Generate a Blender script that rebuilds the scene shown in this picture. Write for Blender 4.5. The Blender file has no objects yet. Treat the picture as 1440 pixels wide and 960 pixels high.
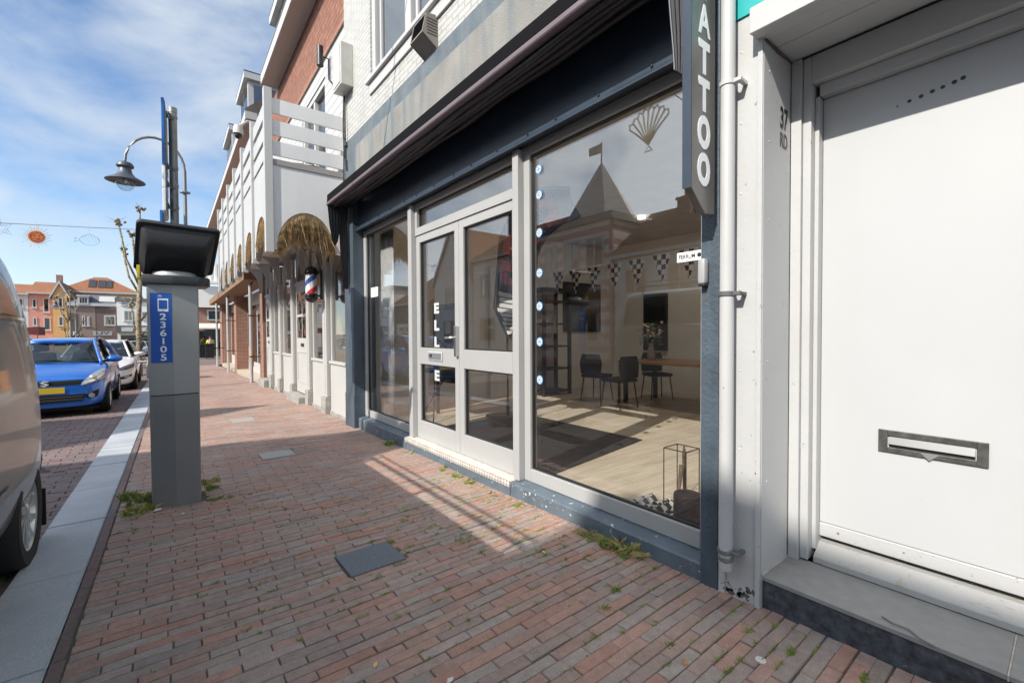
import bpy, bmesh, math, random
from mathutils import Vector, Matrix
R = math.radians
random.seed(7)
sc = bpy.context.scene
COL = sc.collection
# ------------------------------------------------------------------ camera
CAMH = 1.35
cam = bpy.data.cameras.new('camera'); camo = bpy.data.objects.new('camera', cam); COL.objects.link(camo)
yaw, pitch, roll = R(38.095), R(-1.177), R(0.288)
F = Vector((math.sin(yaw)*math.cos(pitch), math.cos(yaw)*math.cos(pitch), math.sin(pitch)))
r0 = Vector((math.cos(yaw), -math.sin(yaw), 0)); d0 = F.cross(r0)
rx = math.cos(roll)*r0 + math.sin(roll)*d0; dx = -math.sin(roll)*r0 + math.cos(roll)*d0
mw = Matrix((( rx.x, -dx.x, -F.x, 0), (rx.y, -dx.y, -F.y, 0), (rx.z, -dx.z, -F.z, CAMH), (0, 0, 0, 1)))
camo.matrix_world = mw
cam.sensor_width = 36; cam.lens = 36*626.06/1440; cam.clip_start = .05; cam.clip_end = 2000
sc.camera = camo
# ------------------------------------------------------------------ sky and sun
SUN_DIR = Vector((-1, -.25, .77)).normalized()
w = bpy.data.worlds.new('World'); sc.world = w; w.use_nodes = True
nt = w.node_tree; nt.nodes.clear()
def N(nt, t, **k):
    n = nt.nodes.new(t)
    for a, b in k.items():
        if a.startswith('i_'):
            n.inputs[a[2:].replace('_', ' ')].default_value = b
        else: setattr(n, a, b)
    return n
L = nt.links.new
out = N(nt, 'ShaderNodeOutputWorld')
sky = N(nt, 'ShaderNodeTexSky', sky_type='NISHITA', sun_disc=False, sun_elevation=R(36.8), sun_rotation=R(256), air_density=1.0, dust_density=.15, ozone_density=3.5)
bg = N(nt, 'ShaderNodeBackground'); bg.inputs[1].default_value = .092
L(sky.outputs[0], bg.inputs[0])
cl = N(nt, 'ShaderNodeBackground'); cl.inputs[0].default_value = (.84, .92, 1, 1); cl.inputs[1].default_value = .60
tc = N(nt, 'ShaderNodeTexCoord')
mp = N(nt, 'ShaderNodeMapping'); mp.inputs['Scale'].default_value = (1.5, 1.5, 2.3); mp.inputs['Location'].default_value = (.3, .1, .2); mp.inputs['Rotation'].default_value=(0,.25,.5)
L(tc.outputs['Generated'], mp.inputs[0])
nz = N(nt, 'ShaderNodeTexNoise'); nz.inputs['Scale'].default_value = 1.7; nz.inputs['Detail'].default_value = 7; nz.inputs['Roughness'].default_value = .55; nz.inputs['Distortion'].default_value = .25
L(mp.outputs[0], nz.inputs['Vector'])
rp = N(nt, 'ShaderNodeValToRGB'); rp.color_ramp.elements[0].position = .45; rp.color_ramp.elements[1].position = .64
rp.color_ramp.elements[0].color = (.0, .0, .0, 1); rp.color_ramp.elements[1].color = (.88, .88, .88, 1)
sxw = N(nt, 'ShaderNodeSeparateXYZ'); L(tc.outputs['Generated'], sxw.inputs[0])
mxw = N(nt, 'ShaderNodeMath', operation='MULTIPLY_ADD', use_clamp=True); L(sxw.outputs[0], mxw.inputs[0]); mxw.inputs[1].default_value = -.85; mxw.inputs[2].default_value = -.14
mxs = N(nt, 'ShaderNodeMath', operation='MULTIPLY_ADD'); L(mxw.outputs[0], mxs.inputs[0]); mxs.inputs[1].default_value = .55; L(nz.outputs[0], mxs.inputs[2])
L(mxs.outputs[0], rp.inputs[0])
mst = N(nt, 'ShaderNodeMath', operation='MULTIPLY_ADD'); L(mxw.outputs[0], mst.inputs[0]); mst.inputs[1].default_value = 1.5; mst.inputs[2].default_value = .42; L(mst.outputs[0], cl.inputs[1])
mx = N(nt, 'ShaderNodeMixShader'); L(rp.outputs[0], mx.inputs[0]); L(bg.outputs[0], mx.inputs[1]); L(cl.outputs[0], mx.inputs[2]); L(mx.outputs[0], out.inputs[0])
sun = bpy.data.lights.new('sun', 'SUN'); suno = bpy.data.objects.new('sun', sun); COL.objects.link(suno)
sun.energy = 2.85; sun.angle = R(.5); sun.color = (1, .945, .86)
suno.rotation_euler = SUN_DIR.to_track_quat('Z', 'Y').to_euler(); suno.location = SUN_DIR*50
sc.view_settings.view_transform = 'Standard'; sc.view_settings.look = 'None'; sc.view_settings.exposure = 1.12; sc.view_settings.gamma = 1
sc.view_settings.use_curve_mapping = False
try:
    sc.cycles.max_bounces = 8; sc.cycles.diffuse_bounces = 4; sc.cycles.glossy_bounces = 4; sc.cycles.transparent_max_bounces = 16
except Exception: pass
# ------------------------------------------------------------------ helpers
SL = -.013
def gz(y): return SL*max(-30, min(60, y))
def kerb_r(y): return -.447+.0165*y
def tag(o, label=None, cat=None, group=None, kind=None):
    if label: o['label'] = label
    if cat: o['category'] = cat
    if group: o['group'] = group
    if kind: o['kind'] = kind
    return o
ROOT = {}
def thing(name, label, cat, loc=(0, 0, 0), rz=0, group=None):
    o = bpy.data.objects.new(name, None); COL.objects.link(o); o.empty_display_size = .1
    o.location = loc; o.rotation_euler = (0, 0, rz); ROOT[o] = Vector(loc)
    return tag(o, label, cat, group)
def copy_tree(o, parent=None):
    c = o.copy(); COL.objects.link(c)
    if parent: c.parent = parent
    for ch in [k for k in COL.objects if k.parent == o]: copy_tree(ch, c)
    return c
class MB:
    def __init__(s): s.bm = bmesh.new()
    def poly(s, pts): 
        try: return s.bm.faces.new([s.bm.verts.new(p) for p in pts])
        except ValueError: pass
    def box(s, x0, x1, y0, y1, z0, z1, bev=0):
        if x0 > x1: x0, x1 = x1, x0
        if y0 > y1: y0, y1 = y1, y0
        if z0 > z1: z0, z1 = z1, z0
        b = bmesh.new() if bev else s.bm
        v = [b.verts.new(p) for p in ((x0,y0,z0),(x1,y0,z0),(x1,y1,z0),(x0,y1,z0),(x0,y0,z1),(x1,y0,z1),(x1,y1,z1),(x0,y1,z1))]
        for f in ((3,2,1,0),(4,5,6,7),(0,1,5,4),(1,2,6,5),(2,3,7,6),(3,0,4,7)): b.faces.new([v[i] for i in f])
        if bev:
            bmesh.ops.bevel(b, geom=b.edges[:], offset=bev, segments=2, affect='EDGES', profile=.5)
            s.join(b)
        return s
    def join(s, b, m=None):
        if m is not None: b.transform(m)
        me = bpy.data.meshes.new('t'); b.to_mesh(me); b.free(); s.bm.from_mesh(me); bpy.data.meshes.remove(me)
    def obox(s, c, u, v, n, hu, hv, hn, bev=0):
        u, v, n = Vector(u).normalized(), Vector(v).normalized(), Vector(n).normalized()
        t = MB(); t.box(-hu, hu, -hv, hv, -hn, hn, bev)
        m = Matrix(((u.x, v.x, n.x, c[0]), (u.y, v.y, n.y, c[1]), (u.z, v.z, n.z, c[2]), (0, 0, 0, 1)))
        s.join(t.bm, m); return s
    def prism(s, pts, axis, a, b, bev=0):
        def P(p, t):
            return {'x': (t, p[0], p[1]), 'y': (p[0], t, p[1]), 'z': (p[0], p[1], t)}[axis]
        bm = bmesh.new()
        A = [bm.verts.new(P(p, a)) for p in pts]; B = [bm.verts.new(P(p, b)) for p in pts]
        bm.faces.new(A); bm.faces.new(B[::-1])
        n = len(pts)
        for i in range(n): bm.faces.new((A[i], B[i], B[(i+1) % n], A[(i+1) % n]))
        bmesh.ops.recalc_face_normals(bm, faces=bm.faces[:])
        if bev: bmesh.ops.bevel(bm, geom=bm.edges[:], offset=bev, segments=2, affect='EDGES', profile=.5)
        s.join(bm); return s
    def tube(s, pts, r, n=8, cap=True):
        pts = [Vector(p) for p in pts]; rings = []
        rs = r if isinstance(r, (list, tuple)) else [r]*len(pts)
        for i, p in enumerate(pts):
            d = (pts[min(i+1, len(pts)-1)]-pts[max(i-1, 0)])
            d = d.normalized() if d.length > 1e-9 else Vector((0, 0, 1))
            a = Vector((0, 0, 1)) if abs(d.z) < .9 else Vector((1, 0, 0))
            u = d.cross(a).normalized(); v = d.cross(u)
            rings.append([s.bm.verts.new(p+rs[i]*(math.cos(t)*u+math.sin(t)*v)) for t in [2*math.pi*k/n for k in range(n)]])
        for A, B in zip(rings, rings[1:]):
            for k in range(n): s.bm.faces.new((A[k], A[(k+1) % n], B[(k+1) % n], B[k]))
        if cap and n > 2: s.bm.faces.new(rings[0][::-1]); s.bm.faces.new(rings[-1])
        return s
    def lathe(s, prof, c=(0, 0, 0), n=20, axis='z', cap=True):
        rings = []
        for r, z in prof:
            ring = []
            for k in range(n):
                t = 2*math.pi*k/n; a, b = max(r, 1e-4)*math.cos(t), max(r, 1e-4)*math.sin(t)
                p = {'z': (a, b, z), 'x': (z, a, b), 'y': (a, z, b)}[axis]
                ring.append(s.bm.verts.new((c[0]+p[0], c[1]+p[1], c[2]+p[2])))
            rings.append(ring)
        for A, B in zip(rings, rings[1:]):
            for k in range(n): s.bm.faces.new((A[k], A[(k+1) % n], B[(k+1) % n], B[k]))
        if cap: s.bm.faces.new(rings[0][::-1]); s.bm.faces.new(rings[-1])
        return s
    def loft(s, rings, closed=True, caps=True):
        V = [[s.bm.verts.new(p) for p in r] for r in rings]; n = len(V[0])
        for A, B in zip(V, V[1:]):
            for k in range(n if closed else n-1): s.bm.faces.new((A[k], A[(k+1) % n], B[(k+1) % n], B[k]))
        if caps: s.bm.faces.new(V[0][::-1]); s.bm.faces.new(V[-1])
        return s
    def text(s, body, size, c, u, v, xs=1.0, ext=.001, off=0.0, space=1.0):
        cu = bpy.data.curves.new('t', 'FONT'); cu.body = body; cu.size = size; cu.extrude = ext; cu.offset = off
        cu.align_x = 'CENTER'; cu.align_y = 'CENTER'; cu.space_character = space; cu.resolution_u = 4
        o = bpy.data.objects.new('t', cu); COL.objects.link(o)
        me = bpy.data.meshes.new_from_object(o.evaluated_get(bpy.context.evaluated_depsgraph_get()))
        u, v = Vector(u), Vector(v); n = u.cross(v)
        m = Matrix(((u.x*xs, v.x, n.x, c[0]), (u.y*xs, v.y, n.y, c[1]), (u.z*xs, v.z, n.z, c[2]), (0, 0, 0, 1)))
        me.transform(m); s.bm.from_mesh(me)
        bpy.data.objects.remove(o); bpy.data.curves.remove(cu); bpy.data.meshes.remove(me); return s
    def build(s, name, mat, parent=None, smooth=False, norm=True, subd=0, rz=None, loc=None):
        off = Vector((0, 0, 0))
        if parent is not None:
            p = parent
            while p.parent: p = p.parent
            off = ROOT.get(p, Vector((0, 0, 0)))
        elif loc is not None: off = Vector(loc)
        s.bm.transform(Matrix.Translation(-off))
        if norm: bmesh.ops.recalc_face_normals(s.bm, faces=s.bm.faces[:])
        me = bpy.data.meshes.new(name); s.bm.to_mesh(me); s.bm.free()
        o = bpy.data.objects.new(name, me); COL.objects.link(o)
        if mat: me.materials.append(mat)
        if parent is not None: o.parent = parent
        elif loc is not None: o.location = off; ROOT[o] = off
        if smooth:
            for p in me.polygons: p.use_smooth = True
        if smooth == 'auto':
            try: me.set_sharp_from_angle(angle=R(35))
            except Exception: pass
        if subd:
            m = o.modifiers.new('s', 'SUBSURF'); m.levels = subd; m.render_levels = subd
        return o
def struct(o): o['kind'] = 'structure'; return o
# ------------------------------------------------------------------ materials
MAT = {}
def base(name):
    m = bpy.data.materials.new(name); m.use_nodes = True
    nt = m.node_tree; b = nt.nodes['Principled BSDF']; MAT[name] = m
    return m, nt, b
def c4(c): return (c[0], c[1], c[2], 1)
def sc3(c, k): return tuple(min(1, x*k) for x in c)
def mixc(nt, fac, a, b, blend='MIX'):
    n = N(nt, 'ShaderNodeMix', data_type='RGBA', blend_type=blend)
    for i, v in ((0, fac), (6, a), (7, b)):
        if hasattr(v, 'is_output'): nt.links.new(v, n.inputs[i])
        elif i == 0: n.inputs[0].default_value = v
        else: n.inputs[i].default_value = c4(v)
    return n.outputs[2]
def noise(nt, vec, scale, detail=4, rough=.55, dist=0, stretch=None):
    n = N(nt, 'ShaderNodeTexNoise'); n.inputs['Scale'].default_value = scale; n.inputs['Detail'].default_value = detail
    n.inputs['Roughness'].default_value = rough; n.inputs['Distortion'].default_value = dist
    if stretch:
        mp = N(nt, 'ShaderNodeMapping'); mp.inputs['Scale'].default_value = stretch; nt.links.new(vec, mp.inputs[0]); vec = mp.outputs[0]
    nt.links.new(vec, n.inputs['Vector']); return n.outputs[0]
def ramp(nt, v, a, b, ca=(0, 0, 0), cb=(1, 1, 1)):
    r = N(nt, 'ShaderNodeValToRGB'); e = r.color_ramp.elements
    e[0].position = a; e[1].position = b; e[0].color = c4(ca); e[1].color = c4(cb); nt.links.new(v, r.inputs[0]); return r.outputs[0]
def M(name, col, rough=.5, metal=0, var=.1, vs=3, bump=0, bs=60, streak=0, scol=(.25, .24, .2), coat=0, chips=0, chipcol=(.1, .1, .1), spec=.5, emit=0):
    m, nt, b = base(name)
    tc = N(nt, 'ShaderNodeTexCoord').outputs['Object']
    n1 = noise(nt, tc, vs, 5)
    c = mixc(nt, ramp(nt, n1, .3, .7), sc3(col, 1-var), sc3(col, 1+var))
    if streak:
        n2 = noise(nt, tc, 6, 5, .6, 0, (1, 1, .12))
        f = N(nt, 'ShaderNodeMath', operation='MULTIPLY'); nt.links.new(ramp(nt, n2, .48, .75), f.inputs[0]); f.inputs[1].default_value = streak
        c = mixc(nt, f.outputs[0], c, scol)
    if chips:
        n3 = noise(nt, tc, 14, 4, .7)
        c = mixc(nt, ramp(nt, n3, chips, chips+.015), c, chipcol)
    nt.links.new(c, b.inputs['Base Color'])
    rr = N(nt, 'ShaderNodeMapRange'); nt.links.new(n1, rr.inputs[0]); rr.inputs[3].default_value = max(0, rough-.08); rr.inputs[4].default_value = min(1, rough+.08)
    nt.links.new(rr.outputs[0], b.inputs['Roughness'])
    b.inputs['Metallic'].default_value = metal; b.inputs['Specular IOR Level'].default_value = spec
    if coat: b.inputs['Coat Weight'].default_value = coat; b.inputs['Coat Roughness'].default_value = .03
    if bump:
        bn = N(nt, 'ShaderNodeBump'); bn.inputs['Strength'].default_value = bump; bn.inputs['Distance'].default_value = .01
        nt.links.new(noise(nt, tc, bs, 4), bn.inputs['Height']); nt.links.new(bn.outputs[0], b.inputs['Normal'])
    if emit:
        b.inputs['Emission Color'].default_value = c4(col); b.inputs['Emission Strength'].default_value = emit
    return m
def uvz(nt, axes):
    tc = N(nt, 'ShaderNodeTexCoord').outputs['Object']
    s = N(nt, 'ShaderNodeSeparateXYZ'); nt.links.new(tc, s.inputs[0]); c = N(nt, 'ShaderNodeCombineXYZ')
    if axes == 'wall':
        a = N(nt, 'ShaderNodeMath', operation='ADD'); nt.links.new(s.outputs[0], a.inputs[0]); nt.links.new(s.outputs[1], a.inputs[1])
        nt.links.new(a.outputs[0], c.inputs[0]); nt.links.new(s.outputs[2], c.inputs[1])
    elif axes == 'floor':
        nt.links.new(s.outputs[0], c.inputs[0]); nt.links.new(s.outputs[1], c.inputs[1])
    elif axes == 'floory':
        nt.links.new(s.outputs[1], c.inputs[0]); nt.links.new(s.outputs[0], c.inputs[1])
    elif axes == 'up':
        nt.links.new(s.outputs[2], c.inputs[0]); nt.links.new(s.outputs[1], c.inputs[1])
    return tc, c.outputs[0]
def brick(name, c1, c2, mortar, bw=.22, bh=.062, ms=.01, axes='wall', rough=.8, bump=.6, off=.5, soft=.1, var=.12, streak=0):
    m, nt, b = base(name); tc, uv = uvz(nt, axes)
    t = N(nt, 'ShaderNodeTexBrick'); nt.links.new(uv, t.inputs['Vector']); t.offset = off
    t.inputs['Scale'].default_value = 1; t.inputs['Brick Width'].default_value = bw; t.inputs['Row Height'].default_value = bh
    t.inputs['Mortar Size'].default_value = ms; t.inputs['Mortar Smooth'].default_value = soft; t.inputs['Bias'].default_value = 0
    t.inputs['Color1'].default_value = c4(c1); t.inputs['Color2'].default_value = c4(c2); t.inputs['Mortar'].default_value = c4(mortar)
    n = noise(nt, tc, 5, 5); c = mixc(nt, 1.0, t.outputs['Color'], ramp(nt, n, .25, .75, (1-var,)*3, (1+var,)*3), 'MULTIPLY')
    if streak:
        n2 = noise(nt, tc, 5, 5, .6, 0, (1, 1, .12))
        f = N(nt, 'ShaderNodeMath', operation='MULTIPLY'); nt.links.new(ramp(nt, n2, .5, .8), f.inputs[0]); f.inputs[1].default_value = streak
        c = mixc(nt, f.outputs[0], c, (.2, .19, .17))
    nt.links.new(c, b.inputs['Base Color']); b.inputs['Roughness'].default_value = rough
    h = N(nt, 'ShaderNodeMath', operation='MULTIPLY_ADD'); nt.links.new(t.outputs['Fac'], h.inputs[0]); h.inputs[1].default_value = -1
    nt.links.new(noise(nt, tc, 70, 3), h.inputs[2])
    bn = N(nt, 'ShaderNodeBump'); bn.inputs['Strength'].default_value = bump; bn.inputs['Distance'].default_value = .008
    nt.links.new(h.outputs[0], bn.inputs['Height']); nt.links.new(bn.outputs[0], b.inputs['Normal'])
    return m
def glassm(name, tint=(.92, .95, .94), r0=.06, rough=0.0, gain=1.0):
    m, nt, b = base(name); nt.nodes.remove(b); o = nt.nodes['Material Output']
    lw = N(nt, 'ShaderNodeLayerWeight'); lw.inputs[0].default_value = .5
    p = N(nt, 'ShaderNodeMath', operation='POWER'); nt.links.new(lw.outputs['Facing'], p.inputs[0]); p.inputs[1].default_value = 4.0
    q = N(nt, 'ShaderNodeMath', operation='MULTIPLY_ADD', use_clamp=True); nt.links.new(p.outputs[0], q.inputs[0]); q.inputs[1].default_value = (1-r0)*gain; q.inputs[2].default_value = r0
    t = N(nt, 'ShaderNodeBsdfTransparent'); t.inputs[0].default_value = c4(tint)
    g = N(nt, 'ShaderNodeBsdfGlossy'); g.inputs['Roughness'].default_value = rough
    x = N(nt, 'ShaderNodeMixShader'); nt.links.new(q.outputs[0], x.inputs[0]); nt.links.new(t.outputs[0], x.inputs[1]); nt.links.new(g.outputs[0], x.inputs[2]); nt.links.new(x.outputs[0], o.inputs[0])
    return m
def pavemat(name, cols, rough=.75):
    m, nt, b = base(name)
    a = N(nt, 'ShaderNodeAttribute', attribute_name='rnd'); tc = N(nt, 'ShaderNodeTexCoord').outputs['Object']
    r = N(nt, 'ShaderNodeValToRGB'); r.color_ramp.interpolation = 'LINEAR'
    e = r.color_ramp.elements; e[0].position = 0; e[0].color = c4(cols[0]); e[1].position = 1; e[1].color = c4(cols[-1])
    for i, c in enumerate(cols[1:-1]): k = e.new((i+1)/(len(cols)-1)); k.color = c4(c)
    nt.links.new(a.outputs['Fac'], r.inputs[0])
    n = noise(nt, tc, 1.3, 4); c = mixc(nt, 1.0, r.outputs[0], ramp(nt, n, .3, .7, (.86, .86, .87), (1.12, 1.1, 1.08)), 'MULTIPLY')
    n2 = noise(nt, tc, 22, 6, .65); c = mixc(nt, 1.0, c, ramp(nt, n2, .25, .75, (.78, .78, .78), (1.2, 1.2, 1.2)), 'MULTIPLY')
    n4 = noise(nt, tc, 160, 3, .7); c = mixc(nt, 1.0, c, ramp(nt, n4, .3, .7, (.8, .8, .8), (1.2, 1.2, 1.2)), 'MULTIPLY')
    n3 = noise(nt, tc, 75, 3, .8); c = mixc(nt, ramp(nt, n3, .72, .75), c, (.42, .40, .37))
    nt.links.new(c, b.inputs['Base Color']); b.inputs['Roughness'].default_value = rough
    bn = N(nt, 'ShaderNodeBump'); bn.inputs['Strength'].default_value = .5; bn.inputs['Distance'].default_value = .004
    nt.links.new(n2, bn.inputs['Height']); nt.links.new(bn.outputs[0], b.inputs['Normal'])
    return m
white = M('white_paint', (.465, .466, .46), .45, var=.03, vs=1.5, bump=.08, bs=25, streak=.12, scol=(.55, .53, .48))
white_w = M('white_worn_paint', (.44, .444, .443), .5, var=.05, vs=2, bump=.15, bs=30, streak=.25, scol=(.46, .44, .40), chips=.69, chipcol=(.22, .19, .16))
navy = M('navy_paint', (.026, .040, .062), .42, var=.15, vs=4, bump=.1, bs=40, streak=.15, scol=(.07, .09, .11))
slate = M('slate_blue_paint', (.055, .076, .098), .5, var=.18, vs=5, bump=.5, bs=45, streak=.3, scol=(.13, .16, .185), chips=.72, chipcol=(.5, .5, .48))
alu = M('grey_frame_paint', (.365, .363, .358), .4, var=.04, vs=2, bump=.02)
black = M('black_fabric', (.013, .013, .015), .5, var=.2, vs=6, bump=.2, bs=90)
blackm = M('black_metal', (.018, .018, .02), .4, var=.15)
rubber = M('rubber', (.022, .022, .022), .8, var=.2, vs=20, bump=.2)
glass = glassm('window_glass', (.98, .98, .97), .125, 0, .9)
glass_s = glassm('sky_window_glass', (.35, .38, .4), .22, 0, 1)
carglass = glassm('car_glass', (.70, .76, .76), .05, 0, .8)
steel = M('brushed_steel', (.55, .55, .55), .32, 1, var=.08, vs=15)
galv = M('galvanised_steel', (.26, .265, .265), .5, .7, var=.15, vs=12, bump=.1)
# ------------------------------------------------------------------ ground
import numpy as np
rng = np.random.default_rng(3)
def und(x, y): return .005*math.sin(1.7*x+.9*y)+.004*math.sin(2.3*y-1.1*x)+.003*math.sin(5.1*x+3.3*y)
def sheet(name, mat, x0, x1, ys, dz, kind='structure', xl=None, xr=None):
    m = MB(); rows = []
    for y in ys:
        a = xl(y) if xl else x0; b = xr(y) if xr else x1
        rows.append([m.bm.verts.new((a, y, gz(y)+dz)), m.bm.verts.new((b, y, gz(y)+dz))])
    for p, q in zip(rows, rows[1:]): m.bm.faces.new((p[0], p[1], q[1], q[0]))
    o = m.build(name, mat); o['kind'] = kind; return o
dirt = M('joint_sand', (.075, .066, .052), .95, var=.35, vs=9, bump=.8, bs=120)
ysall = [-400, -60, -30, -10, 0, 10, 20, 30, 45, 60, 90, 200, 700]
sheet('ground', dirt, -600, 600, ysall, -.09)
def sand(name, mat, xa, xb, y0, y1, dz, st=.12):
    m = MB(); ny = int((y1-y0)/st); prev = None
    for i in range(ny+1):
        y = y0+(y1-y0)*i/ny; a, b = xa(y), xb(y); nx = max(2, int((b-a)/st)); nx = int((xb(y0)-xa(y0))/st)
        row = [m.bm.verts.new((a+(b-a)*k/nx, y, gz(y)+und(a+(b-a)*k/nx, y)+dz)) for k in range(nx+1)]
        if prev:
            for k in range(nx): m.bm.faces.new((prev[k], prev[k+1], row[k+1], row[k]))
        prev = row
    o = m.build(name, mat); o['kind'] = 'structure'
sand('pavement_sand', M('moss_sand', (.12, .102, .075), .95, var=.35, vs=7, bump=.8, bs=120), lambda y: kerb_r(y)+.052, lambda y: 2.34, -.9, 30, -.0065)
sheet('road_sand', dirt, -7.2, 0, [2.6+k for k in range(32)], -.058, xr=lambda y: kerb_r(y)-.324)
def bricks(name, mat, x0f, x1f, ys, L_, W_, gap, dz, skip=(), H=.03, tilt=.004, rowjit=.0):
    V = []; Fc = []; rnd = []
    y = ys[0]; j = 0
    while y < ys[1]:
        wd = W_; a = x0f(y); b = x1f(y)
        x = a-(L_*.5 if j % 2 else 0)+rng.normal()*.008; sh = rng.normal()*.002
        drift = rng.uniform(0, 1)
        while x < b-.02:
            segs = [(max(x, a), min(x+L_, b))]
            for q in skip:
                if q[2] < y+wd/2 < q[3]:
                    segs = [p for u, v in segs for p in ((u, min(v, q[0]-.002)), (max(u, q[1]+.002), v))]
            x += L_
            for u, v in segs:
                xa, xb = u+gap/2+abs(rng.normal())*.0006, v-gap/2-abs(rng.normal())*.0006
                if xb-xa < .022: continue
                cx, cy = (xa+xb)/2, y+wd/2
                ya, yb = y+gap/2+sh+rng.normal()*.0012, y+wd-gap/2+sh+rng.normal()*.0012
                tx, ty = rng.normal()*tilt, rng.normal()*tilt*1.6; zz = rng.normal()*.0016
                i = len(V); bev = .0026
                def z(px, py): return gz(py)+und(px, py)+dz+zz+tx*(px-cx)+ty*(py-cy)
                rot = rng.normal()*.004
                for (qx, qy, q) in ((xa, ya, 0), (xb, ya, 0), (xb, yb, 0), (xa, yb, 0)):
                    V.append((qx, qy-rot*(qx-cx), z(qx, qy)-H))
                for (qx, qy) in ((xa, ya), (xb, ya), (xb, yb), (xa, yb)): V.append((qx, qy-rot*(qx-cx), z(qx, qy)-bev*rng.uniform(.8, 2.2)))
                for (qx, qy) in ((xa+bev, ya+bev), (xb-bev, ya+bev), (xb-bev, yb-bev), (xa+bev, yb-bev)): V.append((qx, qy-rot*(qx-cx), z(qx, qy)))
                Fc += [(i+8, i+9, i+10, i+11)]
                for k in range(4):
                    n = (k+1) % 4; Fc += [(i+k, i+n, i+4+n, i+4+k), (i+4+k, i+4+n, i+8+n, i+8+k)]
                rnd += [rng.uniform(0, 1)]*9
        y += wd; j += 1
    me = bpy.data.meshes.new(name); me.from_pydata(V, [], Fc); me.update()
    at = me.attributes.new('rnd', 'FLOAT', 'FACE'); at.data.foreach_set('value', rnd)
    me.materials.append(mat); o = bpy.data.objects.new(name, me); COL.objects.link(o); o['kind'] = 'structure'
    return o
pv = pavemat('paving_brick', [(0.266, 0.218, 0.195), (0.379, 0.21, 0.159), (0.326, 0.269, 0.238), (0.313, 0.235, 0.198), (0.406, 0.229, 0.174), (0.282, 0.226, 0.198), (0.366, 0.197, 0.146), (0.346, 0.287, 0.254), (0.306, 0.229, 0.192)])
rv = pavemat('road_brick', [(.16, .12, .12), (.21, .135, .125), (.18, .15, .145), (.2, .14, .13), (.15, .125, .125)])
FACE = 2.30
slabs = [(.815, 1.155, 2.53, 2.84), (.865, 1.215, 5.67, 6.0), (.87, 1.21, 8.55, 8.95)]
skips = slabs + [(-.12, .27, 4.57, 4.92)]
bricks('pavement', pv, lambda y: kerb_r(y)+.062, lambda y: 2.36 if y > 1.2 else 2.34 if y > .95 else 2.33, (-.9, 30), .237, .0585, .0034, 0, skips)
bricks('brick_road', rv, lambda y: -7.2, lambda y: kerb_r(y)-.325, (2.6, 34), .215, .105, .006, -.045)
sd = pavemat('edge_brick', [(.13, .11, .11), (.21, .12, .1), (.17, .13, .125)])
def edge_course():
    V = []; Fc = []; rnd = []; y = -.9
    while y < 30:
        a = kerb_r(y)+.006; b = a+.05; y1 = y+.231; i = len(V); z = gz(y)+rng.normal()*.0015
        for (qx, qy, d) in ((a, y, -.03), (b, y, -.03), (b, y1, -.03), (a, y1, -.03), (a, y, -.004), (b, y, -.004), (b, y1, -.004), (a, y1, -.004), (a+.004, y+.004, 0), (b-.004, y+.004, 0), (b-.004, y1-.004, 0), (a+.004, y1-.004, 0)):
            V.append((qx+.0165*(qy-y), qy, z+d))
        Fc += [(i+8, i+9, i+10, i+11)]
        for k in range(4):
            n = (k+1) % 4; Fc += [(i+k, i+n, i+4+n, i+4+k), (i+4+k, i+4+n, i+8+n, i+8+k)]
        rnd += [rng.uniform(0, 1)]*9; y += .237
    me = bpy.data.meshes.new('edge_course'); me.from_pydata(V, [], Fc); at = me.attributes.new('rnd', 'FLOAT', 'FACE'); at.data.foreach_set('value', rnd)
    me.materials.append(sd); o = bpy.data.objects.new('pavement_edge_course', me); COL.objects.link(o); o['kind'] = 'structure'
edge_course()
far = brick('far_paving', (.2, .14, .12), (.17, .13, .12), (.1, .09, .08), .21, .07, .008, 'floor', .85, .2)
sheet('pavement_beyond', far, -3, 12, [30, 45, 60, 90], -.01)
sheet('road_beyond', far, -40, -3.0, [34, 45, 60, 90, 140], -.05)
sheet('road_behind', far, -13, 0, [-40, -20, -5, 2.6], -.05, xr=lambda y: kerb_r(y)-.33)
sheet('road_far_side', far, -13, -7.21, [2.6, 15, 34], -.05)
sheet('pavement_behind', far, -.4, 2.3, [-40, -10, -.9], -.004)
# granite kerb slabs
gm, gnt, gb = base('granite')
gtc = N(gnt, 'ShaderNodeTexCoord').outputs['Object']
g1 = noise(gnt, gtc, 220, 2, .6); g2 = noise(gnt, gtc, 2.2, 4)
gc = mixc(gnt, 1.0, ramp(gnt, g1, .35, .68, (.32, .335, .36), (.56, .575, .595)), ramp(gnt, g2, .3, .7, (.82, .83, .86), (1.1, 1.1, 1.1)), 'MULTIPLY')
gnt.links.new(gc, gb.inputs['Base Color']); gb.inputs['Roughness'].default_value = .6
kb = MB(); y = -6.37
while y < 60:
    y1 = y+.996; a, b = kerb_r(y), kerb_r(y1)
    t = bmesh.new(); zt = rng.normal()*.0012
    P = [(a-.318, y), (a, y), (b, y1), (b-.318, y1)]
    lo = [t.verts.new((p[0], p[1], gz(p[1])-.2)) for p in P]; hi = [t.verts.new((p[0], p[1], gz(p[1])+zt)) for p in P]
    t.faces.new(lo[::-1]); t.faces.new(hi)
    for k in range(4): t.faces.new((lo[k], lo[(k+1) % 4], hi[(k+1) % 4], hi[k]))
    bmesh.ops.bevel(t, geom=[e for e in t.edges if all(v in hi for v in e.verts)], offset=.006, segments=2, affect='EDGES')
    kb.join(t); y += 1.0
o = kb.build('granite_kerb', gm); o['kind'] = 'structure'
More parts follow.
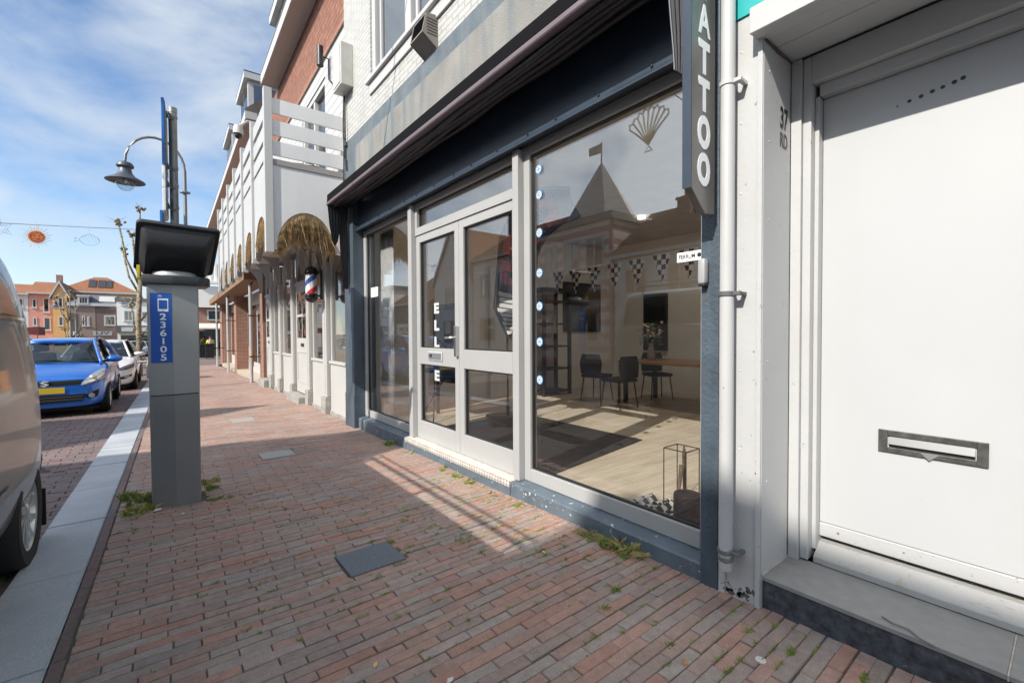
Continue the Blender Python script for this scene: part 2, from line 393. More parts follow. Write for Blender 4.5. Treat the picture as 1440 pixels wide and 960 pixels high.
# stone covers in the pavement
cov = M('bluestone', (.13, .145, .165), .55, var=.3, vs=130, bump=.3, bs=150)
cov2 = M('grey_stone', (.34, .33, .31), .6, var=.12, vs=90, bump=.2, bs=150)
for i, (s, lb) in enumerate(zip(slabs, ('dark blue-grey stone slab set in the bricks in front of the shop', 'pale grey rectangular slab in the pavement right of the parking meter', 'pale slab in the sunlit pavement by the barber front'))):
    m = MB(); b = bmesh.new()
    P = [(s[0]+.004, s[2]+.004), (s[1]-.004, s[2]+.004), (s[1]-.004, s[3]-.004), (s[0]+.004, s[3]-.004)]
    m.box(s[0]+.004, s[1]-.004, s[2]+.004, s[3]-.004, -.05, .001, .003)
    for v in m.bm.verts: v.co.z += gz(v.co.y)+.003
    tag(m.build('paving_slab', cov if i == 0 else cov2, loc=((s[0]+s[1])/2, (s[2]+s[3])/2, gz(s[2]))), lb, 'paving slab')
# ------------------------------------------------------------------ the tattoo shop
wbr = brick('white_brick', (.45, .448, .43), (.50, .497, .478), (.37, .36, .335), .225, .065, .009, 'wall', .6, .9, var=.06, streak=.25)
conc = M('weathered_render', (.235, .23, .213), .85, var=.2, vs=1.6, bump=.6, bs=70, streak=1.0, scol=(.13, .165, .195), chips=.70, chipcol=(.12, .12, .11))
ochre_st = M('stained_render', (.36, .33, .27), .85, var=.2, vs=3, bump=.5, bs=70, streak=.8, scol=(.20, .23, .26))
SH = thing('tattoo_shop', 'white painted brick shop building with a dark blue fascia and grey framed shop windows', 'shop', (2.3, 4.2, 0))
m = MB()
m.box(2.30, 2.6, 1.18, 2.85, 4.30, 8.6); m.box(2.30, 2.6, 6.05, 7.14, 4.30, 8.6); m.box(2.30, 2.6, 2.85, 6.05, 4.30, 4.80); m.box(2.30, 2.6, 2.85, 6.05, 6.9, 8.6)
m.build('wall', wbr, SH)
m = MB(); m.box(2.285, 2.6, 1.18, 7.14, 3.5, 4.298); m.build('painted_band', M('band_paint', (.11, .135, .155), .6, var=.2, vs=4, bump=.4, bs=45, streak=.5, scol=(.2, .21, .21), chips=.73, chipcol=(.08, .08, .08)), SH)
m = MB(); m.box(2.277, 2.284, 2.0, 6.62, 3.51, 4.10); m.build('render_panel', conc, SH)
m = MB()
m.box(2.26, 2.6, 6.74, 7.14, -.2, 3.499, .006); m.box(2.252, 2.6, 6.735, 7.146, -.2, .42, .004)
m.build('pillar', slate, SH)
m = MB(); m.box(2.285, 2.62, 1.165, 1.262, -.1, 3.499, .004); m.build('pillar', slate, SH)
m = MB(); m.prism([(2.30, 2.885), (2.318, 2.885), (2.33, 2.92), (2.37, 3.499), (2.42, 3.499), (2.42, 2.9), (2.34, 2.9), (2.33, 2.875), (2.30, 2.875)], 'y', 1.263, 6.738)
m.build('fascia', navy, SH)
m = MB()
for k in range(14):
    yy = 1.6+k*.385+.03*((k*7) % 3); m.lathe([(.0, -.004), (.008, -.002), (.008, .012)], (2.322, yy, 2.935), 8, 'x')
fsw = m.build('fascia_screws', blackm, SH); fsw['kind'] = 'stuff'
plm = M('plinth_paint', (.10, .13, .16), .5, var=.16, vs=5, bump=.4, bs=40, streak=.35, scol=(.20, .20, .19), chips=.64, chipcol=(.50, .50, .48))
m = MB(); m.prism([(2.305, -.2), (2.305, .066), (2.315, .076), (2.44, .09), (2.5, .09), (2.5, -.2)], 'y', 5.06, 6.70, .003); m.build('plinth', plm, SH)
m = MB(); m.prism([(2.305, -.2), (2.305, .066), (2.315, .076), (2.44, .09), (2.5, .09), (2.5, -.2)], 'y', 1.263, 2.97, .003); m.build('plinth', plm, SH)
m = MB(); m.box(2.30, 2.44, 2.972, 5.058, -.2, .035); m.build('threshold', plm, SH)
# tiled threshold
tm, tnt, tb = base('patterned_tile'); ttc = N(tnt, 'ShaderNodeTexCoord').outputs['Object']
ts = N(tnt, 'ShaderNodeSeparateXYZ'); tnt.links.new(ttc, ts.inputs[0])
tcx = N(tnt, 'ShaderNodeCombineXYZ'); ad = N(tnt, 'ShaderNodeMath', operation='ADD'); sb = N(tnt, 'ShaderNodeMath', operation='SUBTRACT')
for n_, o_ in ((ad, 0), (sb, 1)): tnt.links.new(ts.outputs[1], n_.inputs[0]); tnt.links.new(tcx.outputs[0], n_.inputs[1]) if False else None
xz = N(tnt, 'ShaderNodeMath', operation='ADD'); tnt.links.new(ts.outputs[0], xz.inputs[0]); tnt.links.new(ts.outputs[2], xz.inputs[1])
tnt.links.new(xz.outputs[0], ad.inputs[1]); tnt.links.new(xz.outputs[0], sb.inputs[1])
tnt.links.new(ad.outputs[0], tcx.inputs[0]); tnt.links.new(sb.outputs[0], tcx.inputs[1])
ck = N(tnt, 'ShaderNodeTexChecker'); ck.inputs['Scale'].default_value = 24; tnt.links.new(tcx.outputs[0], ck.inputs[0])
ck.inputs[1].default_value = (.60, .58, .54, 1); ck.inputs[2].default_value = (.34, .30, .27, 1)
tnt.links.new(mixc(tnt, 1.0, ck.outputs[0], ramp(tnt, noise(tnt, ttc, 9), .3, .7, (.8, .78, .76), (1.1, 1.1, 1.1)), 'MULTIPLY'), tb.inputs['Base Color']); tb.inputs['Roughness'].default_value = .4
tpl = M('threshold_tile', (.60, .56, .51), .45, var=.2, vs=22, bump=.1)
m = MB(); m.box(2.294, 2.306, 2.974, 5.056, .036, .084); m.build('tile_nosing', tm, SH)
m = MB(); m.box(2.306, 2.44, 2.974, 5.056, .036, .084); m.build('tiled_step', tpl, SH)
# frames
G0, G1 = 2.40, 2.50        # frame depth
def ring(m, y0, y1, z0, z1, wy, wb, wt, x0, x1, bev=.004):
    m.box(x0, x1, y0, y0+wy, z0, z1, bev); m.box(x0, x1, y1-wy, y1, z0, z1, bev)
    m.box(x0, x1, y0+wy, y1-wy, z0, z0+wb, bev); m.box(x0, x1, y0+wy, y1-wy, z1-wt, z1, bev)
def gasket(m, y0, y1, z0, z1, x, t=.012):
    m.box(x-.006, x+.02, y0, y0+t, z0, z1); m.box(x-.006, x+.02, y1-t, y1, z0, z1); m.box(x-.006, x+.02, y0+t, y1-t, z0, z0+t); m.box(x-.006, x+.02, y0+t, y1-t, z1-t, z1)
def pane(p, y0, y1, z0, z1, x=2.462, mat=None, name='pane', th=.012):
    m = MB(); m.box(x, x+th, y0, y1, z0, z1); return m.build(name, mat or glass, p)
def window(y0, y1, z0, z1, wy, wb, wt):
    m = MB(); ring(m, y0, y1, z0, z1, wy, wb, wt, G0+.02, G1); f = m.build('window_frame', alu, SH)
    gasketm = MB(); gasket(gasketm, y0+wy, y1-wy, z0+wb, z1-wt, 2.45); gasketm.build('gasket', blackm, f)
    pane(f, y0+wy+.012, y1-wy-.012, z0+wb+.012, z1-wt-.012)
    return f
WL = window(5.06, 6.735, .092, 2.885, .09, .10, .06)
WR = window(1.264, 2.92, .092, 2.885, .075, .105, .06)
for y0, y1 in ((4.965, 5.058), (2.922, 3.0)):
    m = MB(); m.box(2.36, 2.52, y0, y1, .086, 2.884, .006); m.build('mullion', alu, SH)
m = MB(); ring(m, 3.002, 4.963, 2.51, 2.885, .05, .09, .06, G0+.01, G1); tf = m.build('transom_frame', alu, SH)
m = MB(); gasket(m, 3.052, 4.913, 2.60, 2.825, 2.45); m.build('gasket', blackm, tf)
pane(tf, 3.064, 4.901, 2.612, 2.813)
def leaf(y0, y1, lead):
    m = MB(); x0, x1 = G0+.025, G1-.01
    m.box(x0, x1, y0, y0+.085, .088, 2.508, .004); m.box(x0, x1, y1-.085, y1, .088, 2.508, .004)
    m.box(x0, x1, y0+.085, y1-.085, .088, .30, .004); m.box(x0, x1, y0+.085, y1-.085, .98, 1.175, .004); m.box(x0, x1, y0+.085, y1-.085, 2.42, 2.508, .004)
    d = m.build('door', alu, SH)
    g = MB()
    for a, b in ((.30, .98), (1.175, 2.42)):
        gasket(g, y0+.085, y1-.085, a, b, 2.45); pane(d, y0+.097, y1-.097, a+.012, b-.012)
    g.build('gasket', blackm, d)
    return d
DL = leaf(3.985, 4.963, True); DR = leaf(3.002, 3.980, False)
m = MB(); m.box(2.385, 2.424, 3.99, 4.03, 1.10, 1.42, .006); m.tube([(2.385, 4.01, 1.30), (2.345, 4.01, 1.30), (2.340, 4.02, 1.30), (2.340, 4.13, 1.295)], .011, 8)
m.build('handle', steel, DL)
m = MB(); m.box(2.412, 2.424, 4.33, 4.66, 1.035, 1.135, .003); lf = m.build('letter_plate', white, DL)
m = MB(); m.box(2.406, 2.413, 4.35, 4.64, 1.05, 1.12, .002); m.build('letter_flap', M('letter_grey', (.16, .17, .19), .4), lf)
m = MB(); m.box(2.402, 2.407, 4.55, 4.60, 1.075, 1.105); m.build('letter_button', blackm, lf)
# door lettering and stickers
stk_w = M('sticker_white', (.82, .83, .84), .5, var=.03)
for ch, z in zip('ELLE', (1.622, 1.427, 1.237, .855)):
    m = MB(); m.text(ch, .155, (2.458, 4.53, z), (0, -1, 0), (0, 0, 1), 1.45, .001, .008)
    m.build('letter', M('letter_grey_white', (.52, .53, .53), .5) if 'letter_grey_white' not in MAT else MAT['letter_grey_white'], DL)
stk_b = M('sticker_blue', (.10, .30, .55), .5)
yv = [2.77, 2.765, 2.765, 2.765, 2.765, 2.765, 2.765]; zv = [2.69, 2.48, 2.17, 1.84, 1.565, 1.27, .955]
for k, (yy, z) in enumerate(zip(yv, zv)):
    t = bmesh.new(); m = MB(); m.lathe([(.038, 0), (.038, .0015)], (2.458, yy, z), 24, 'x')
    s = m.build('wheel_sticker', stk_b, loc=(2.458, yy, z)); tag(s, 'round wheel sticker on the right shop window, %s' % ('topmost of seven', 'second from the top of seven', 'third from the top of seven', 'middle one of seven', 'fifth from the top of seven', 'second from the bottom of seven', 'lowest of seven')[k], 'sticker', 'wheel stickers down the window edge')
    m = MB(); m.lathe([(.028, -.0012), (.028, 0)], (2.458, yy, z), 24, 'x'); dsk = m.build('disc', stk_w, s)
    m = MB()
    for q in range(6):
        a = q*math.pi/3; m.lathe([(.006, -.0022), (.006, -.001)], (2.458, yy+.0175*math.cos(a), z+.0175*math.sin(a)), 10, 'x')
    m.lathe([(.007, -.0022), (.007, -.001)], (2.458, yy, z), 10, 'x'); m.build('holes', blackm, dsk)
m = MB(); m.box(2.456, 2.459, 6.27, 6.54, 1.88, 2.02); tag(m.build('window_sticker', stk_w, loc=(2.456, 6.4, 1.95)), 'small white sticker on the left shop window', 'sticker')
m = MB(); m.box(2.456, 2.459, 1.352, 1.51, 1.765, 1.822); fs = tag(m.build('name_sticker', stk_w, loc=(2.456, 1.43, 1.8)), 'white sticker reading FERRUM on the right shop window', 'sticker'); ROOT[fs] = Vector((2.456, 1.43, 1.8))
m = MB(); m.text('FERRUM', .034, (2.4545, 1.445, 1.793), (0, -1, 0), (0, 0, 1), .85, .0005, .0004); m.lathe([(.013, 0), (.013, .001)], (2.4545, 1.368, 1.795), 12, 'x')
m.build('lettering', blackm, fs)
# upper window and vent
m = MB(); ring(m, 2.85, 6.05, 4.80, 6.9, .11, .11, .11, 2.325, 2.44, .006)
for a in (3.86, 4.93): m.box(2.33, 2.44, a-.07, a+.07, 4.91, 6.79, .006)
uw = m.build('upper_window', white, SH)
m = MB()
for a, b in ((2.96, 3.79), (3.93, 4.86), (5.0, 5.94)): m.box(2.40, 2.412, a, b, 4.91, 6.79)
m.build('pane', glass_s, uw)
m = MB(); m.box(2.375, 2.44, 5.05, 5.10, 4.92, 6.78); m.box(2.375, 2.44, 5.84, 5.89, 4.92, 6.78); m.box(2.375, 2.44, 4.76, 4.81, 4.92, 6.78); m.build('sash', white, uw)
m = MB(); m.box(2.235, 2.43, 2.8, 6.1, 4.745, 4.798, .006); m.box(2.275, 2.299, 2.85, 6.05, 4.60, 4.744, .004); m.build('sill', white, uw)
m = MB(); m.box(3.0, 3.02, 2.7, 6.2, 4.4, 8.6); m.build('upper_room_wall', M('dim_room', (.30, .29, .27), .9), SH)
m = MB(); m.box(2.4, 2.58, 1.2, 7.1, 8.601, 8.75); m.box(2.6, 9, 1.2, 7.1, 8.4, 8.6); m.build('roof', M('roof_felt', (.1, .1, .1), .9), SH)
VN = thing('vent_cowl', 'grey slatted metal vent cowl on the shop wall above the awning', 'vent', (2.28, 4.28, 4.42))
mv = M('vent_grey', (.22, .20, .175), .6, var=.15)
m = MB(); m.prism([(2.30, 4.62), (2.16, 4.60), (2.12, 4.42), (2.30, 4.30)], 'y', 4.15, 4.165); m.prism([(2.30, 4.62), (2.16, 4.60), (2.12, 4.42), (2.30, 4.30)], 'y', 4.42, 4.435)
m.prism([(2.30, 4.62), (2.16, 4.60), (2.16, 4.61), (2.30, 4.635)], 'y', 4.15, 4.435); m.prism([(2.30, 4.30), (2.12, 4.42), (2.12, 4.405), (2.30, 4.285)], 'y', 4.15, 4.435); m.build('hood', mv, VN)
m = MB()
for k in range(6):
    z = 4.43+k*.03; x = 2.122+(z-4.42)*.22; m.obox((x+.012, 4.2925, z), (0, 1, 0), (1, 0, -.8), (.8, 0, 1), .127, .016, .002)
    m.box(2.17+.0, 2.29, 4.1475, 4.1495, z-.02, z-.012)
m.build('slats', blackm, VN)
# ------------------------------------------------------------------ shop interior
flm, fnt, fb = base('oak_floor'); ftc, fuv = uvz(fnt, 'floor')
ft = N(fnt, 'ShaderNodeTexBrick'); fnt.links.new(fuv, ft.inputs[0]); ft.offset = .37
for k_, v_ in (('Scale', 1), ('Brick Width', 1.25), ('Row Height', .19), ('Mortar Size', .0015), ('Bias', 0)): ft.inputs[k_].default_value = v_
ft.inputs['Color1'].default_value = (.66, .58, .48, 1); ft.inputs['Color2'].default_value = (.74, .67, .57, 1); ft.inputs['Mortar'].default_value = (.28, .21, .15, 1)
fnn = noise(fnt, ftc, 3, 5, .6, .6, (.8, 7, 1)); fnt.links.new(mixc(fnt, 1.0, ft.outputs[0], ramp(fnt, fnn, .3, .75, (.72, .68, .62), (1.08, 1.07, 1.05)), 'MULTIPLY'), fb.inputs['Base Color']); fb.inputs['Roughness'].default_value = .45
inw = M('inside_wall', (.80, .78, .74), .9, var=.05)
m = MB(); m.box(2.5, 8.3, 1.0, 7.1, -.1, .088); m.build('shop_floor', flm, SH)
m = MB(); m.box(2.5, 8.3, 1.0, 7.1, 3.30, 3.40); m.build('ceiling', M('ceil', (.45, .45, .45), .9), SH)
m = MB(); m.box(8.3, 8.42, .9, 7.14, -.1, 3.45); m.box(2.62, 8.3, 7.0, 7.12, .088, 3.3); m.box(2.63, 8.3, .97, 1.05, .088, 3.3); m.box(2.605, 2.66, 1.05, 7.0, 2.95, 3.3); m.build('inside_walls', inw, SH)
m = MB(); m.box(4.9, 6.4, 6.90, 6.998, .088, 2.6, .01); m.build('door_niche', M('niche', (.70, .68, .64), .8), SH)
mat_in = M('doormat', (.022, .022, .023), .95, var=.3, vs=60, bump=.6, bs=200)
m = MB(); m.prism([(2.47, 2.82), (4.36, 3.12), (4.36, 5.25), (2.52, 5.25)], 'z', .089, .099); tag(m.build('doormat', mat_in, loc=(3.4, 4, .089)), 'large black entrance mat on the pale wood floor inside the shop', 'mat')
# table and chairs
def chair_build(lb):
    c = thing('dining_chair', lb, 'chair', (0, 0, 0), 0, 'dark chairs round the shop table')
    fb_ = M('chair_fabric', (.02, .022, .028), .8) if 'chair_fabric' not in MAT else MAT['chair_fabric']
    m = MB(); m.box(-.22, .22, -.21, .21, .43, .49, .02); m.build('seat', fb_, c, 'auto')
    m = MB(); m.prism([(-.20, .50), (.20, .50), (.225, .70), (.18, .86), (-.18, .86), (-.225, .70)], 'x', .19, .235, .012); m.build('backrest', fb_, c, 'auto')
    for sx in (-1, 1):
        for sy in (-1, 1):
            m = MB(); m.tube([(sx*.17, sy*.17, .44), (sx*.22, sy*.21, 0)], [.014, .010], 8); m.build('leg', blackm, c)
    return c
c0 = chair_build('dark chair at the near left corner of the shop table, back to the wall')
for i, (x, y, a, lb) in enumerate([(6.3, 5.5, 190, None), (6.0, 4.75, -95, 'dark chair with its back to the window in front of the shop table'), (7.3, 4.9, 60, 'dark chair on the far side of the shop table'), (7.5, 3.6, 20, 'dark chair at the right end of the shop table near the back')]):
    c = c0 if i == 0 else copy_tree(c0)
    if lb: c['label'] = lb
    c.location = (x, y, .088); c.rotation_euler = (0, 0, R(a))
T = thing('wooden_table', 'wooden topped table with dark legs at the back of the shop', 'table', (7.0, 4.3, .088))
m = MB(); m.box(6.4, 7.5, 3.3, 5.1, .80, .84, .008); m.build('table_top', M('oak_top', (.36, .20, .10), .4), T)
for x in (6.5, 7.4):
    for y in (3.4, 5.0): m = MB(); m.box(x-.03, x+.03, y-.03, y+.03, .088, .80); m.build('leg', blackm, T)
VZ = thing('flower_vase', 'vase of pale and coral flowers on the shop table', 'vase', (6.9, 4.75, .84))
m = MB(); m.lathe([(.05, .84), (.075, .92), (.05, 1.05), (.035, 1.1), (.045, 1.14)], (6.9, 4.75, 0), 16); m.build('vase', M('vase_clay', (.5, .46, .42), .5), VZ, True)
m = MB(); rr = random.Random(5)
for k in range(90):
    a, b, q = rr.uniform(0, 6.28), rr.uniform(.02, .26), rr.uniform(1.12, 1.5); c = (6.9+b*math.cos(a), 4.75+b*math.sin(a), q)
    u = Vector((rr.uniform(-1, 1), rr.uniform(-1, 1), rr.uniform(-1, 1))).normalized(); v = u.orthogonal().normalized(); m.poly([Vector(c)+u*.04, Vector(c)+v*.02, Vector(c)-u*.04, Vector(c)-v*.02])
m.build('leaves', M('leaf_dim', (.10, .13, .07), .7), VZ)
m = MB()
for k in range(16):
    a, b, q = rr.uniform(0, 6.28), rr.uniform(.05, .25), rr.uniform(1.25, 1.52); m.lathe([(.0, -.02), (.03, 0), (.022, .02), (0, .03)], (6.9+b*math.cos(a), 4.75+b*math.sin(a), q), 8)
m.build('blooms', M('bloom', (.62, .45, .36), .7), VZ)
TV = thing('wall_cupboard', 'tall narrow dark panel standing at the back wall of the shop', 'cabinet', (8.1, 5.55, .088))
m = MB(); m.box(8.2, 8.29, 5.3, 5.85, .95, 2.15, .01); m.build('panel', black, TV)
m = MB(); m.box(8.19, 8.199, 5.34, 5.81, .99, 2.11); m.build('screen', M('dark_gloss', (.02, .022, .025), .15), TV)
CB = thing('display_cabinet', 'tall black open shelf cabinet along the left wall inside the shop', 'cabinet', (6.2, 6.7, .088))
m = MB()
for x in (5.85, 6.55):
    for y in (6.45, 6.85): m.box(x-.03, x+.03, y-.03, y+.03, .088, 2.15)
m.build('posts', blackm, CB)
m = MB()
for z in (.15, .6, 1.05, 1.5, 1.95): m.box(5.83, 6.57, 6.43, 6.87, z, z+.03)
m.box(5.78, 6.62, 6.38, 6.88, 2.15, 2.22, .01); m.build('shelves', blackm, CB)
MR = thing('wall_mirror', 'black framed picture on the left wall inside the shop', 'picture', (7.4, 6.95, 1.9))
m = MB(); m.box(6.9, 8.1, 6.95, 6.995, 1.35, 2.45); m.build('frame', blackm, MR)
m = MB(); m.box(6.96, 8.04, 6.94, 6.949, 1.41, 2.39); m.build('picture', M('picture_dark', (.05, .045, .045), .3, var=.5, vs=3), MR)
# bunting
chk, cnt, cb = base('checker_cloth'); ctc, cuv = uvz(cnt, 'wall')
ckk = N(cnt, 'ShaderNodeTexChecker'); ckk.inputs['Scale'].default_value = 17; cnt.links.new(cuv, ckk.inputs[0]); ckk.inputs[1].default_value = (.75, .75, .73, 1); ckk.inputs[2].default_value = (.015, .015, .015, 1)
cnt.links.new(ckk.outputs[0], cb.inputs['Base Color']); cb.inputs['Roughness'].default_value = .8
m = MB(); bx = 4.6
pts = [(bx, 6.95-k*.55, 2.33-.10*math.sin(math.pi*k/10)) for k in range(11)]
m.tube(pts, .004, 6); tag(m.build('bunting_cord', stk_w, loc=(bx, 4.2, 2.5)), 'thin cord of pennants stretched across inside the shop', 'cord')
for k in range(8):
    y = 4.75-k*.345
    if y < 1.3: break
    t = (6.95-y)/.55; z = 2.33-.10*math.sin(math.pi*t/10)-.004
    m = MB(); m.prism([(y+.12, z), (y-.12, z), (y, z-.34)], 'x', bx-.003, bx+.003)
    tag(m.build('pennant', chk, loc=(bx, y, z)), 'black and white chequered pennant hanging in the right shop window', 'pennant', 'chequered pennants on a cord')
# advertising flag
FL = thing('beach_flag', 'red, black and white feather flag on a black base inside the shop doors', 'flag', (3.75, 4.75, .09))
m = MB(); m.prism([(3.52, 4.62), (3.98, 4.62), (4.05, 4.87), (3.98, 5.12), (3.52, 5.12), (3.45, 4.87)], 'z', .10, .21, .03); m.build('base', M('base_plastic', (.022, .023, .025), .3), FL, 'auto')
m = MB(); m.tube([(3.75, 4.88, .2), (3.75, 4.89, 1.27), (3.75, 5.2, 1.7), (3.75, 5.13, 2.2), (3.75, 5.02, 2.68), (3.75, 4.73, 3.03), (3.75, 4.22, 3.16), (3.75, 3.69, 3.04)], .012, 8); m.tube([(3.75, 4.88, .2), (3.75, 4.88, .42)], .025, 8); m.build('pole', blackm, FL)
edge = [(4.89, 1.27), (5.21, 1.68), (5.14, 2.18), (5.03, 2.67), (4.74, 3.02), (4.22, 3.15), (3.69, 3.03)]
inner = [(4.75, 1.3), (4.48, 1.6), (4.33, 1.96), (4.24, 2.31), (4.04, 2.5), (3.79, 2.62), (3.53, 2.66)]
def fp(u, v):
    t = u*(len(edge)-1); i = min(int(t), len(edge)-2); f = t-i
    e = [edge[i][k]*(1-f)+edge[i+1][k]*f for k in (0, 1)]; n = [inner[i][k]*(1-f)+inner[i+1][k]*f for k in (0, 1)]
    y, z = e[0]*(1-v)+n[0]*v, e[1]*(1-v)+n[1]*v
    return y, z, 3.75+.03*math.sin(v*5+u*9)
def cloth(m, u0, u1, v0, v1, dx, n=10):
    g = [[m.bm.verts.new((lambda q: (q[2]+dx, q[0], q[1]))(fp(u0+(u1-u0)*i/n, v0+(v1-v0)*j/n))) for j in range(n+1)] for i in range(n+1)]
    for i in range(n):
        for j in range(n): m.bm.faces.new((g[i][j], g[i+1][j], g[i+1][j+1], g[i][j+1]))
fbm = M('flag_black', (.02, .02, .022), .7); frm = M('flag_red', (.62, .04, .05), .7); fwm = M('flag_white', (.72, .72, .72), .7, var=.1)
m = MB(); cloth(m, 0, 1, 0, 1, 0, 24); fcl = m.build('flag_cloth', fbm, FL)
m = MB()
for dx in (-.004, .004):
    for (a, b) in ((.30, .41), (.44, .55), (.58, .70), (.74, .88)):
        cloth(m, a, b, .15, .88, dx, 6)
m.build('red_print', frm, fcl)
m = MB()
for dx in (-.0055, .0055):
    for (a, b) in ((.335, .365), (.465, .495), (.60, .64), (.76, .80)): cloth(m, a, b, .38, .66, dx, 5)
m.build('black_print', fbm, fcl)
m = MB(); rr = random.Random(9)
for dx in (-.004, .004):
    for k in range(9):
        a = .02+k*.027; cloth(m, a, a+.021, .08+.1*rr.random(), .75+.2*rr.random(), dx, 5)
m.build('white_print', fwm, fcl)
# X-frame stool, dark panel, lantern group
ST = thing('folding_stool', 'black folding cross-leg stand inside the left shop door', 'stand', (3.1, 5.75, .09))
m = MB(); m.tube([(2.95, 5.55, .10), (3.2, 5.95, .80)], .011, 6); m.tube([(3.2, 5.55, .80), (2.95, 5.95, .10)], .011, 6); m.build('legs', blackm, ST)
m = MB(); m.box(2.88, 3.28, 5.5, 6.0, .80, .825); m.build('tray', blackm, ST)
m = MB(); m.box(3.35, 3.39, 5.42, 6.3, .60, 1.78, .01); bp = tag(m.build('notice_board', M('board_navy', (.018, .02, .026), .5), loc=(3.37, 5.9, .1)), 'dark board standing behind the lettered left shop door', 'board')
m = MB(); m.box(3.36, 3.40, 5.5, 5.54, .09, .62); m.box(3.36, 3.40, 6.18, 6.22, .09, .62); ROOT[bp] = Vector((3.37, 5.9, .1)); m.build('leg', blackm, bp)
LT = thing('wire_lantern', 'black wire lantern frame on the floor at the right end of the shop window', 'lantern', (2.88, 1.66, .09))
m = MB()
cx, cy, hw, h = 2.86, 1.72, .085, .44
for sx in (-1, 1):
    for sy in (-1, 1): m.tube([(cx+sx*hw, cy+sy*hw, .09), (cx+sx*hw, cy+sy*hw, .09+h)], .004, 6)
for z in (.095, .09+h):
    m.tube([(cx-hw, cy-hw, z), (cx+hw, cy-hw, z), (cx+hw, cy+hw, z), (cx-hw, cy+hw, z), (cx-hw, cy-hw, z)], .004, 6)
m.build('frame', blackm, LT)
m = MB(); m.box(cx-.06, cx+.06, cy-.06, cy+.06, .09, .10); m.build('base_tray', blackm, LT)
m = MB(); m.lathe([(.0, .09), (.085, .09), (.088, .1), (.088, .27), (.083, .285), (0, .28)], (2.70, 1.58, 0), 24); tag(m.build('black_candle', M('black_wax', (.022, .021, .02), .6, var=.3, vs=9, bump=.3), loc=(2.7, 1.58, .09), smooth='auto'), 'thick black pillar candle behind the shop glass next to the lantern', 'candle')
m = MB(); m.obox((2.93, 1.42, .28), (1, .25, 0), (0, .25, 1), (-.25, 1, -.25), .10, .19, .006); tag(m.build('leaning_card', stk_w, loc=(2.95, 1.45, .09)), 'white card leaning behind the wire lantern', 'card')
m = MB(); m.tube([(2.93, 1.74, .12), (2.86, 1.70, .50), (2.855, 1.698, .56)], [.006, .014, .003], 8); m.tube([(2.80, 1.72, .12), (2.83, 1.70, .42)], [.006, .018], 8); tag(m.build('paint_brushes', M('bristle', (.16, .11, .07), .7, var=.5, vs=20), loc=(2.86, 1.72, .1)), 'two paint brushes standing in the wire lantern', 'brush')
m = MB(); g = [[m.bm.verts.new((2.56+.30*i/9, 1.62+.36*j/9, .10+.035*abs(math.sin(i*1.1+j*.9))+.02*math.sin(j*1.7))) for j in range(10)] for i in range(10)]
for i in range(9):
    for j in range(9): m.bm.faces.new((g[i][j], g[i+1][j], g[i+1][j+1], g[i][j+1]))
chf = brick('checker_floor_cloth', (.7, .7, .69), (.02, .02, .02), (.4, .4, .4), .05, .05, .0001, 'floor', .8, 0, 0.5)
ckf, k2, k2b = base('check_flat'); kt = N(k2, 'ShaderNodeTexCoord').outputs['Object']; kc = N(k2, 'ShaderNodeTexChecker'); kc.inputs['Scale'].default_value = 20; k2.links.new(kt, kc.inputs[0]); kc.inputs[1].default_value = (.75, .75, .74, 1); kc.inputs[2].default_value = (.02, .02, .02, 1); k2.links.new(kc.outputs[0], k2b.inputs['Base Color'])
tag(m.build('chequered_cloth', ckf, loc=(2.7, 1.8, .1)), 'crumpled black and white chequered cloth on the floor at the window', 'cloth')
m = MB()
m.lathe([(.0, .09), (.05, .09), (.075, .2), (.06, .34), (.03, .36), (0, .36)], (2.66, 1.38, 0), 18); tag(m.build('dark_pot', M('dark_pot', (.06, .058, .055), .6, var=.6, vs=14), loc=(2.66, 1.38, .09), smooth='auto'), 'mottled dark pot against the right window jamb', 'pot')
m = MB(); gg = []
for k in range(33):
    y = 6.66-.45*k/32; x = 2.66+.018*math.sin(k*1.25); gg.append([m.bm.verts.new((x, y, .12)), m.bm.verts.new((x, y, 2.86))])
for a, b in zip(gg, gg[1:]): m.bm.faces.new((a[0], b[0], b[1], a[1]))
cu = m.build('window_curtain', M('curtain_grey', (.46, .47, .48), .9), loc=(2.66, 6.45, .1), smooth=True); tag(cu, 'pale grey pleated curtain at the left edge of the left shop window', 'curtain'); cu.modifiers.new('t', 'SOLIDIFY').thickness = .003
# ceiling spot, plus an added fill lamp deeper in the room
for nm_, lx, ly, pw in (('spot_lamp', 3.6, 1.9, 3.5), ('added_back_fill', 6.4, 4.6, 6)):
    la = bpy.data.lights.new(nm_, 'AREA'); la.energy = pw; la.size = .25; la.color = (1, .88, .74); lo = bpy.data.objects.new(nm_, la); COL.objects.link(lo); lo.location = (lx, ly, 3.25)
m = MB(); m.lathe([(.06, 3.26), (.06, 3.299)], (6.4, 4.6, 0), 16); tag(m.build('ceiling_spot', M('back_fill_glow', (1, .8, .6), .5, emit=5), loc=(6.4, 4.6, 3.28)), 'added fill lamp in the ceiling above the shop table', 'ceiling lamp')
m = MB(); m.lathe([(.05, 3.27), (.05, 3.299)], (3.6, 1.9, 0), 16); tag(m.build('ceiling_spot', M('spot_glow', (1, .75, .5), .5, emit=6), loc=(3.6, 1.9, 3.28)), 'small lit spot in the shop ceiling', 'ceiling lamp')
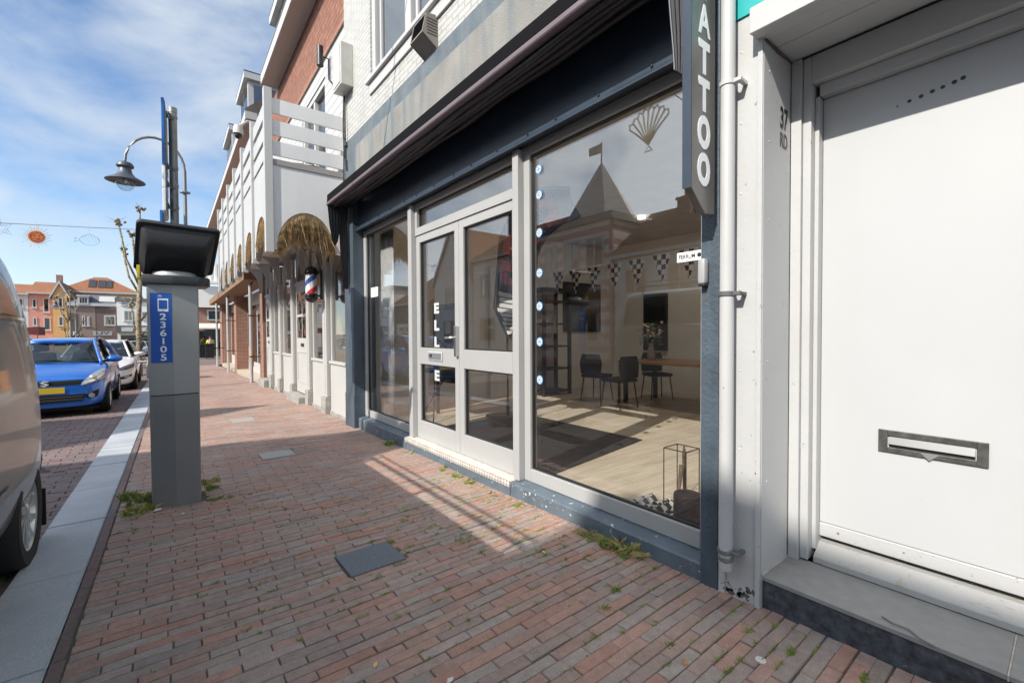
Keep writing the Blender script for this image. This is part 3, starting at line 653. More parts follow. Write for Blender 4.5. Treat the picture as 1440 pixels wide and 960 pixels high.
# ------------------------------------------------------------------ awning
AW = thing('awning', 'folded black awning with a dull purple front bar above the shop windows', 'awning', (2.3, 4.1, 3.3))
plum = M('plum_bar', (.12, .09, .102), .5, var=.15, vs=3, bump=.05, streak=.2, scol=(.09, .07, .08))
m = MB(); m.prism([(2.276, 3.70), (1.985, 3.43), (1.955, 3.40), (1.95, 3.296), (1.985, 3.296), (2.276, 3.60)], 'y', 1.27, 6.93, .003); m.build('cover_plate', M('cover_black', (.008, .008, .009), .9, var=.1, spec=.08), AW)
m = MB(); m.prism([(1.985, 3.292), (1.945, 3.29), (1.938, 3.25), (1.95, 3.235), (2.0, 3.235), (2.0, 3.292)], 'y', 1.27, 6.93, .006); m.build('front_bar', plum, AW, 'auto')
m = MB()
for (x, z, r, ph) in ((2.035, 3.25, .034, 0), (2.11, 3.30, .045, 1.2), (2.20, 3.32, .045, 2.4)):
    m.tube([(x+.006*math.sin(ph+k*.9), 1.29+k*.1408, z+.012*math.sin(ph*2+k*.45)) for k in range(41)], [r*(1+.10*math.sin(k*.8+ph)) for k in range(41)], 12)
for (x, z, r, ph) in ((2.02, 3.222, .024, .4), (2.075, 3.235, .028, 2.2), (2.15, 3.262, .032, 3.1), (2.235, 3.285, .03, .9)):
    m.tube([(x+.005*math.sin(ph+k*.8), 1.29+k*.1408, z+.008*math.sin(ph*2+k*.55)) for k in range(41)], [r*(1+.12*math.sin(k*.9+ph)) for k in range(41)], 12)
m.build('rolled_fabric', M('awning_fabric', (.024, .024, .027), .42, var=.25, vs=6, bump=.25, bs=70), AW, 'auto')
m = MB()
g = []
for i in range(60):
    y = 1.3+i*.0952
    g.append([m.bm.verts.new((2.03+.045*j+.006*math.sin(i*.5+j), y, 3.25+.012*j-.012*math.sin(i*.37+j*1.3)-.016*(j % 2))) for j in range(7)])
for i in range(59):
    for j in range(6): m.bm.faces.new((g[i][j], g[i+1][j], g[i+1][j+1], g[i][j+1]))
m.build('slack_fabric', black, AW, True)
m = MB()
for y in (1.6, 2.9, 4.2, 5.5, 6.6):
    m.lathe([(.0, -.004), (.006, 0), (0, .004)], (2.1, y, 3.51), 6)
m.build('rivets', steel, AW)
def flap(name, pts, y, mat, wob=.012, th=.006, seed=0):
    m = MB(); n = 12; a = []
    # pts: list of (z, xl, xr)
    for side in (0, 1):
        g = []
        for i in range(len(pts)*4-3):
            k, f = divmod(i, 4); f /= 4; p = pts[k]; q = pts[min(k+1, len(pts)-1)]
            z = p[0]*(1-f)+q[0]*f; xl = p[1]*(1-f)+q[1]*f; xr = p[2]*(1-f)+q[2]*f
            g.append([m.bm.verts.new((xl+(xr-xl)*j/n, y+wob*math.sin(j*2.1+seed+z*1.5)+side*th, z)) for j in range(n+1)])
        for i in range(len(g)-1):
            for j in range(n): m.bm.faces.new((g[i][j], g[i+1][j], g[i+1][j+1], g[i][j+1]))
        a.append(g)
    for i in range(len(a[0])-1):
        for j in (0, n): m.bm.faces.new((a[0][i][j], a[0][i+1][j], a[1][i+1][j], a[1][i][j]))
    return m.build(name, mat, AW, True)
gfab = M('grey_flap', (.24, .24, .26), .65, var=.15, vs=5)
flap('side_flap', [(3.33, 1.945, 2.10), (3.2, 1.94, 2.13), (2.95, 1.96, 2.12), (2.72, 2.0, 2.08), (2.66, 2.03, 2.05)], 6.87, black, .02)
flap('side_flap', [(3.33, 2.09, 2.25), (3.1, 2.10, 2.24), (2.6, 2.115, 2.235), (2.15, 2.14, 2.235), (2.02, 2.15, 2.235)], 6.885, M('pleat_fabric', (.032, .032, .036), .65, var=.2), .022, seed=1)
flap('side_flap', [(3.30, 2.2, 2.25), (2.9, 2.17, 2.25), (2.4, 2.15, 2.25), (2.1, 2.17, 2.25)], 6.95, black, .004)
flap('side_flap', [(3.33, 2.02, 2.2), (3.05, 2.03, 2.2), (2.92, 2.05, 2.2), (2.78, 2.075, 2.18), (2.69, 2.085, 2.17)], 1.30, gfab, .004)
m = MB(); m.prism([(2.11, 2.80), (2.25, 2.80), (2.25, 1.98), (2.22, 2.0)], 'y', 1.262, 1.275); m.build('side_bracket', navy, AW)
m = MB(); m.tube([(2.20, 6.97, 3.4), (2.13, 6.98, 3.0)], .006, 6); m.build('cord', white, AW)
# ------------------------------------------------------------------ hanging sign
HS = thing('hanging_sign', 'tall grey blade sign with white letters TATTOO fixed beside the downpipe', 'sign', (2.15, 1.2, 2.5))
sgm = M('sign_metal', (.16, .155, .145), .35, .35, var=.3, vs=3, streak=.5, scol=(.28, .27, .25))
x0, x1 = 2.01, 2.233
poly = [(x0, 2.045), (x0+.135, 1.935), (x1, 1.945), (x1, 3.95), (x0, 3.95)]
m = MB(); m.prism(poly, 'y', 1.162, 1.203, .003); m.build('panel', sgm, HS)
m = MB(); m.prism([(x0-.006, 2.042), (x0-.0015, 2.044), (x0-.0015, 3.95), (x0-.006, 3.95)], 'y', 1.16, 1.206); m.build('edge_trim', navy, HS)
for k, ch in enumerate('OOTTAT'):
    m = MB(); m.text(ch, .205, (2.124, 1.1605, 2.142+k*.182), (1, 0, 0), (0, 0, 1), .68 if ch == 'O' else .74, .001, .005 if ch == 'A' else .011); m.build('letter', stk_w, HS)
# ------------------------------------------------------------------ white building
WB = thing('white_shopfront', 'white painted neighbouring shopfront with a plain white door, canopy and teal board', 'building', (2.3, .3, 0))
m = MB(); m.box(2.30, 2.618, .955, 1.163, -.1, 2.905); m.build('pilaster', white_w, WB)
m = MB(); m.box(2.285, 2.2995, 1.128, 1.161, -.02, 2.9, .003); m.box(2.288, 2.2995, .957, .980, -.02, 2.9, .003); m.build('trim', white_w, WB)
m = MB()
for z in (.35, .75, 1.15, 1.56, 2.04, 2.39, 2.74): m.lathe([(0, -.003), (.0055, -.001), (.0055, .003)], (2.2995, 1.062, z), 8, 'x')
for z in (2.28, 2.62): m.lathe([(0, -.003), (.0055, -.001), (.0055, .003)], (2.36, .9548, z), 8, 'y'); m.lathe([(0, -.003), (.0055, -.001), (.0055, .003)], (2.58, .9548, z-.1), 8, 'y')
for z in (.6, 1.2, 1.9): m.lathe([(0, -.003), (.0055, -.001), (.0055, .003)], (2.36, .9548, z), 8, 'y')
m.build('screws', M('screw_grey', (.5, .5, .48), .5), WB)
teal = M('teal_board', (.012, .36, .36), .45, var=.05)
m = MB(); m.box(2.29, 2.62, -6, 1.163, 2.907, 4.6); m.build('teal_board', teal, WB)
wwall = brick('pale_wall', (.6, .58, .53), (.65, .62, .56), (.5, .48, .45))
m = MB(); m.box(2.31, 2.6, -6, 1.163, 4.602, 8.2); m.box(2.6, 9, -6, -5.8, 0, 8.2); m.build('wall', wwall, WB)
m = MB(); m.box(2.30, 2.6, -6, -.36, -.1, 2.905); m.build('shopfront_wall', white, WB)
m = MB(); m.box(2.21, 2.232, -6, .985, 2.755, 2.875, .003); m.box(2.232, 2.289, -6, .985, 2.83, 2.870); m.build('canopy', white, WB)
m = MB()
for k in range(4):
    a = 2.233+k*.0985; m.box(a, a+.0965, -.6, .953 if a > 2.28 else .983, 2.757+.001*(k % 2), 2.78, .001)
m.build('soffit_boards', white_w, WB)
m = MB(); m.box(2.629, 9, -5.7, .94, 2.786, 2.88); m.box(2.83, 9, -5.7, .94, -.1, 2.76); m.build('inner_block', white, WB)
# door frame steps
m = MB()
m.box(2.62, 2.80, .905, .953, .14, 2.756, .003); m.box(2.64, 2.80, .866, .904, .15, 2.756, .004); m.box(2.69, 2.80, .846, .8655, .2, 2.56, .003)
m.box(2.64, 2.80, -.5, .8655, 2.62, 2.756, .004); m.box(2.69, 2.80, -.5, .8455, 2.56, 2.6195, .004)
m.box(2.62, 2.80, -.36, -.30, .14, 2.61, .003)
m.build('door_frame', white_w, WB)
drw = M('door_white', (.46, .468, .473), .42, var=.025, vs=1.2, bump=.05, bs=12, streak=.1, scol=(.58, .575, .56), chips=.74, chipcol=(.45, .45, .44))
m = MB(); m.box(2.745, 2.785, -.28, .8445, .335, 2.558, .003); DR2 = m.build('door', drw, WB)
m = MB(); m.box(2.738, 2.78, -.28, .8445, .262, .333, .004); m.build('weather_bar', white_w, DR2)
lsm = M('old_brass', (.13, .13, .12), .4, .6, var=.4, vs=25)
m = MB(); ring(m, .23, .60, .765, .872, .035, .025, .028, 2.735, 2.744, .002); ls = m.build('letter_slot', lsm, DR2)
m = MB(); m.obox((2.741, .415, .83), (0, 1, 0), (.25, 0, 1), (1, 0, -.25), .145, .026, .003, .001); m.prism([(.45, .79), (.38, .79), (.415, .755)], 'x', 2.733, 2.7345); m.build('flap', M('steel_dull', (.30, .30, .295), .5, .5), ls)
m = MB(); m.box(2.7435, 2.7448, .27, .56, .79, .845); m.build('slot_opening', blackm, ls)
m = MB()
for k, (yy, z, r) in enumerate(((.545, 2.405, .004), (.502, 2.412, .008), (.462, 2.417, .009), (.424, 2.424, .009), (.390, 2.428, .0085), (.353, 2.434, .0095), (.326, 2.44, .0095))):
    m.lathe([(r, 0), (r*.9, .001)], (2.7435, yy, z), 9, 'x')
m.build('screw_holes', blackm, DR2)
m = MB(); m.lathe([(.006, 0), (.006, .002)], (2.7365, .76, .30), 8, 'x'); m.lathe([(.004, 0), (.004, .002)], (2.7365, .50, .30), 8, 'x'); m.build('rust_spots', M('rust', (.36, .15, .04), .9), DR2)
m = MB(); m.prism([(2.657, .143), (2.657, .172), (2.662, .177), (2.74, .232), (2.80, .236), (2.80, .143)], 'y', -.3, .8455, .0015); m.build('threshold', M('peeling_sill', (.44, .432, .415), .7, var=.08, vs=4, bump=.4, bs=30, chips=.62, chipcol=(.40, .35, .29)), WB)
m = MB(); m.text('37', .150, (2.532, .9535, 2.432), (1, 0, 0), (0, 0, 1), .64, .0006, .003); m.text('RD', .105, (2.532, .9535, 2.322), (1, 0, 0), (0, 0, 1), .66, .0006, .001); m.build('house_number', blackm, WB)
m = MB(); m.tube([(2.31, .952, 2.752), (2.45, .9515, 2.748), (2.62, .951, 2.752)], [.006, .009, .005], 6); m.build('gap_shadow_strip', M('rotten_gap_shadow', (.08, .07, .06), .9), WB)  # dark strip painted in for the shadow of the gap under the soffit
stp = M('grey_tile', (.25, .245, .235), .6, var=.10, vs=16, bump=.2, bs=80)
stf = M('dark_bluestone', (.052, .06, .072), .45, var=.6, vs=26, bump=.4, bs=60, chips=.69, chipcol=(.22, .23, .24))
DS = thing('door_step', 'low step with grey tiled top and dark stone front below the white door', 'step', (2.47, .3, 0))
m = MB(); m.box(2.315, 2.75, -1.2, .95, -.1, .122); m.build('step_front', stf, DS)
m = MB()
for a, b in ((.142, .949), (-.66, .136), (-1.2, -.666)): m.box(2.308, 2.655, a, b, .1225, .142, .002)
m.build('tiles', stp, DS)
m = MB(); m.box(2.309, 2.654, .1365, .1415, .12, .1405); m.box(2.309, 2.654, .9495, .9545, .12, .150); m.build('grout', M('grout', (.45, .40, .35), .9, var=.2, vs=30), DS)
# downpipe
DP = thing('downpipe', 'white painted downpipe on the pilaster between the two shops', 'downpipe', (2.235, 1.1, 0))
pm = M('pipe_white', (.45, .45, .448), .42, var=.04, streak=.15, scol=(.55, .54, .5), chips=.76, chipcol=(.12, .11, .1))
m = MB(); m.lathe([(.034, .215), (.034, 3.9)], (2.235, 1.098, 0), 20); m.lathe([(.0, .13), (.03, .14), (.034, .18), (.0345, .214)], (2.235, 1.098, 0), 20); m.build('pipe', pm, DP, 'auto')
m = MB(); m.lathe([(.0345, .0), (.037, .004), (.037, .024), (.0345, .028)], (2.235, 1.098, .186), 20); m.lathe([(.0345, 0), (.037, .004), (.037, .02), (.0345, .024)], (2.235, 1.098, .20+.03), 20); m.build('zinc_collar', galv, DP)
for z, mt in ((2.565, white), (1.525, M('clamp_dark', (.10, .10, .10), .6)), (.225, galv)):
    m = MB(); m.lathe([(.0375, 0), (.0395, .002), (.0395, .022), (.0375, .024)], (2.235, 1.098, z), 20); m.box(2.236, 2.299, 1.03, 1.05, z+.004, z+.02); m.box(2.22, 2.25, 1.028, 1.062, z+.002, z+.022, .003); m.build('bracket', mt, DP)
# door bell
DB = thing('wall_lamp', 'small grey rounded box fixed on the blue pillar beside the right window', 'wall lamp', (2.27, 1.23, 1.67))
m = MB(); m.box(2.235, 2.284, 1.215, 1.258, 1.60, 1.735, .014); m.build('housing', M('grey_plastic', (.33, .33, .33), .5), DB, 'auto')
m = MB(); m.box(2.238, 2.282, 1.219, 1.254, 1.588, 1.602, .004); m.build('lens', blackm, DB)
# meter box and cables on the wall
MBX = thing('wall_box', 'weathered pale metal cabinet high on the shop corner wall', 'electric box', (2.2, 7.0, 5.3))
m = MB(); m.box(2.12, 2.30, 6.74, 7.13, 5.02, 5.64, .008); m.build('cabinet', M('box_grey', (.50, .49, .45), .5, .2, var=.12, vs=4, streak=.5, scol=(.32, .29, .23)), MBX)
m = MB(); m.box(2.112, 2.1195, 6.78, 7.09, 5.06, 5.60, .003); m.build('lid', M('box_lid', (.55, .54, .50), .5, .2, var=.12, vs=4, streak=.5, scol=(.35, .32, .26)), MBX)
CBL = tag(None or MB().tube([(2.27, 7.10, 5.01), (2.26, 7.11, 4.6), (2.265, 7.105, 4.2), (2.26, 7.12, 3.7)], .010, 6).tube([(2.27, 7.06, 5.01), (2.262, 7.03, 4.5), (2.268, 7.05, 4.05), (2.262, 7.0, 4.0), (2.268, 7.0, 3.85)], .012, 6).tube([(2.262, 7.05, 4.35), (2.25, 7.02, 4.3), (2.262, 7.0, 4.22)], .025, 6).build('cable', blackm, loc=(2.26, 7.1, 4.3)), 'black cables hanging down the wall below the pale cabinet', 'cable')
WLP = thing('spotlight', 'black cylindrical spotlight on the white boarded wall', 'wall lamp', (2.3, 8.0, 6.0))
m = MB(); m.lathe([(.0, 5.93), (.055, 5.93), (.055, 6.26), (0, 6.26)], (2.2, 8.1, 0), 14); m.build('housing', blackm, WLP, 'auto')
m = MB(); m.tube([(2.22, 8.1, 6.1), (2.34, 8.1, 6.1), (2.34, 8.1, 5.75), (2.33, 7.9, 5.6)], .014, 6); m.build('arm', blackm, WLP)
# ------------------------------------------------------------------ barber building with balcony
BB = thing('barber_house', 'house with a white arched balcony over a white shopfront, boarded and brick upper wall', 'house', (2.36, 7.2, 0), R(-.65))
rbr = brick('red_brick', (.30, .115, .065), (.24, .085, .05), (.30, .26, .22), .215, .062, .009, 'wall', .85, .6)
rbr_v = brick('red_brick_upright', (.42, .17, .10), (.27, .095, .058), (.14, .08, .06), .07, .105, .014, 'wall', .85, 1.0)
ship = brick('shiplap', (.465, .462, .457), (.465, .462, .457), (.28, .28, .28), 30, .16, .010, 'wall', .5, .3, var=.02)
creamw = M('cream_paint', (.445, .44, .425), .5, var=.03, vs=2, streak=.08)
FX = 2.36
m = MB(); m.box(FX, FX+.3, 7.152, 7.46, -.2, 3.2); m.build('brick_edge', rbr, BB)
# upper wall with opening
m = MB(); m.box(FX, FX+.25, 7.16, 8.45, 3.2, 6.27); m.box(FX, FX+.25, 10.2, 13.6, 3.2, 6.27); m.box(FX, FX+.25, 8.45, 10.2, 5.98, 6.27); m.build('boarded_wall', ship, BB)
m = MB(); m.box(FX-.004, FX+.25, 7.16, 13.6, 6.36, 7.60); m.build('brick_band', rbr_v, BB)
m = MB(); m.box(FX-.03, FX+.2, 7.16, 13.6, 6.27, 6.36); m.build('brick_ledge', rbr, BB)
m = MB(); ring(m, 8.45, 10.2, 3.3, 5.98, .1, .1, .1, FX+.02, FX+.14); m.box(FX+.03, FX+.14, 9.28, 9.38, 3.4, 5.88); bw = m.build('balcony_window', white, BB)
m = MB(); m.box(FX+.09, FX+.10, 8.55, 9.28, 3.4, 5.88); m.box(FX+.09, FX+.10, 9.38, 10.1, 3.4, 5.88); m.build('pane', glass_s, bw)
m = MB(); m.box(FX+.5, FX+.52, 7.2, 13.5, .1, 7.5); m.build('inner_wall', M('inner_dim', (.28, .26, .23), .9), BB)
taupe = M('soffit_taupe', (.46, .42, .37), .6, var=.03)
m = MB(); m.box(2.0, FX+.2, 7.16, 12.72, 7.602, 7.66); m.build('soffit', taupe, BB)
m = MB(); m.box(1.97, 1.998, 7.14, 12.74, 7.58, 7.80); m.box(1.998, 2.2, 12.722, 12.745, 7.60, 7.80); m.build('eave_board', white, BB)
rtile = brick('roof_tiles', (.30, .105, .05), (.23, .085, .045), (.08, .035, .02), .2, .28, .02, 'up', .8, 1, 0)
m = MB(); m.prism([(1.97, 7.802), (1.97, 7.86), (4.6, 10.6), (7.4, 7.86), (7.4, 7.802)], 'y', 7.16, 12.7); m.build('roof', M('roof_grey', (.10, .09, .085), .8, var=.2), BB)
def dormer(p, x0, y0, y1, z0, z1, back=1.6):
    m = MB(); m.box(x0, x0+back, y0, y1, z0, z1); d = m.build('dormer', creamw, p)
    m = MB(); m.box(x0-.12, x0+back+.1, y0-.12, y1+.12, z1+.001, z1+.20); m.build('dormer_roof', white, d)
    m = MB(); m.box(x0-.125, x0+back+.1, y0-.125, y1+.125, z1+.201, z1+.225); m.build('roof_edge', blackm, d)
    m = MB(); n = max(1, round((y1-y0)/.8)); w_ = (y1-y0-.2)/n
    for k in range(n): m.box(x0-.012, x0-.002, y0+.1+k*w_+.06, y0+.1+(k+1)*w_-.06, z0+.25, z1-.1)
    m.box(x0+.15, x0+.9, y0-.012, y0-.002, z0+.25, z1-.1)
    m.build('dormer_pane', glass_s, d)
dormer(BB, 2.2, 9.2, 12.0, 7.86, 8.75)
# shopfront columns
stone = M('plinth_stone', (.30, .29, .27), .8, var=.2, vs=8, bump=.3)
cols = [(8.42, 8.72), (9.72, 9.98), (11.22, 11.48), (12.72, 12.98), (14.0, 14.3)]
for (a, b) in cols:
    m = MB(); m.box(2.315, 2.44, a+.03, b-.03, .18, 2.64, .012); m.box(2.305, 2.44, a+.09, b-.09, .25, 2.55, .006)
    m.build('column', creamw, BB)
    m = MB(); m.box(2.28, 2.46, a+.005, b-.005, -.25, .178, .008); m.build('column_base', stone, BB)
def archpanel(m, plane, c, u0, u1, zb, zt, a0, a1, zs, ztop, th, n=18):
    # panel in plane const c, from u0..u1 and zb..zt with a round-headed opening a0..a1, spring zs, crown ztop
    def P(u, z, t): return (c+t, u, z) if plane == 'x' else (u, c+t, z)
    for t in (0, th):
        prev = None
        mid, hw = (a0+a1)/2, (a1-a0)/2
        pts = [(mid-hw*math.cos(math.pi*k/n), zs+(ztop-zs)*math.sin(math.pi*k/n)) for k in range(n+1)]
        for p, q in zip(pts, pts[1:]): m.poly([P(p[0], p[1], t), P(q[0], q[1], t), P(q[0], zt, t), P(p[0], zt, t)])
        if a0 > u0: m.poly([P(u0, zb, t), P(a0, zb, t), P(a0, zt, t), P(u0, zt, t)])
        if a1 < u1: m.poly([P(a1, zb, t), P(u1, zb, t), P(u1, zt, t), P(a1, zt, t)])
    for p, q in zip(pts, pts[1:]): m.poly([P(p[0], p[1], 0), P(q[0], q[1], 0), P(q[0], q[1], th), P(p[0], p[1], th)])
    m.poly([P(u0, zb, 0), P(u0, zt, 0), P(u0, zt, th), P(u0, zb, th)]); m.poly([P(u1, zb, 0), P(u1, zt, 0), P(u1, zt, th), P(u1, zb, th)])
    m.poly([P(u0, zt, 0), P(u1, zt, 0), P(u1, zt, th), P(u0, zt, th)])
    if a0 > u0: m.poly([P(u0, zb, 0), P(a0, zb, 0), P(a0, zb, th), P(u0, zb, th)])
    if a1 < u1: m.poly([P(a1, zb, 0), P(u1, zb, 0), P(u1, zb, th), P(a1, zb, th)])
def shopwin(a, b):
    g = gz(a)-.02
    m = MB(); m.box(FX+.02, FX+.07, a, b, g, .80); pn = m.build('lower_panel', creamw, BB)
    m = MB(); m.box(FX-.0, FX+.09, a, b, g-.15, g+.06); m.build('kick_plinth', stone, BB)
    m = MB(); m.box(FX-.01, FX+.08, a, b, .802, .85, .006); m.box(FX+.03, FX+.08, a, a+.06, .85, 2.3); m.box(FX+.03, FX+.08, b-.06, b, .85, 2.3)
    archpanel(m, 'x', FX+.03, a, b, 2.3, 3.1, a+.06, b-.06, 2.3, 2.86, .05); f = m.build('window', creamw, BB)
    m = MB(); m.box(FX+.045, FX+.055, a+.05, b-.05, .86, 2.9); m.build('pane', glass, f)
for a, b in ((7.47, 8.41), (8.73, 9.71), (11.49, 12.71), (12.99, 13.99)): shopwin(a, b)
def bdoor(a, b, zt, nm='door'):
    m = MB(); m.box(FX+.03, FX+.08, a, b, .02, zt, .004); d = m.build('door', creamw, BB)
    m = MB()
    w_ = (b-a-.32)/2
    for i in (0, 1):
        for z0, z1 in ((1.25, 1.72), (1.78, 2.25)): m.box(FX+.024, FX+.0295, a+.13+i*(w_+.06), a+.13+i*(w_+.06)+w_, z0, z1)
    m.build('pane', glass_s, d)
    m = MB(); ring(m, a+.12, b-.12, .25, .95, .03, .03, .03, FX+.018, FX+.0298, .003); m.build('moulding', creamw, d)
    m = MB(); m.box(FX+.016, FX+.029, (a+b)/2-.13, (a+b)/2+.13, 1.06, 1.13, .003); m.build('letter_slot', blackm, d)
    m = MB(); m.box(FX+.0, FX+.1, a, b, zt+.001, zt+.08, .004); archpanel(m, 'x', FX+.03, a, b, zt+.08, 3.1, a+.12, b-.12, zt+.08, 2.98, .05); m.build('door_head', creamw, d)
    m = MB(); m.box(FX+.045, FX+.05, a+.1, b-.1, zt+.09, 3.0); m.build('fanlight', glass_s, d)
bdoor(9.99, 11.21, 2.42); bdoor(14.32, 15.3, 2.42)
for a, b in ((9.99, 11.21), (14.32, 15.3)):
    m = MB(); m.box(2.16, 2.38, a+.02, b-.02, -.3, .015, .012); m.build('door_step', stone, BB)
# balcony
BX = 1.255
m = MB(); m.box(BX+.02, FX, 7.40, 15.7, 3.62, 3.84); m.build('balcony_floor', creamw, BB)
posts = [7.40, 8.75, 10.1, 11.45, 12.8, 14.15, 15.5]
for k, y in enumerate(posts):
    m = MB(); s = .05 if k else .055; m.box(BX-.05, BX+.06, y-s, y+s, 2.55, 4.95, .005); m.build('post', white, BB)
for a, b in zip(posts, posts[1:]):
    m = MB()
    for z0, z1 in ((4.60, 4.82), (4.28, 4.50), (3.985, 4.20)): m.box(BX-.012, BX+.016, a+.056, b-.056, z0, z1, .003)
    m.build('railing_boards', white, BB)
    m = MB(); archpanel(m, 'x', BX-.01, a+.056, b-.056, 2.62, 3.93, a+.16, b-.16, 2.72, 3.20, .025); m.build('arch_panel', white, BB)
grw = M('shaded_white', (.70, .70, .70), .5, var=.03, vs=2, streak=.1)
m = MB()
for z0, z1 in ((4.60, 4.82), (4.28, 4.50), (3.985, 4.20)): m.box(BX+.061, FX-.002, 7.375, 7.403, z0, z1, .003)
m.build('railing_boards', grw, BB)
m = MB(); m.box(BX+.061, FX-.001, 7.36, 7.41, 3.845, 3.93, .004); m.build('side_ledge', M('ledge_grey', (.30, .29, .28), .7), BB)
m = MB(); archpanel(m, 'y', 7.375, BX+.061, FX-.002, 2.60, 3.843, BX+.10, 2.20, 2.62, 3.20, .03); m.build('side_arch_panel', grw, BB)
for y in posts[1:]:
    m = MB(); archpanel(m, 'y', y-.012, BX+.062, FX-.02, 2.60, 3.61, BX+.10, 2.26, 2.64, 3.30, .024); m.build('arch_rib', creamw, BB)
def vault(a, b):
    m = MB(); n = 10; g = []
    for i in range(n+1):
        t = i/n; x = BX+.10+(2.26-BX-.10)*(1-math.cos(math.pi*t))/2; z = 2.66+.67*math.sin(math.pi*t)
        g.append([m.bm.verts.new((x, y, z+.0)) for y in (a, b)])
    for p, q in zip(g, g[1:]): m.bm.faces.new((p[0], p[1], q[1], q[0]))
m = MB(); m.box(BX+.062, FX-.001, 7.41, 15.6, 3.30, 3.34); m.build('balcony_ceiling', M('ceil_cream', (.62, .58, .52), .7), BB)
# thatch fringes
thm = M('thatch', (.60, .46, .27), .9, var=.5, vs=18); 
def fringe(axis, c, u0, u1, zs, zt, n=420, seed=1):
    r = random.Random(seed); m = MB()
    for k in range(n):
        u = r.uniform(u0, u1); t = (u-(u0+u1)/2)/((u1-u0)/2); z0 = zs+(zt-zs)*math.sqrt(max(0, 1-t*t))
        ln = r.uniform(.05, .20)+(z0-zs)*r.uniform(.30, .75)+(.14 if r.random() < .12 else 0); d = c+r.uniform(-.008, .05); lean = r.gauss(0, .05); wd = r.uniform(.004, .010)
        def P(uu, dd, z): return (dd, uu, z) if axis == 'x' else (uu, dd, z)
        a, b2, e = P(u-wd, d, z0), P(u+wd, d+.006, z0), P(u+lean, d+r.uniform(-.05, .03), z0-ln)
        mm = P(u+lean*.4+wd, d+.01, z0-ln*.5); m.poly([a, b2, mm, e])
    return m.build('thatch_fringe', thm, BB, norm=False)
fringe('y', 7.39, BX+.12, 2.19, 2.62, 3.19, n=1300)
for i, (a, b) in enumerate(zip(posts, posts[1:])): fringe('x', BX+.005, a+.17, b-.17, 2.80, 3.19, n=260, seed=i+3)
m = MB(); m.lathe([(.0, 4.22), (.48, 4.08), (.5, 4.06), (0, 4.16)], (1.95, 8.2, 0), 12); m.tube([(1.95, 8.2, 3.84), (1.95, 8.2, 4.18)], .02, 6)
PR = tag(m.build('parasol', M('parasol_beige', (.45, .40, .30), .9), loc=(1.95, 8.2, 3.84)), 'low beige parasol behind the balcony railing', 'parasol')
# security camera
SC = thing('security_camera', 'white dome security camera at the eaves above the balcony', 'camera', (1.5, 12.6, 6.2))
m = MB(); m.lathe([(.0, 6.33), (.085, 6.32), (.11, 6.22), (.11, 6.13), (.08, 6.12)], (1.5, 12.5, 0), 18); m.build('housing', white, SC, 'auto')
m = MB(); m.lathe([(.08, 6.12), (.075, 6.06), (.045, 6.02), (0, 6.01)], (1.5, 12.5, 0), 18); m.build('dome', M('dome_black', (.01, .01, .012), .08), SC, True)
m = MB(); m.tube([(1.5, 12.5, 6.3), (1.7, 12.55, 6.5), (2.42, 12.6, 6.5)], .03, 8); m.build('bracket', white, SC)
# barber pole
BP = thing('barber_pole', 'barber pole with red white and blue stripes on a black bracket', 'barber pole', (2.115, 8.55, 2.2))
pm_, pnt, pb = base('pole_stripes'); ptc = N(pnt, 'ShaderNodeTexCoord').outputs['Object']
px = N(pnt, 'ShaderNodeSeparateXYZ'); pnt.links.new(ptc, px.inputs[0])
at2 = N(pnt, 'ShaderNodeMath', operation='ARCTAN2'); pnt.links.new(px.outputs[1], at2.inputs[0]); pnt.links.new(px.outputs[0], at2.inputs[1])
s1 = N(pnt, 'ShaderNodeMath', operation='MULTIPLY_ADD'); pnt.links.new(at2.outputs[0], s1.inputs[0]); s1.inputs[1].default_value = -1/(2*math.pi)
s2 = N(pnt, 'ShaderNodeMath', operation='MULTIPLY'); pnt.links.new(px.outputs[2], s2.inputs[0]); s2.inputs[1].default_value = 2.3; s3 = N(pnt, 'ShaderNodeMath', operation='ADD'); pnt.links.new(s2.outputs[0], s3.inputs[0]); s3.inputs[1].default_value = .84; pnt.links.new(s3.outputs[0], s1.inputs[2])
fr = N(pnt, 'ShaderNodeMath', operation='FRACT'); pnt.links.new(s1.outputs[0], fr.inputs[0])
rr_ = N(pnt, 'ShaderNodeValToRGB'); rr_.color_ramp.interpolation = 'CONSTANT'; e = rr_.color_ramp.elements; e[0].position = 0; e[0].color = (.75, .75, .73, 1); e[1].position = .28; e[1].color = (.04, .10, .38, 1)
for p_, c_ in ((.5, (.75, .75, .73)), (.75, (.50, .03, .03))): q_ = e.new(p_); q_.color = c4(c_)
pnt.links.new(fr.outputs[0], rr_.inputs[0]); pnt.links.new(rr_.outputs[0], pb.inputs['Base Color']); pb.inputs['Roughness'].default_value = .15
px_, py_ = 2.115, 8.55
m = MB(); m.lathe([(.094, 2.06), (.094, 2.40)], (px_, py_, 0), 24); cyl = m.build('striped_cylinder', pm_, BP, 'auto')
for z0, s in ((2.40, 1), (2.06, -1)):
    m = MB(); m.lathe([(.0, z0), (.112, z0), (.12, z0+s*.032), (.107, z0+s*.064), (.112, z0+s*.075), (.08, z0+s*.128), (.032, z0+s*.155), (0, z0+s*.16)], (px_, py_, 0), 24); m.build('cap', M('cap_black', (.012, .012, .014), .15) if 'cap_black' not in MAT else MAT['cap_black'], BP, 'auto')
m = MB(); m.box(2.262, 2.303, py_-.035, py_+.035, 1.96, 2.50, .005); m.tube([(px_, py_, 2.44), (2.28, py_, 2.46)], .018, 8); m.tube([(px_, py_, 2.02), (2.28, py_, 2.03)], .018, 8)
m.tube([(2.28, py_, 2.49), (2.18, py_-.05, 2.80), (1.95, py_-.1, 2.83), (1.75, py_-.2, 3.05)], .008, 6); m.build('bracket', blackm, BP)
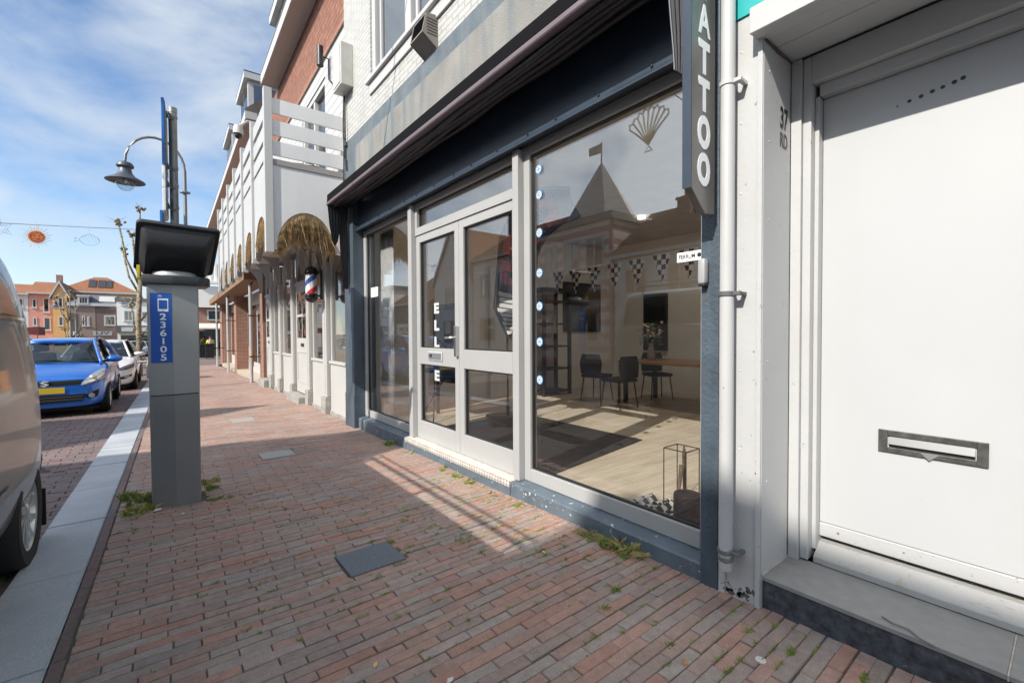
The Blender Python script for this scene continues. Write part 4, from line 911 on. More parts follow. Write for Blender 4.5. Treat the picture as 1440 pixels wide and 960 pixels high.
# window plants behind the barber glass
for i, (y, lb) in enumerate(((7.95, 'leafy plant behind the barber window nearest the blue pillar'), (13.5, 'plant with orange flowers in the far barber window'))):
    m = MB(); r = random.Random(i+20)
    for k in range(26):
        a = r.uniform(0, 6.28); l = r.uniform(.2, .5); el = r.uniform(.4, 1.2); x, yy, z = 2.62, y, .9
        e = Vector((x+.3*l*math.cos(a), yy+l*math.sin(a)*.6, z+l*math.sin(el))); u = Vector((0, .02, .01)); mid = (Vector((x, yy, z))+e)/2+Vector((0, 0, .1)); m.poly([(x, yy, z), mid+u, e, mid-u])
    tag(m.build('house_plant', M('plant_%d' % i, (.10, .17, .05) if i == 0 else (.5, .14, .05), .6), loc=(2.6, y, .9), norm=False), lb, 'plant')
# ------------------------------------------------------------------ brick house beyond the balcony
H2 = thing('brick_house', 'red brick terraced house with recessed porches and downpipes beyond the white balcony', 'house', (2.46, 15.6, 0), R(-.65))
X2 = 2.46
m = MB()
for a, b in ((15.72, 16.4), (22.9, 23.7), (29.8, 31)): m.box(X2, X2+.9, a, b, -.6, 3.0)
m.box(X2, X2+.3, 15.72, 31, 3.3, 7.28); m.build('wall', rbr, H2)
m = MB(); m.box(X2-.5, X2+.3, 15.72, 31, 3.0, 3.298); m.build('porch_beam', M('brown_wood', (.22, .12, .06), .7, var=.2), H2)
for a, b in ((16.4, 22.9), (23.7, 29.8)):
    m = MB(); m.box(X2+.45, X2+.5, a, b, -.4, 3.0); pf = m.build('porch_front', creamw, H2)
    for u, v in ((16.6, 18.0), (18.3, 20.0), (20.3, 22.7), (24, 26), (26.4, 29.4)):
        if a < u < b: m = MB(); m.box(X2+.43, X2+.448, u, v, .2, 2.5); m.build('porch_pane', glass_s, pf)
m = MB(); m.box(X2+.41, X2+.42, 21.3, 22.4, .0, .8); m.build('orange_panel', M('orange', (.75, .26, .03), .5), H2)
m = MB(); m.box(X2-.02, X2+.45, 16.4, 22.9, -.5, -.22); m.box(X2-.02, X2+.45, 23.7, 29.8, -.6, -.30); m.build('porch_step', M('porch_step', (.42, .36, .29), .8), H2)
m = MB(); m.box(1.93, X2+.2, 14.3, 31, 7.30, 7.36); m.build('soffit', taupe, H2)
m = MB(); m.box(1.9, 1.928, 14.28, 31, 7.28, 7.50); m.box(1.928, 2.2, 14.28, 14.31, 7.3, 7.5); m.build('eave_board', white, H2)
m = MB(); m.prism([(1.9, 7.502), (1.9, 7.56), (4.8, 10.2), (7.4, 7.56), (7.4, 7.502)], 'y', 14.28, 31); m.build('roof', MAT['roof_grey'], H2)
dormer(H2, 2.2, 16.0, 17.85, 7.57, 9.2, .9); dormer(H2, 2.2, 20.5, 22.7, 7.57, 9.25, .9)
for y in (16.25, 22.6, 27.5):
    t = thing('downpipe', 'zinc downpipe under the balcony edge, %s' % {16.25: 'nearest to the barber shopfront', 22.6: 'between the two brick porches', 27.5: 'farthest along the brick houses'}[y], 'downpipe', (2.2, y, 0), 0, 'zinc downpipes of the brick houses')
    m = MB(); m.tube([(2.2, y, gz(y)-.05), (2.2, y, 2.9), (2.35, y, 3.1)], .05, 10); m.build('pipe', M('zinc', (.46, .47, .47), .5, .4, var=.1) if 'zinc' not in MAT else MAT['zinc'], t, 'auto')
    m = MB()
    for z in (.6, 1.9): m.lathe([(.055, 0), (.055, .04)], (2.2, y, z), 10); m.box(2.2, 2.5, y-.01, y+.01, z, z+.03)
    m.build('bracket', blackm, t)
# ------------------------------------------------------------------ generic house
def house(name, label, loc, rz, w_, dep, eave, ridge, wallm, roofm, wins, kind='side', cat='house', doors=(), winm=None, base=None, chim=None, gable_over=.0, trim=None, group=None):
    t = thing(name, label, cat, loc, rz, group); ox, oy, oz = loc
    m = MB()
    P = lambda x, y, z: (ox+x, oy+y, oz+z)
    if kind == 'gable':   # ridge runs back from the street
        m.prism([(ox, oz-1), (ox+w_, oz-1), (ox+w_, oz+eave), (ox+w_/2, oz+ridge), (ox, oz+eave)], 'y', oy, oy+dep)
        m.build('wall', wallm, t)
        m = MB(); s = (ridge-eave)/(w_/2); e = .25
        m.prism([(ox-e, oz+eave-e*s+.02), (ox+w_/2, oz+ridge+.02), (ox+w_+e, oz+eave-e*s+.02), (ox+w_+e, oz+eave-e*s+.18), (ox+w_/2, oz+ridge+.2), (ox-e, oz+eave-e*s+.18)], 'y', oy-.15, oy+dep+.15)
        rf = m.build('roof', roofm, t)
        if trim:
            m = MB(); m.prism([(ox-e, oz+eave-e*s-.12), (ox+w_/2, oz+ridge-.14), (ox+w_+e, oz+eave-e*s-.12), (ox+w_+e, oz+eave-e*s+.2), (ox+w_/2, oz+ridge+.22), (ox-e, oz+eave-e*s+.2)], 'y', oy-.2, oy-.152); m.build('gable_trim', trim, t)
    else:
        m.box(ox, ox+w_, oy, oy+dep, oz-1, oz+eave); m.build('wall', wallm, t)
        if kind == 'side':
            m = MB(); m.prism([(oy-.35, oz+eave+.002), (oy-.35, oz+eave+.10), (oy+dep/2, oz+ridge), (oy+dep+.35, oz+eave+.10), (oy+dep+.35, oz+eave+.002)], 'x', ox-.1, ox+w_+.1); rf = m.build('roof', roofm, t)
            m = MB(); m.box(ox-.1, ox+w_+.1, oy-.42, oy-.352, oz+eave-.02, oz+eave+.14); m.build('gutter', white, t)
        elif kind == 'hip':
            m = MB(); A = [(ox-.2, oy-.2), (ox+w_+.2, oy-.2), (ox+w_+.2, oy+dep+.2), (ox-.2, oy+dep+.2)]
            k = min(w_, dep)*.42; Bp = [(ox+k, oy+k), (ox+w_-k, oy+k), (ox+w_-k, oy+dep-k), (ox+k, oy+dep-k)]
            m.loft([[(p[0], p[1], oz+eave+.002) for p in A], [(p[0], p[1], oz+eave+.12) for p in A], [(p[0], p[1], oz+ridge) for p in Bp]]); rf = m.build('roof', roofm, t)
            m = MB(); ring(m, 0, 0, 0, 0, 0, 0, 0, 0, 0) if False else m.box(ox-.25, ox+w_+.25, oy-.28, oy-.205, oz+eave-.05, oz+eave+.2); m.box(ox-.28, ox-.205, oy-.2, oy+dep, oz+eave-.05, oz+eave+.2); m.box(ox+w_+.205, ox+w_+.28, oy-.2, oy+dep, oz+eave-.05, oz+eave+.2); m.build('gutter', white, t)
        else:
            m = MB(); m.box(ox-.15, ox+w_+.15, oy-.2, oy+dep, oz+eave+.002, oz+eave+.35); rf = m.build('roof', roofm, t)
    if chim:
        for c in chim:
            m = MB(); m.box(ox+c[0]-.3, ox+c[0]+.3, oy+c[1]-.3, oy+c[1]+.3, oz+c[2]-1.2, oz+c[2]); m.box(ox+c[0]-.36, ox+c[0]+.36, oy+c[1]-.36, oy+c[1]+.36, oz+c[2]+.001, oz+c[2]+.12); m.lathe([(.1, c[2]+.12+oz), (.09, c[2]+.5+oz)], (ox+c[0], oy+c[1], 0), 8); m.build('chimney', rbr, rf)
    for (x, z, ww, hh) in wins:
        m = MB(); y = oy
        for a, b, c, d in ((x, x+.09, z, z+hh), (x+ww-.09, x+ww, z, z+hh), (x+.09, x+ww-.09, z, z+.09), (x+.09, x+ww-.09, z+hh-.09, z+hh)): m.box(ox+a, ox+b, y-.05, y+.05, oz+c, oz+d)
        if ww > .7: m.box(ox+x+ww/2-.04, ox+x+ww/2+.04, y-.045, y+.04, oz+z+.09, oz+z+hh-.09)
        m.box(ox+x-.08, ox+x+ww+.08, y-.12, y-.002, oz+z-.09, oz+z-.002)
        f = m.build('window', white, t)
        m = MB(); m.box(ox+x+.09, ox+x+ww-.09, y-.02, y-.004, oz+z+.09, oz+z+hh-.09); m.build('pane', winm or glass_s, f)
    for (x, ww, hh, mt) in doors:
        m = MB(); m.box(ox+x, ox+x+ww, oy-.05, oy+.03, oz-.5, oz+hh, .01); m.build('door', mt, t)
    return t
orange = brick('orange_tiles', (.36, .15, .06), (.29, .115, .05), (.14, .05, .03), .22, .3, .02, 'wall', .8, .8, 0)
plaster = M('white_plaster', (.80, .78, .74), .85, var=.05, vs=1)
greypl = M('grey_plaster', (.60, .59, .57), .85, var=.06, vs=1)
pinkb = brick('pink_brick', (.62, .27, .20), (.56, .23, .17), (.5, .3, .25), .22, .07, .008, 'wall', .85, .2)
ochb = brick('ochre_brick', (.66, .38, .13), (.60, .33, .11), (.5, .35, .2), .22, .07, .008, 'wall', .85, .2)
brownb = brick('brown_brick', (.19, .125, .10), (.15, .10, .085), (.12, .1, .09), .22, .07, .008, 'wall', .85, .3)
brownl = brick('light_brown_brick', (.30, .21, .165), (.26, .18, .14), (.2, .17, .15), .22, .07, .008, 'wall', .85, .3)
pwhite = M('far_white', (.78, .76, .71), .7, var=.03)
dgrey = M('slate_roof', (.12, .125, .14), .7, var=.1)
darkb = brick('dark_brick', (.10, .07, .06), (.08, .06, .05), (.1, .09, .08))
# ---- opposite side of the street (seen in the shop glass, and casting the shade)
OX = -12.2
def opp(name, label, y0, w_, **k): return house(name, label, (OX, y0, gz(y0)), R(90), w_, **k)
opp('brick_house', 'tall dark brick house across the street behind the parked van', -16.3, 14.6, dep=8, eave=11.0, ridge=12.6, wallm=brownb, roofm=dgrey, wins=[(1+i*2.4, z, 1.3, 1.6) for i in range(6) for z in (1, 4.4, 7.6)], kind='flat')
opp('gabled_house', 'white plaster gabled house across the street, steep roof, opposite the shop doors', .08, 4.4, dep=8, eave=8.2, ridge=11.72, wallm=plaster, roofm=orange, wins=[(.7, 3.6, 1.1, 1.6), (2.6, 3.6, 1.1, 1.6), (1.6, 7.0, 1.1, 1.4)], kind='gable', doors=[(1.7, 1.0, 2.3, brownb)], trim=white)
opp('gabled_house', 'brown brick gabled house across the street left of the striped corner house', 4.9, 4.2, dep=8, eave=7.0, ridge=10.35, wallm=brownl, roofm=orange, wins=[(.6, 3.4, 1.1, 1.6), (2.4, 3.4, 1.1, 1.6), (1.5, 6.3, 1.0, 1.3)], kind='gable', doors=[(1.6, 1.0, 2.3, plaster)], trim=white)
TH = opp('terraced_house', 'low house with orange tiled roof and chimney across the street', 9.2, 4.6, dep=6, eave=4.9, ridge=7.6, wallm=greypl, roofm=orange, wins=[(.5, 1.0, 3.2, 1.5), (.6, 3.2, 1.2, 1.2), (2.8, 3.2, 1.2, 1.2)], kind='side', chim=[(2.2, 2.2, 7.6)])
# striped corner house with turret
strp = brick('striped_brick', (.74, .70, .64), (.74, .70, .64), (.52, .27, .23), 40, .66, .15, 'wall', .8, .1, 0, soft=0)
TW = opp('corner_house', 'striped brick corner house with a pointed turret roof and flag across the street', 14.0, 5.2, dep=7, eave=7.0, ridge=7.4, wallm=strp, roofm=dgrey, wins=[(.5, 4.4, 1.2, 1.9), (2.1, 4.4, 1.2, 1.9), (3.8, 4.4, 1.0, 1.9), (.8, 1.0, 3.4, 1.8)], kind='flat')
m = MB(); zz = gz(14); ox, oy = OX, 14.0
m.lathe([(2.0, zz+7.36), (1.9, zz+7.5), (.9, zz+9.2), (.05, zz+10.6)], (ox+2.0, oy+1.6, 0), 8); m.build('turret_roof', M('turret_slate', (.42, .41, .39), .6), TW)
m = MB(); m.tube([(ox+2.0, oy+1.6, zz+10.5), (ox+2.0, oy+1.6, zz+11.7)], .04, 8); m.prism([(ox+2.04, zz+11.15), (ox+2.9, zz+11.2), (ox+2.9, zz+11.65), (ox+2.04, zz+11.65)], 'y', oy+1.59, oy+1.61); m.build('flag', M('flag_beige', (.45, .40, .32), .8), TW)
m = MB(); m.box(ox+.3, ox+4.9, oy-1.2, oy-.002, zz+3.5, zz+3.62)
for k in range(24): m.box(ox+.32+k*.195, ox+.35+k*.195, oy-1.19, oy-1.15, zz+3.62, zz+4.4)
m.box(ox+.3, ox+4.9, oy-1.2, oy-1.14, zz+4.4, zz+4.46); m.build('balcony', white, TW)
opp('plaster_house', 'wide white plaster house with a stone base across the street', 19.6, 6.6, dep=8, eave=6.4, ridge=9.2, wallm=plaster, roofm=orange, wins=[(.8, 4.0, 1.1, 1.5), (2.6, 4.0, 1.1, 1.5), (4.6, 4.0, 1.1, 1.5), (1, 1, 1.8, 1.6), (4, 1, 1.8, 1.6)], kind='side')
opp('gabled_house', 'white gabled house across the street beyond the wide plaster house', 26.4, 5.4, dep=9, eave=5.6, ridge=9.4, wallm=plaster, roofm=orange, wins=[(.8, 3.6, .7, 1.5), (1.9, 3.6, .7, 1.5), (3.0, 3.6, .7, 1.5), (1, .8, 3, 1.8)], kind='gable', trim=white)
opp('shop_house', 'dark shop house with a low tiled roof across the street', 32.0, 8, dep=9, eave=4.2, ridge=7.4, wallm=darkb, roofm=orange, wins=[(.6, .6, 3, 2), (4.2, .6, 3, 2)], kind='side')
opp('flat_house', 'pale flat roofed house across the street at the far end', 40.2, 9, dep=9, eave=6.0, ridge=7, wallm=plaster, roofm=dgrey, wins=[(1, 3.4, 1.4, 1.4), (4, 3.4, 1.4, 1.4), (1, .6, 6, 2)], kind='flat')
# ---- far end of the street
FY = 76; fz = gz(60)-.02
def pxX(px, Y):   # world x of a photograph column at depth Y
    v = ((px-720)/626.06); return Y*(v*math.cos(yaw)+math.sin(yaw))/(math.cos(yaw)-v*math.sin(yaw))
def pxZ(px, py, Y):
    v = ((px-720)/626.06); x = pxX(px, Y); d = x*math.sin(yaw)+Y*math.cos(yaw); hy = 467.1-(px-720)*.005
    return CAMH+(hy-py)*d/626.06-fz
def fh(name, label, p0, p1, eave_py, ridge_py, wl, rf, wins, kind, Y=FY, dep=9, **k):
    x0, x1 = pxX(p0, Y), pxX(p1, Y)
    W_ = [(pxX(a, Y)-x0, pxZ(a, d, Y), pxX(b, Y)-pxX(a, Y), pxZ(a, c, Y)-pxZ(a, d, Y)) for (a, b, c, d) in wins]
    return house(name, label, (x0, Y, fz), 0, x1-x0, dep, pxZ((p0+p1)/2, eave_py, Y), pxZ((p0+p1)/2, ridge_py, Y), wl, rf, W_, kind, **k), x0, x1
fh('row_house', 'grey house at the end of the street left of the pink house', 8, 41, 414, 395, greypl, orange, [(28, 34, 420, 432), (28, 34, 444, 458)], 'side')
PK, a, b = fh('row_house', 'pink brick house with white windows at the end of the street', 41.5, 74.5, 413, 392, pinkb, orange, [(46.5, 53, 420, 432.5), (62, 71, 419, 439), (47, 53, 446, 458), (62, 72, 446, 464)], 'side', doors=[(6.0, 1.2, 2.2, dgrey)])
OC, a, b = fh('row_house', 'narrow ochre yellow gabled house at the end of the street', 75, 95.5, 413, 397, ochb, orange, [(83, 90, 418, 432), (83, 90, 445, 458)], 'gable', Y=FY-1.2, trim=white)
BRH, x0, x1 = fh('apartment_house', 'broad house with big orange tiled roof rising behind the brown brick house', 80, 196, 412, 386.5, ochb, orange, [], 'hip', Y=FY+6, dep=14)
m = MB(); w_h = x1-x0; kh = .42*min(w_h, 14); e0 = Vector((0, FY+6-.2, fz+pxZ(138, 412, FY+6)+.12)); e1 = Vector((0, FY+6+kh, fz+pxZ(138, 386.5, FY+6))); sd_ = (e1-e0).normalized(); nn3 = Vector((1, 0, 0)).cross(sd_)
for pa, pb_ in ((127, 137.5), (140.5, 151), (153, 160)):
    c = e0.lerp(e1, .52)+nn3*.06; m.obox(((pxX(pa, FY+8)+pxX(pb_, FY+8))/2, c.y, c.z), (1, 0, 0), sd_, nn3, (pxX(pb_, FY+8)-pxX(pa, FY+8))/2, (e1-e0).length*.24, .06)
m.build('skylight', glass_s, BRH)
m = MB(); Y = FY+6
for p_ in (49, 57, 66, 92, 97): pass
m.box(pxX(82, Y+7), pxX(90, Y+7), Y+6.5, Y+7.5, fz+9, fz+pxZ(85, 387.0, Y+7)); m.build('chimney', rbr, BRH)
BN, x0, x1 = fh('corner_house', 'brown brick corner house with slate mansard roof at the end of the street', 96, 135, 430, 413, brownl, dgrey, [(116, 120.5, 444, 458), (123, 126.5, 445, 458)], 'flat', Y=FY-6)
z0 = fz+pxZ(115, 430, FY-6)+.36; z1 = fz+pxZ(115, 413, FY-6)
xe = pxX(164.5, FY-6)
m = MB(); m.loft([[(x0, FY-6, z0), (xe, FY-6, z0), (xe, FY+2, z0), (x0, FY+2, z0)], [(x0+1.6, FY-4.6, z1), (xe, FY-4.6, z1), (xe, FY+2, z1), (x0+1.6, FY+2, z1)]]); m.build('mansard', dgrey, BN)
Yb = FY-6; ax = lambda p: pxX(p, Yb); az = lambda p, q: fz+pxZ(p, q, Yb)
m = MB(); m.box(ax(111), ax(126), Yb-.3, Yb+2, az(118, 428), az(118, 417)); m.box(ax(109.5), ax(127.5), Yb-.42, Yb+2.1, az(118, 416.9), az(118, 415)); dm = m.build('dormer', white, BN)
m = MB()
for k in range(3): m.box(ax(114+k*3.6), ax(116.6+k*3.6), Yb-.31, Yb-.301, az(118, 426), az(118, 419))
m.build('pane', glass_s, dm)
m = MB()
for k in range(10): m.obox((ax(141+k*2.3), Yb+.62, (z0+z1)/2), (1, 0, 0), (0, 1.4, z1-z0), (0, -(z1-z0), 1.4), .07, (z1-z0)*.55, .03)
m.build('white_slats', white, BN)
m = MB(); m.box(x0-.1, xe+.1, FY-6.25, FY-6.205, z0-.36, z0-.01); m.build('eave_board', white, BN)
m = MB(); m.box(ax(97), ax(109), FY-6.05, FY-6.002, fz, fz+pxZ(100, 440, FY-6)); m.build('dark_bay', darkb, BN)
m = MB(); m.box(x1+.01, xe, FY-5.98, FY+2, fz-.5, z0-.36); m.build('dark_wing', brownb, BN)
m = MB(); m.box(ax(147), ax(163), FY-6.03, FY-5.982, fz+pxZ(140, 458, FY-6), fz+pxZ(140, 443, FY-6)); wf = m.build('wing_window', white, BN)
m = MB(); m.box(ax(149), ax(161.5), FY-6.04, FY-6.031, fz+pxZ(140, 456, FY-6), fz+pxZ(140, 445, FY-6)); m.build('pane', glass_s, wf)
def shopboard(name, lb, p0, p1, t, b_, Y, col, txt, txc, ts=.6):
    x0, x1 = pxX(p0, Y), pxX(p1, Y); zt, zb = fz+pxZ(p0, t, Y), fz+pxZ(p0, b_, Y)
    bd = thing(name, lb, 'shop sign', ((x0+x1)/2, Y, zb)); m = MB(); m.box(x0, x1, Y-.12, Y, zb, zt); m.build('board', M('sb_'+txt, col, .6), bd)
    m = MB(); m.text(txt, (zt-zb)*.95, ((x0+x1)/2, Y-.122, (zb+zt)/2), (1, 0, 0), (0, 0, 1), ts, .002, .006); m.build('lettering', M('st_'+txt, txc, .6), bd)
shopboard('shop_sign', 'white shop board with letters LIT under the brown house', 97, 109, 466, 471, FY-6.1, (.75, .74, .72), 'LIT', (.02, .02, .02), 1.3)
shopboard('shop_sign', 'grey shop board with letters LIV under the brown corner house', 131, 158, 465.5, 471.5, FY-6.3, (.34, .34, .34), 'LIV', (.03, .03, .03), 1.9)
WH, x0, x1 = fh('corner_house', 'white plaster house with flat roof at the street end behind the bare tree', 165, 214, 423.5, 415, pwhite, dgrey, [(172, 179, 420-2, 429), (180, 186, 418, 429), (175, 188, 436.5, 451), (200, 208, 438, 449)], 'flat', Y=FY-6.3)
m = MB(); m.box(x0, x1, FY-8.5, FY-6.31, fz+pxZ(180, 468, FY-6.3), fz+pxZ(180, 458, FY-6.3)); m.build('terrace_band', M('band_dark', (.10, .10, .10), .6), WH)
m = MB()
for k in range(5): m.box(x0+.5+k*1.4, x0+1.5+k*1.4, FY-8.52, FY-8.502, fz+pxZ(180, 466, FY-8), fz+pxZ(180, 460, FY-8))
m.build('lit_signs', M('pale_panel', (.5, .5, .49), .6), WH)
m = MB(); m.box(x0+.3, x1-.3, FY-6.35, FY-6.302, fz, fz+2.3); m.build('shop_pane', glass_s, WH)
fh('corner_house', 'low grey house closing the street end behind the parked cars', 190, 262, 425, 415, greypl, dgrey, [(215, 225, 432, 448), (240, 250, 432, 448)], 'flat', Y=FY+4)
RA = thing('market_awning', 'dark red shop awning below the pink house', 'awning', (pxX(45, 62), 62, fz)); m = MB(); xa, xb = pxX(36, 62), pxX(58, 62)
m.prism([(xa, fz+2.2), (xa, fz+2.8), (xa+1.0, fz+2.9), (xb, fz+2.3), (xb, fz+2.1)], 'y', 61, 64); m.build('cloth', M('dark_red', (.16, .03, .03), .7), RA); m = MB()
for x in (xa+.1, xb-.1): m.tube([(x, 61.1, fz), (x, 61.1, fz+2.2)], .03, 6)
m.build('post', blackm, RA)
# building at the right end of the street
EB = thing('corner_shop', 'pale shop building closing the pavement end with a cream awning', 'shop', (5, 46, -.6))
m = MB(); m.box(2.2, 12, 46, 54, -1, 3.6); m.build('wall', rbr, EB)
m = MB(); m.box(2.0, 12, 45.7, 46, 3.6, 5.4); m.box(2.0, 12, 45.4, 46, 5.6, 5.8); m.build('fascia', pwhite, EB)
m = MB(); m.box(2.4, 12, 46.0, 46.3, 5.8, 7.4)
for k in range(20): m.box(2.4+k*.4, 2.55+k*.4, 45.95, 45.999, 5.85, 7.35)
m.build('slatted_screen', pwhite, EB)
m = MB(); m.prism([(44.6, 1.75), (44.6, 1.85), (45.98, 2.25), (45.98, 2.15)], 'x', 2.2, 5); m.build('awning', M('cream_cloth', (.6, .56, .48), .8), EB)
m = MB(); m.box(3.0, 4.6, 45.93, 45.99, 2.5, 3.4); ef = m.build('window', white, EB); m = MB(); m.box(3.1, 4.5, 45.92, 45.929, 2.6, 3.3); m.build('pane', glass_s, ef)
m = MB(); m.box(2.3, 4.4, 45.95, 45.995, -.5, 1.6); m.build('shop_window', glass_s, EB)
def bin_(x, y, lb, h=1.1):
    t = thing('wheelie_bin', lb, 'bin', (x, y, gz(y)), 0, 'bins at the end of the pavement'); z = gz(y)
    m = MB(); m.loft([[(x-.24, y-.26, z+.08), (x+.24, y-.26, z+.08), (x+.24, y+.26, z+.08), (x-.24, y+.26, z+.08)], [(x-.29, y-.33, z+h-.08), (x+.29, y-.33, z+h-.08), (x+.29, y+.33, z+h-.08), (x-.29, y+.33, z+h-.08)]]); m.build('body', black, t)
    m = MB(); m.box(x-.31, x+.31, y-.36, y+.36, z+h-.079, z+h, .02); m.build('lid', blackm, t)
    m = MB()
    for s in (-1, 1): m.lathe([(.09, 0), (.09, .04)], (x+s*.25, y+.26, z+.09), 12, 'x')
    m.build('wheel', rubber, t)
bin_(2.35, 41, 'black bin at the end of the pavement, left one of two'); bin_(2.75, 40.4, 'black bin at the end of the pavement, right one of two', 1.15)
# ------------------------------------------------------------------ person far away
def person(x, y, label, jacket, trousers):
    z = gz(y); g = .0
    J = {'pel': (0, 0, .95), 'chest': (0, 0, 1.25), 'neck': (0, 0, 1.45), 'head': (0, -.01, 1.56), 'top': (0, 0, 1.70), 'hl': (-.10, 0, .90), 'kl': (-.11, -.06, .50), 'al': (-.11, .02, .08), 'tl': (-.11, -.12, .04), 'hr': (.10, 0, .90), 'kr': (.11, .04, .50), 'ar': (.11, .14, .09), 'tr': (.11, .02, .04),
         'sl': (-.19, 0, 1.38), 'el': (-.25, .03, 1.10), 'wl': (-.24, -.10, .88), 'fl': (-.24, -.14, .80), 'sr': (.19, 0, 1.38), 'er': (.25, .03, 1.10), 'wr': (.24, -.12, .90), 'fr': (.24, -.17, .83)}
    Rr = {'pel': .15, 'chest': .165, 'neck': .06, 'head': .10, 'top': .07, 'hl': .09, 'kl': .06, 'al': .045, 'tl': .035, 'hr': .09, 'kr': .06, 'ar': .045, 'tr': .035, 'sl': .065, 'el': .05, 'wl': .032, 'fl': .03, 'sr': .065, 'er': .05, 'wr': .032, 'fr': .03}
    E = ['pel chest', 'chest neck', 'neck head', 'head top', 'pel hl', 'hl kl', 'kl al', 'al tl', 'pel hr', 'hr kr', 'kr ar', 'ar tr', 'chest sl', 'sl el', 'el wl', 'wl fl', 'chest sr', 'sr er', 'er wr', 'wr fr']
    def skin(names, sc_, nm, mt, par=None):
        bm = bmesh.new(); V = {}
        lay = bm.verts.layers.skin.verify()
        for n in names: v = bm.verts.new(J[n]); V[n] = v; v[lay].radius = (Rr[n]*sc_,)*2
        for e in E:
            a, b = e.split()
            if a in V and b in V: bm.edges.new((V[a], V[b]))
        V[names[0]][lay].use_root = True
        me = bpy.data.meshes.new(nm); bm.to_mesh(me); bm.free(); o = bpy.data.objects.new(nm, me); COL.objects.link(o); o.modifiers.new('k', 'SKIN'); s = o.modifiers.new('s', 'SUBSURF'); s.levels = s.render_levels = 1
        me2 = bpy.data.meshes.new_from_object(o.evaluated_get(bpy.context.evaluated_depsgraph_get())); o.modifiers.clear(); o.data = me2; me2.materials.append(mt)
        for p in me2.polygons: p.use_smooth = True
        if par: o.parent = par
        return o
    body = skin(list(J), 1, 'person', M('skin_'+label[:4], (.45, .28, .2), .6)); body.location = (x, y, z); tag(body, label, 'person')
    skin(['chest', 'pel', 'sl', 'el', 'wl', 'sr', 'er', 'wr'], 1.15, 'jacket', jacket, body)
    skin(['pel', 'hl', 'kl', 'al', 'hr', 'kr', 'ar'], 1.14, 'trousers', trousers, body)
    m = MB(); m.lathe([(.0, 1.73), (.07, 1.715), (.108, 1.65), (.112, 1.58), (.10, 1.57), (0, 1.6)], (0, .01, 0), 14); m.build('hair', M('hair', (.04, .03, .02), .8), body, True)
person(2.95, 42.5, 'person in a yellow jacket standing by the bins at the end of the pavement', M('hi_vis', (.62, .62, .03), .7), M('dark_cloth', (.03, .035, .05), .8))
# ------------------------------------------------------------------ parking meter
PM = thing('parking_meter', 'grey parking machine with black solar hood and blue number label at the pavement edge', 'parking meter', (.075, 4.72, gz(4.7)))
gry = M('meter_grey', (.225, .228, .235), .42, .25, var=.08, vs=2, bump=.05, bs=120, streak=.12, scol=(.10, .10, .105))
gry_sunlit = M('meter_grey_sunlit', (.32, .322, .325), .42, .25, var=.06, vs=2, bump=.05, bs=120)  # lighter copy of the housing grey, sunlight on the upper part painted in
g0 = gz(4.6)-.03
sec = [(-.098, 4.62), (-.09, 4.60), (.068, 4.582), (.232, 4.60), (.243, 4.615), (.25, 4.88), (.235, 4.9), (-.09, 4.9), (-.10, 4.88)]
def secs(k, z): return [(.075+(p[0]-.075)*k, 4.74+(p[1]-4.74)*k, z) for p in sec]
m = MB(); m.loft([secs(.965, g0), secs(.965, g0+.02), secs(.975, .846)]); m.build('lower_housing', gry, PM)
m = MB(); m.loft([secs(.955, .846), secs(.955, .855)]); m.build('seam', blackm, PM)
m = MB(); m.loft([secs(.98, .8555), secs(1.0, 1.30), secs(1.0, 1.752)]); m.build('upper_housing', gry_sunlit, PM)
m = MB(); m.prism([(-.125, 4.56), (.068, 4.54), (.25, 4.555), (.315, 4.60), (.33, 4.66), (.315, 4.9), (.25, 4.95), (-.10, 4.95), (-.13, 4.9)], 'z', 1.753, 1.825, .008); m.build('cap', M('cap_dark', (.035, .037, .042), .5), PM, 'auto')
m = MB(); m.lathe([(.162, 1.826), (.160, 1.845), (.15, 1.862), (.12, 1.872)], (.085, 4.745, 0), 28); m.build('neck', M('neck_grey', (.42, .43, .43), .4, .2), PM, 'auto')
hood = M('hood_plastic', (.022, .022, .026), .55, var=.2, vs=3, bump=.12, bs=150)
# solar hood: rounded frame tilted, shaped shell down to the neck
U = Vector((1, -.02, -.028)).normalized(); TOPC = Vector((.125, 4.47, 2.225)); BOTC = Vector((.088, 4.83, 1.885))
Vv = (TOPC-BOTC); HH = Vv.length/2; Vv.normalize(); Nn = U.cross(Vv).normalized(); CC = (TOPC+BOTC)/2
def rrect(hu, hv, r, c, d=0, n=6):
    pts = []
    for (su, sv, a0) in ((1, 1, 0), (-1, 1, 90), (-1, -1, 180), (1, -1, 270)):
        for k in range(n+1):
            a = R(a0+90*k/n); u = su*(hu-r)+r*math.cos(a); v = sv*(hv-r)+r*math.sin(a); pts.append(c+U*u+Vv*v+Nn*d)
    return pts
if Nn.z < 0: Nn = -Nn
HU = .272
m = MB(); m.loft([rrect(HU-.004, HH-.004, .035, CC, -.018), rrect(HU, HH, .035, CC, -.012), rrect(HU, HH, .035, CC, .012), rrect(HU-.005, HH-.005, .035, CC, .018)]); m.build('hood_rim', hood, PM, 'auto')
NB = Vector((.087, 4.735, 1.885))
def mixr(t, c, sq):
    sq = .0195+.085*math.sin(math.pi*min(1, t*1.15))
    A = rrect(HU*.90*(1-t)+.13*t, HH*.86*(1-t)+.09*t, .03+.06*t, CC*(1-t)+NB*t, -sq); return A
m = MB(); m.loft([mixr(0, 0, 0), mixr(.04, 0, 0), mixr(.12, 0, 0), mixr(.25, 0, 0), mixr(.4, 0, 0), mixr(.6, 0, 0), mixr(.8, 0, 0), mixr(1, 0, 0)]); m.build('hood_shell', hood, PM, 'auto')
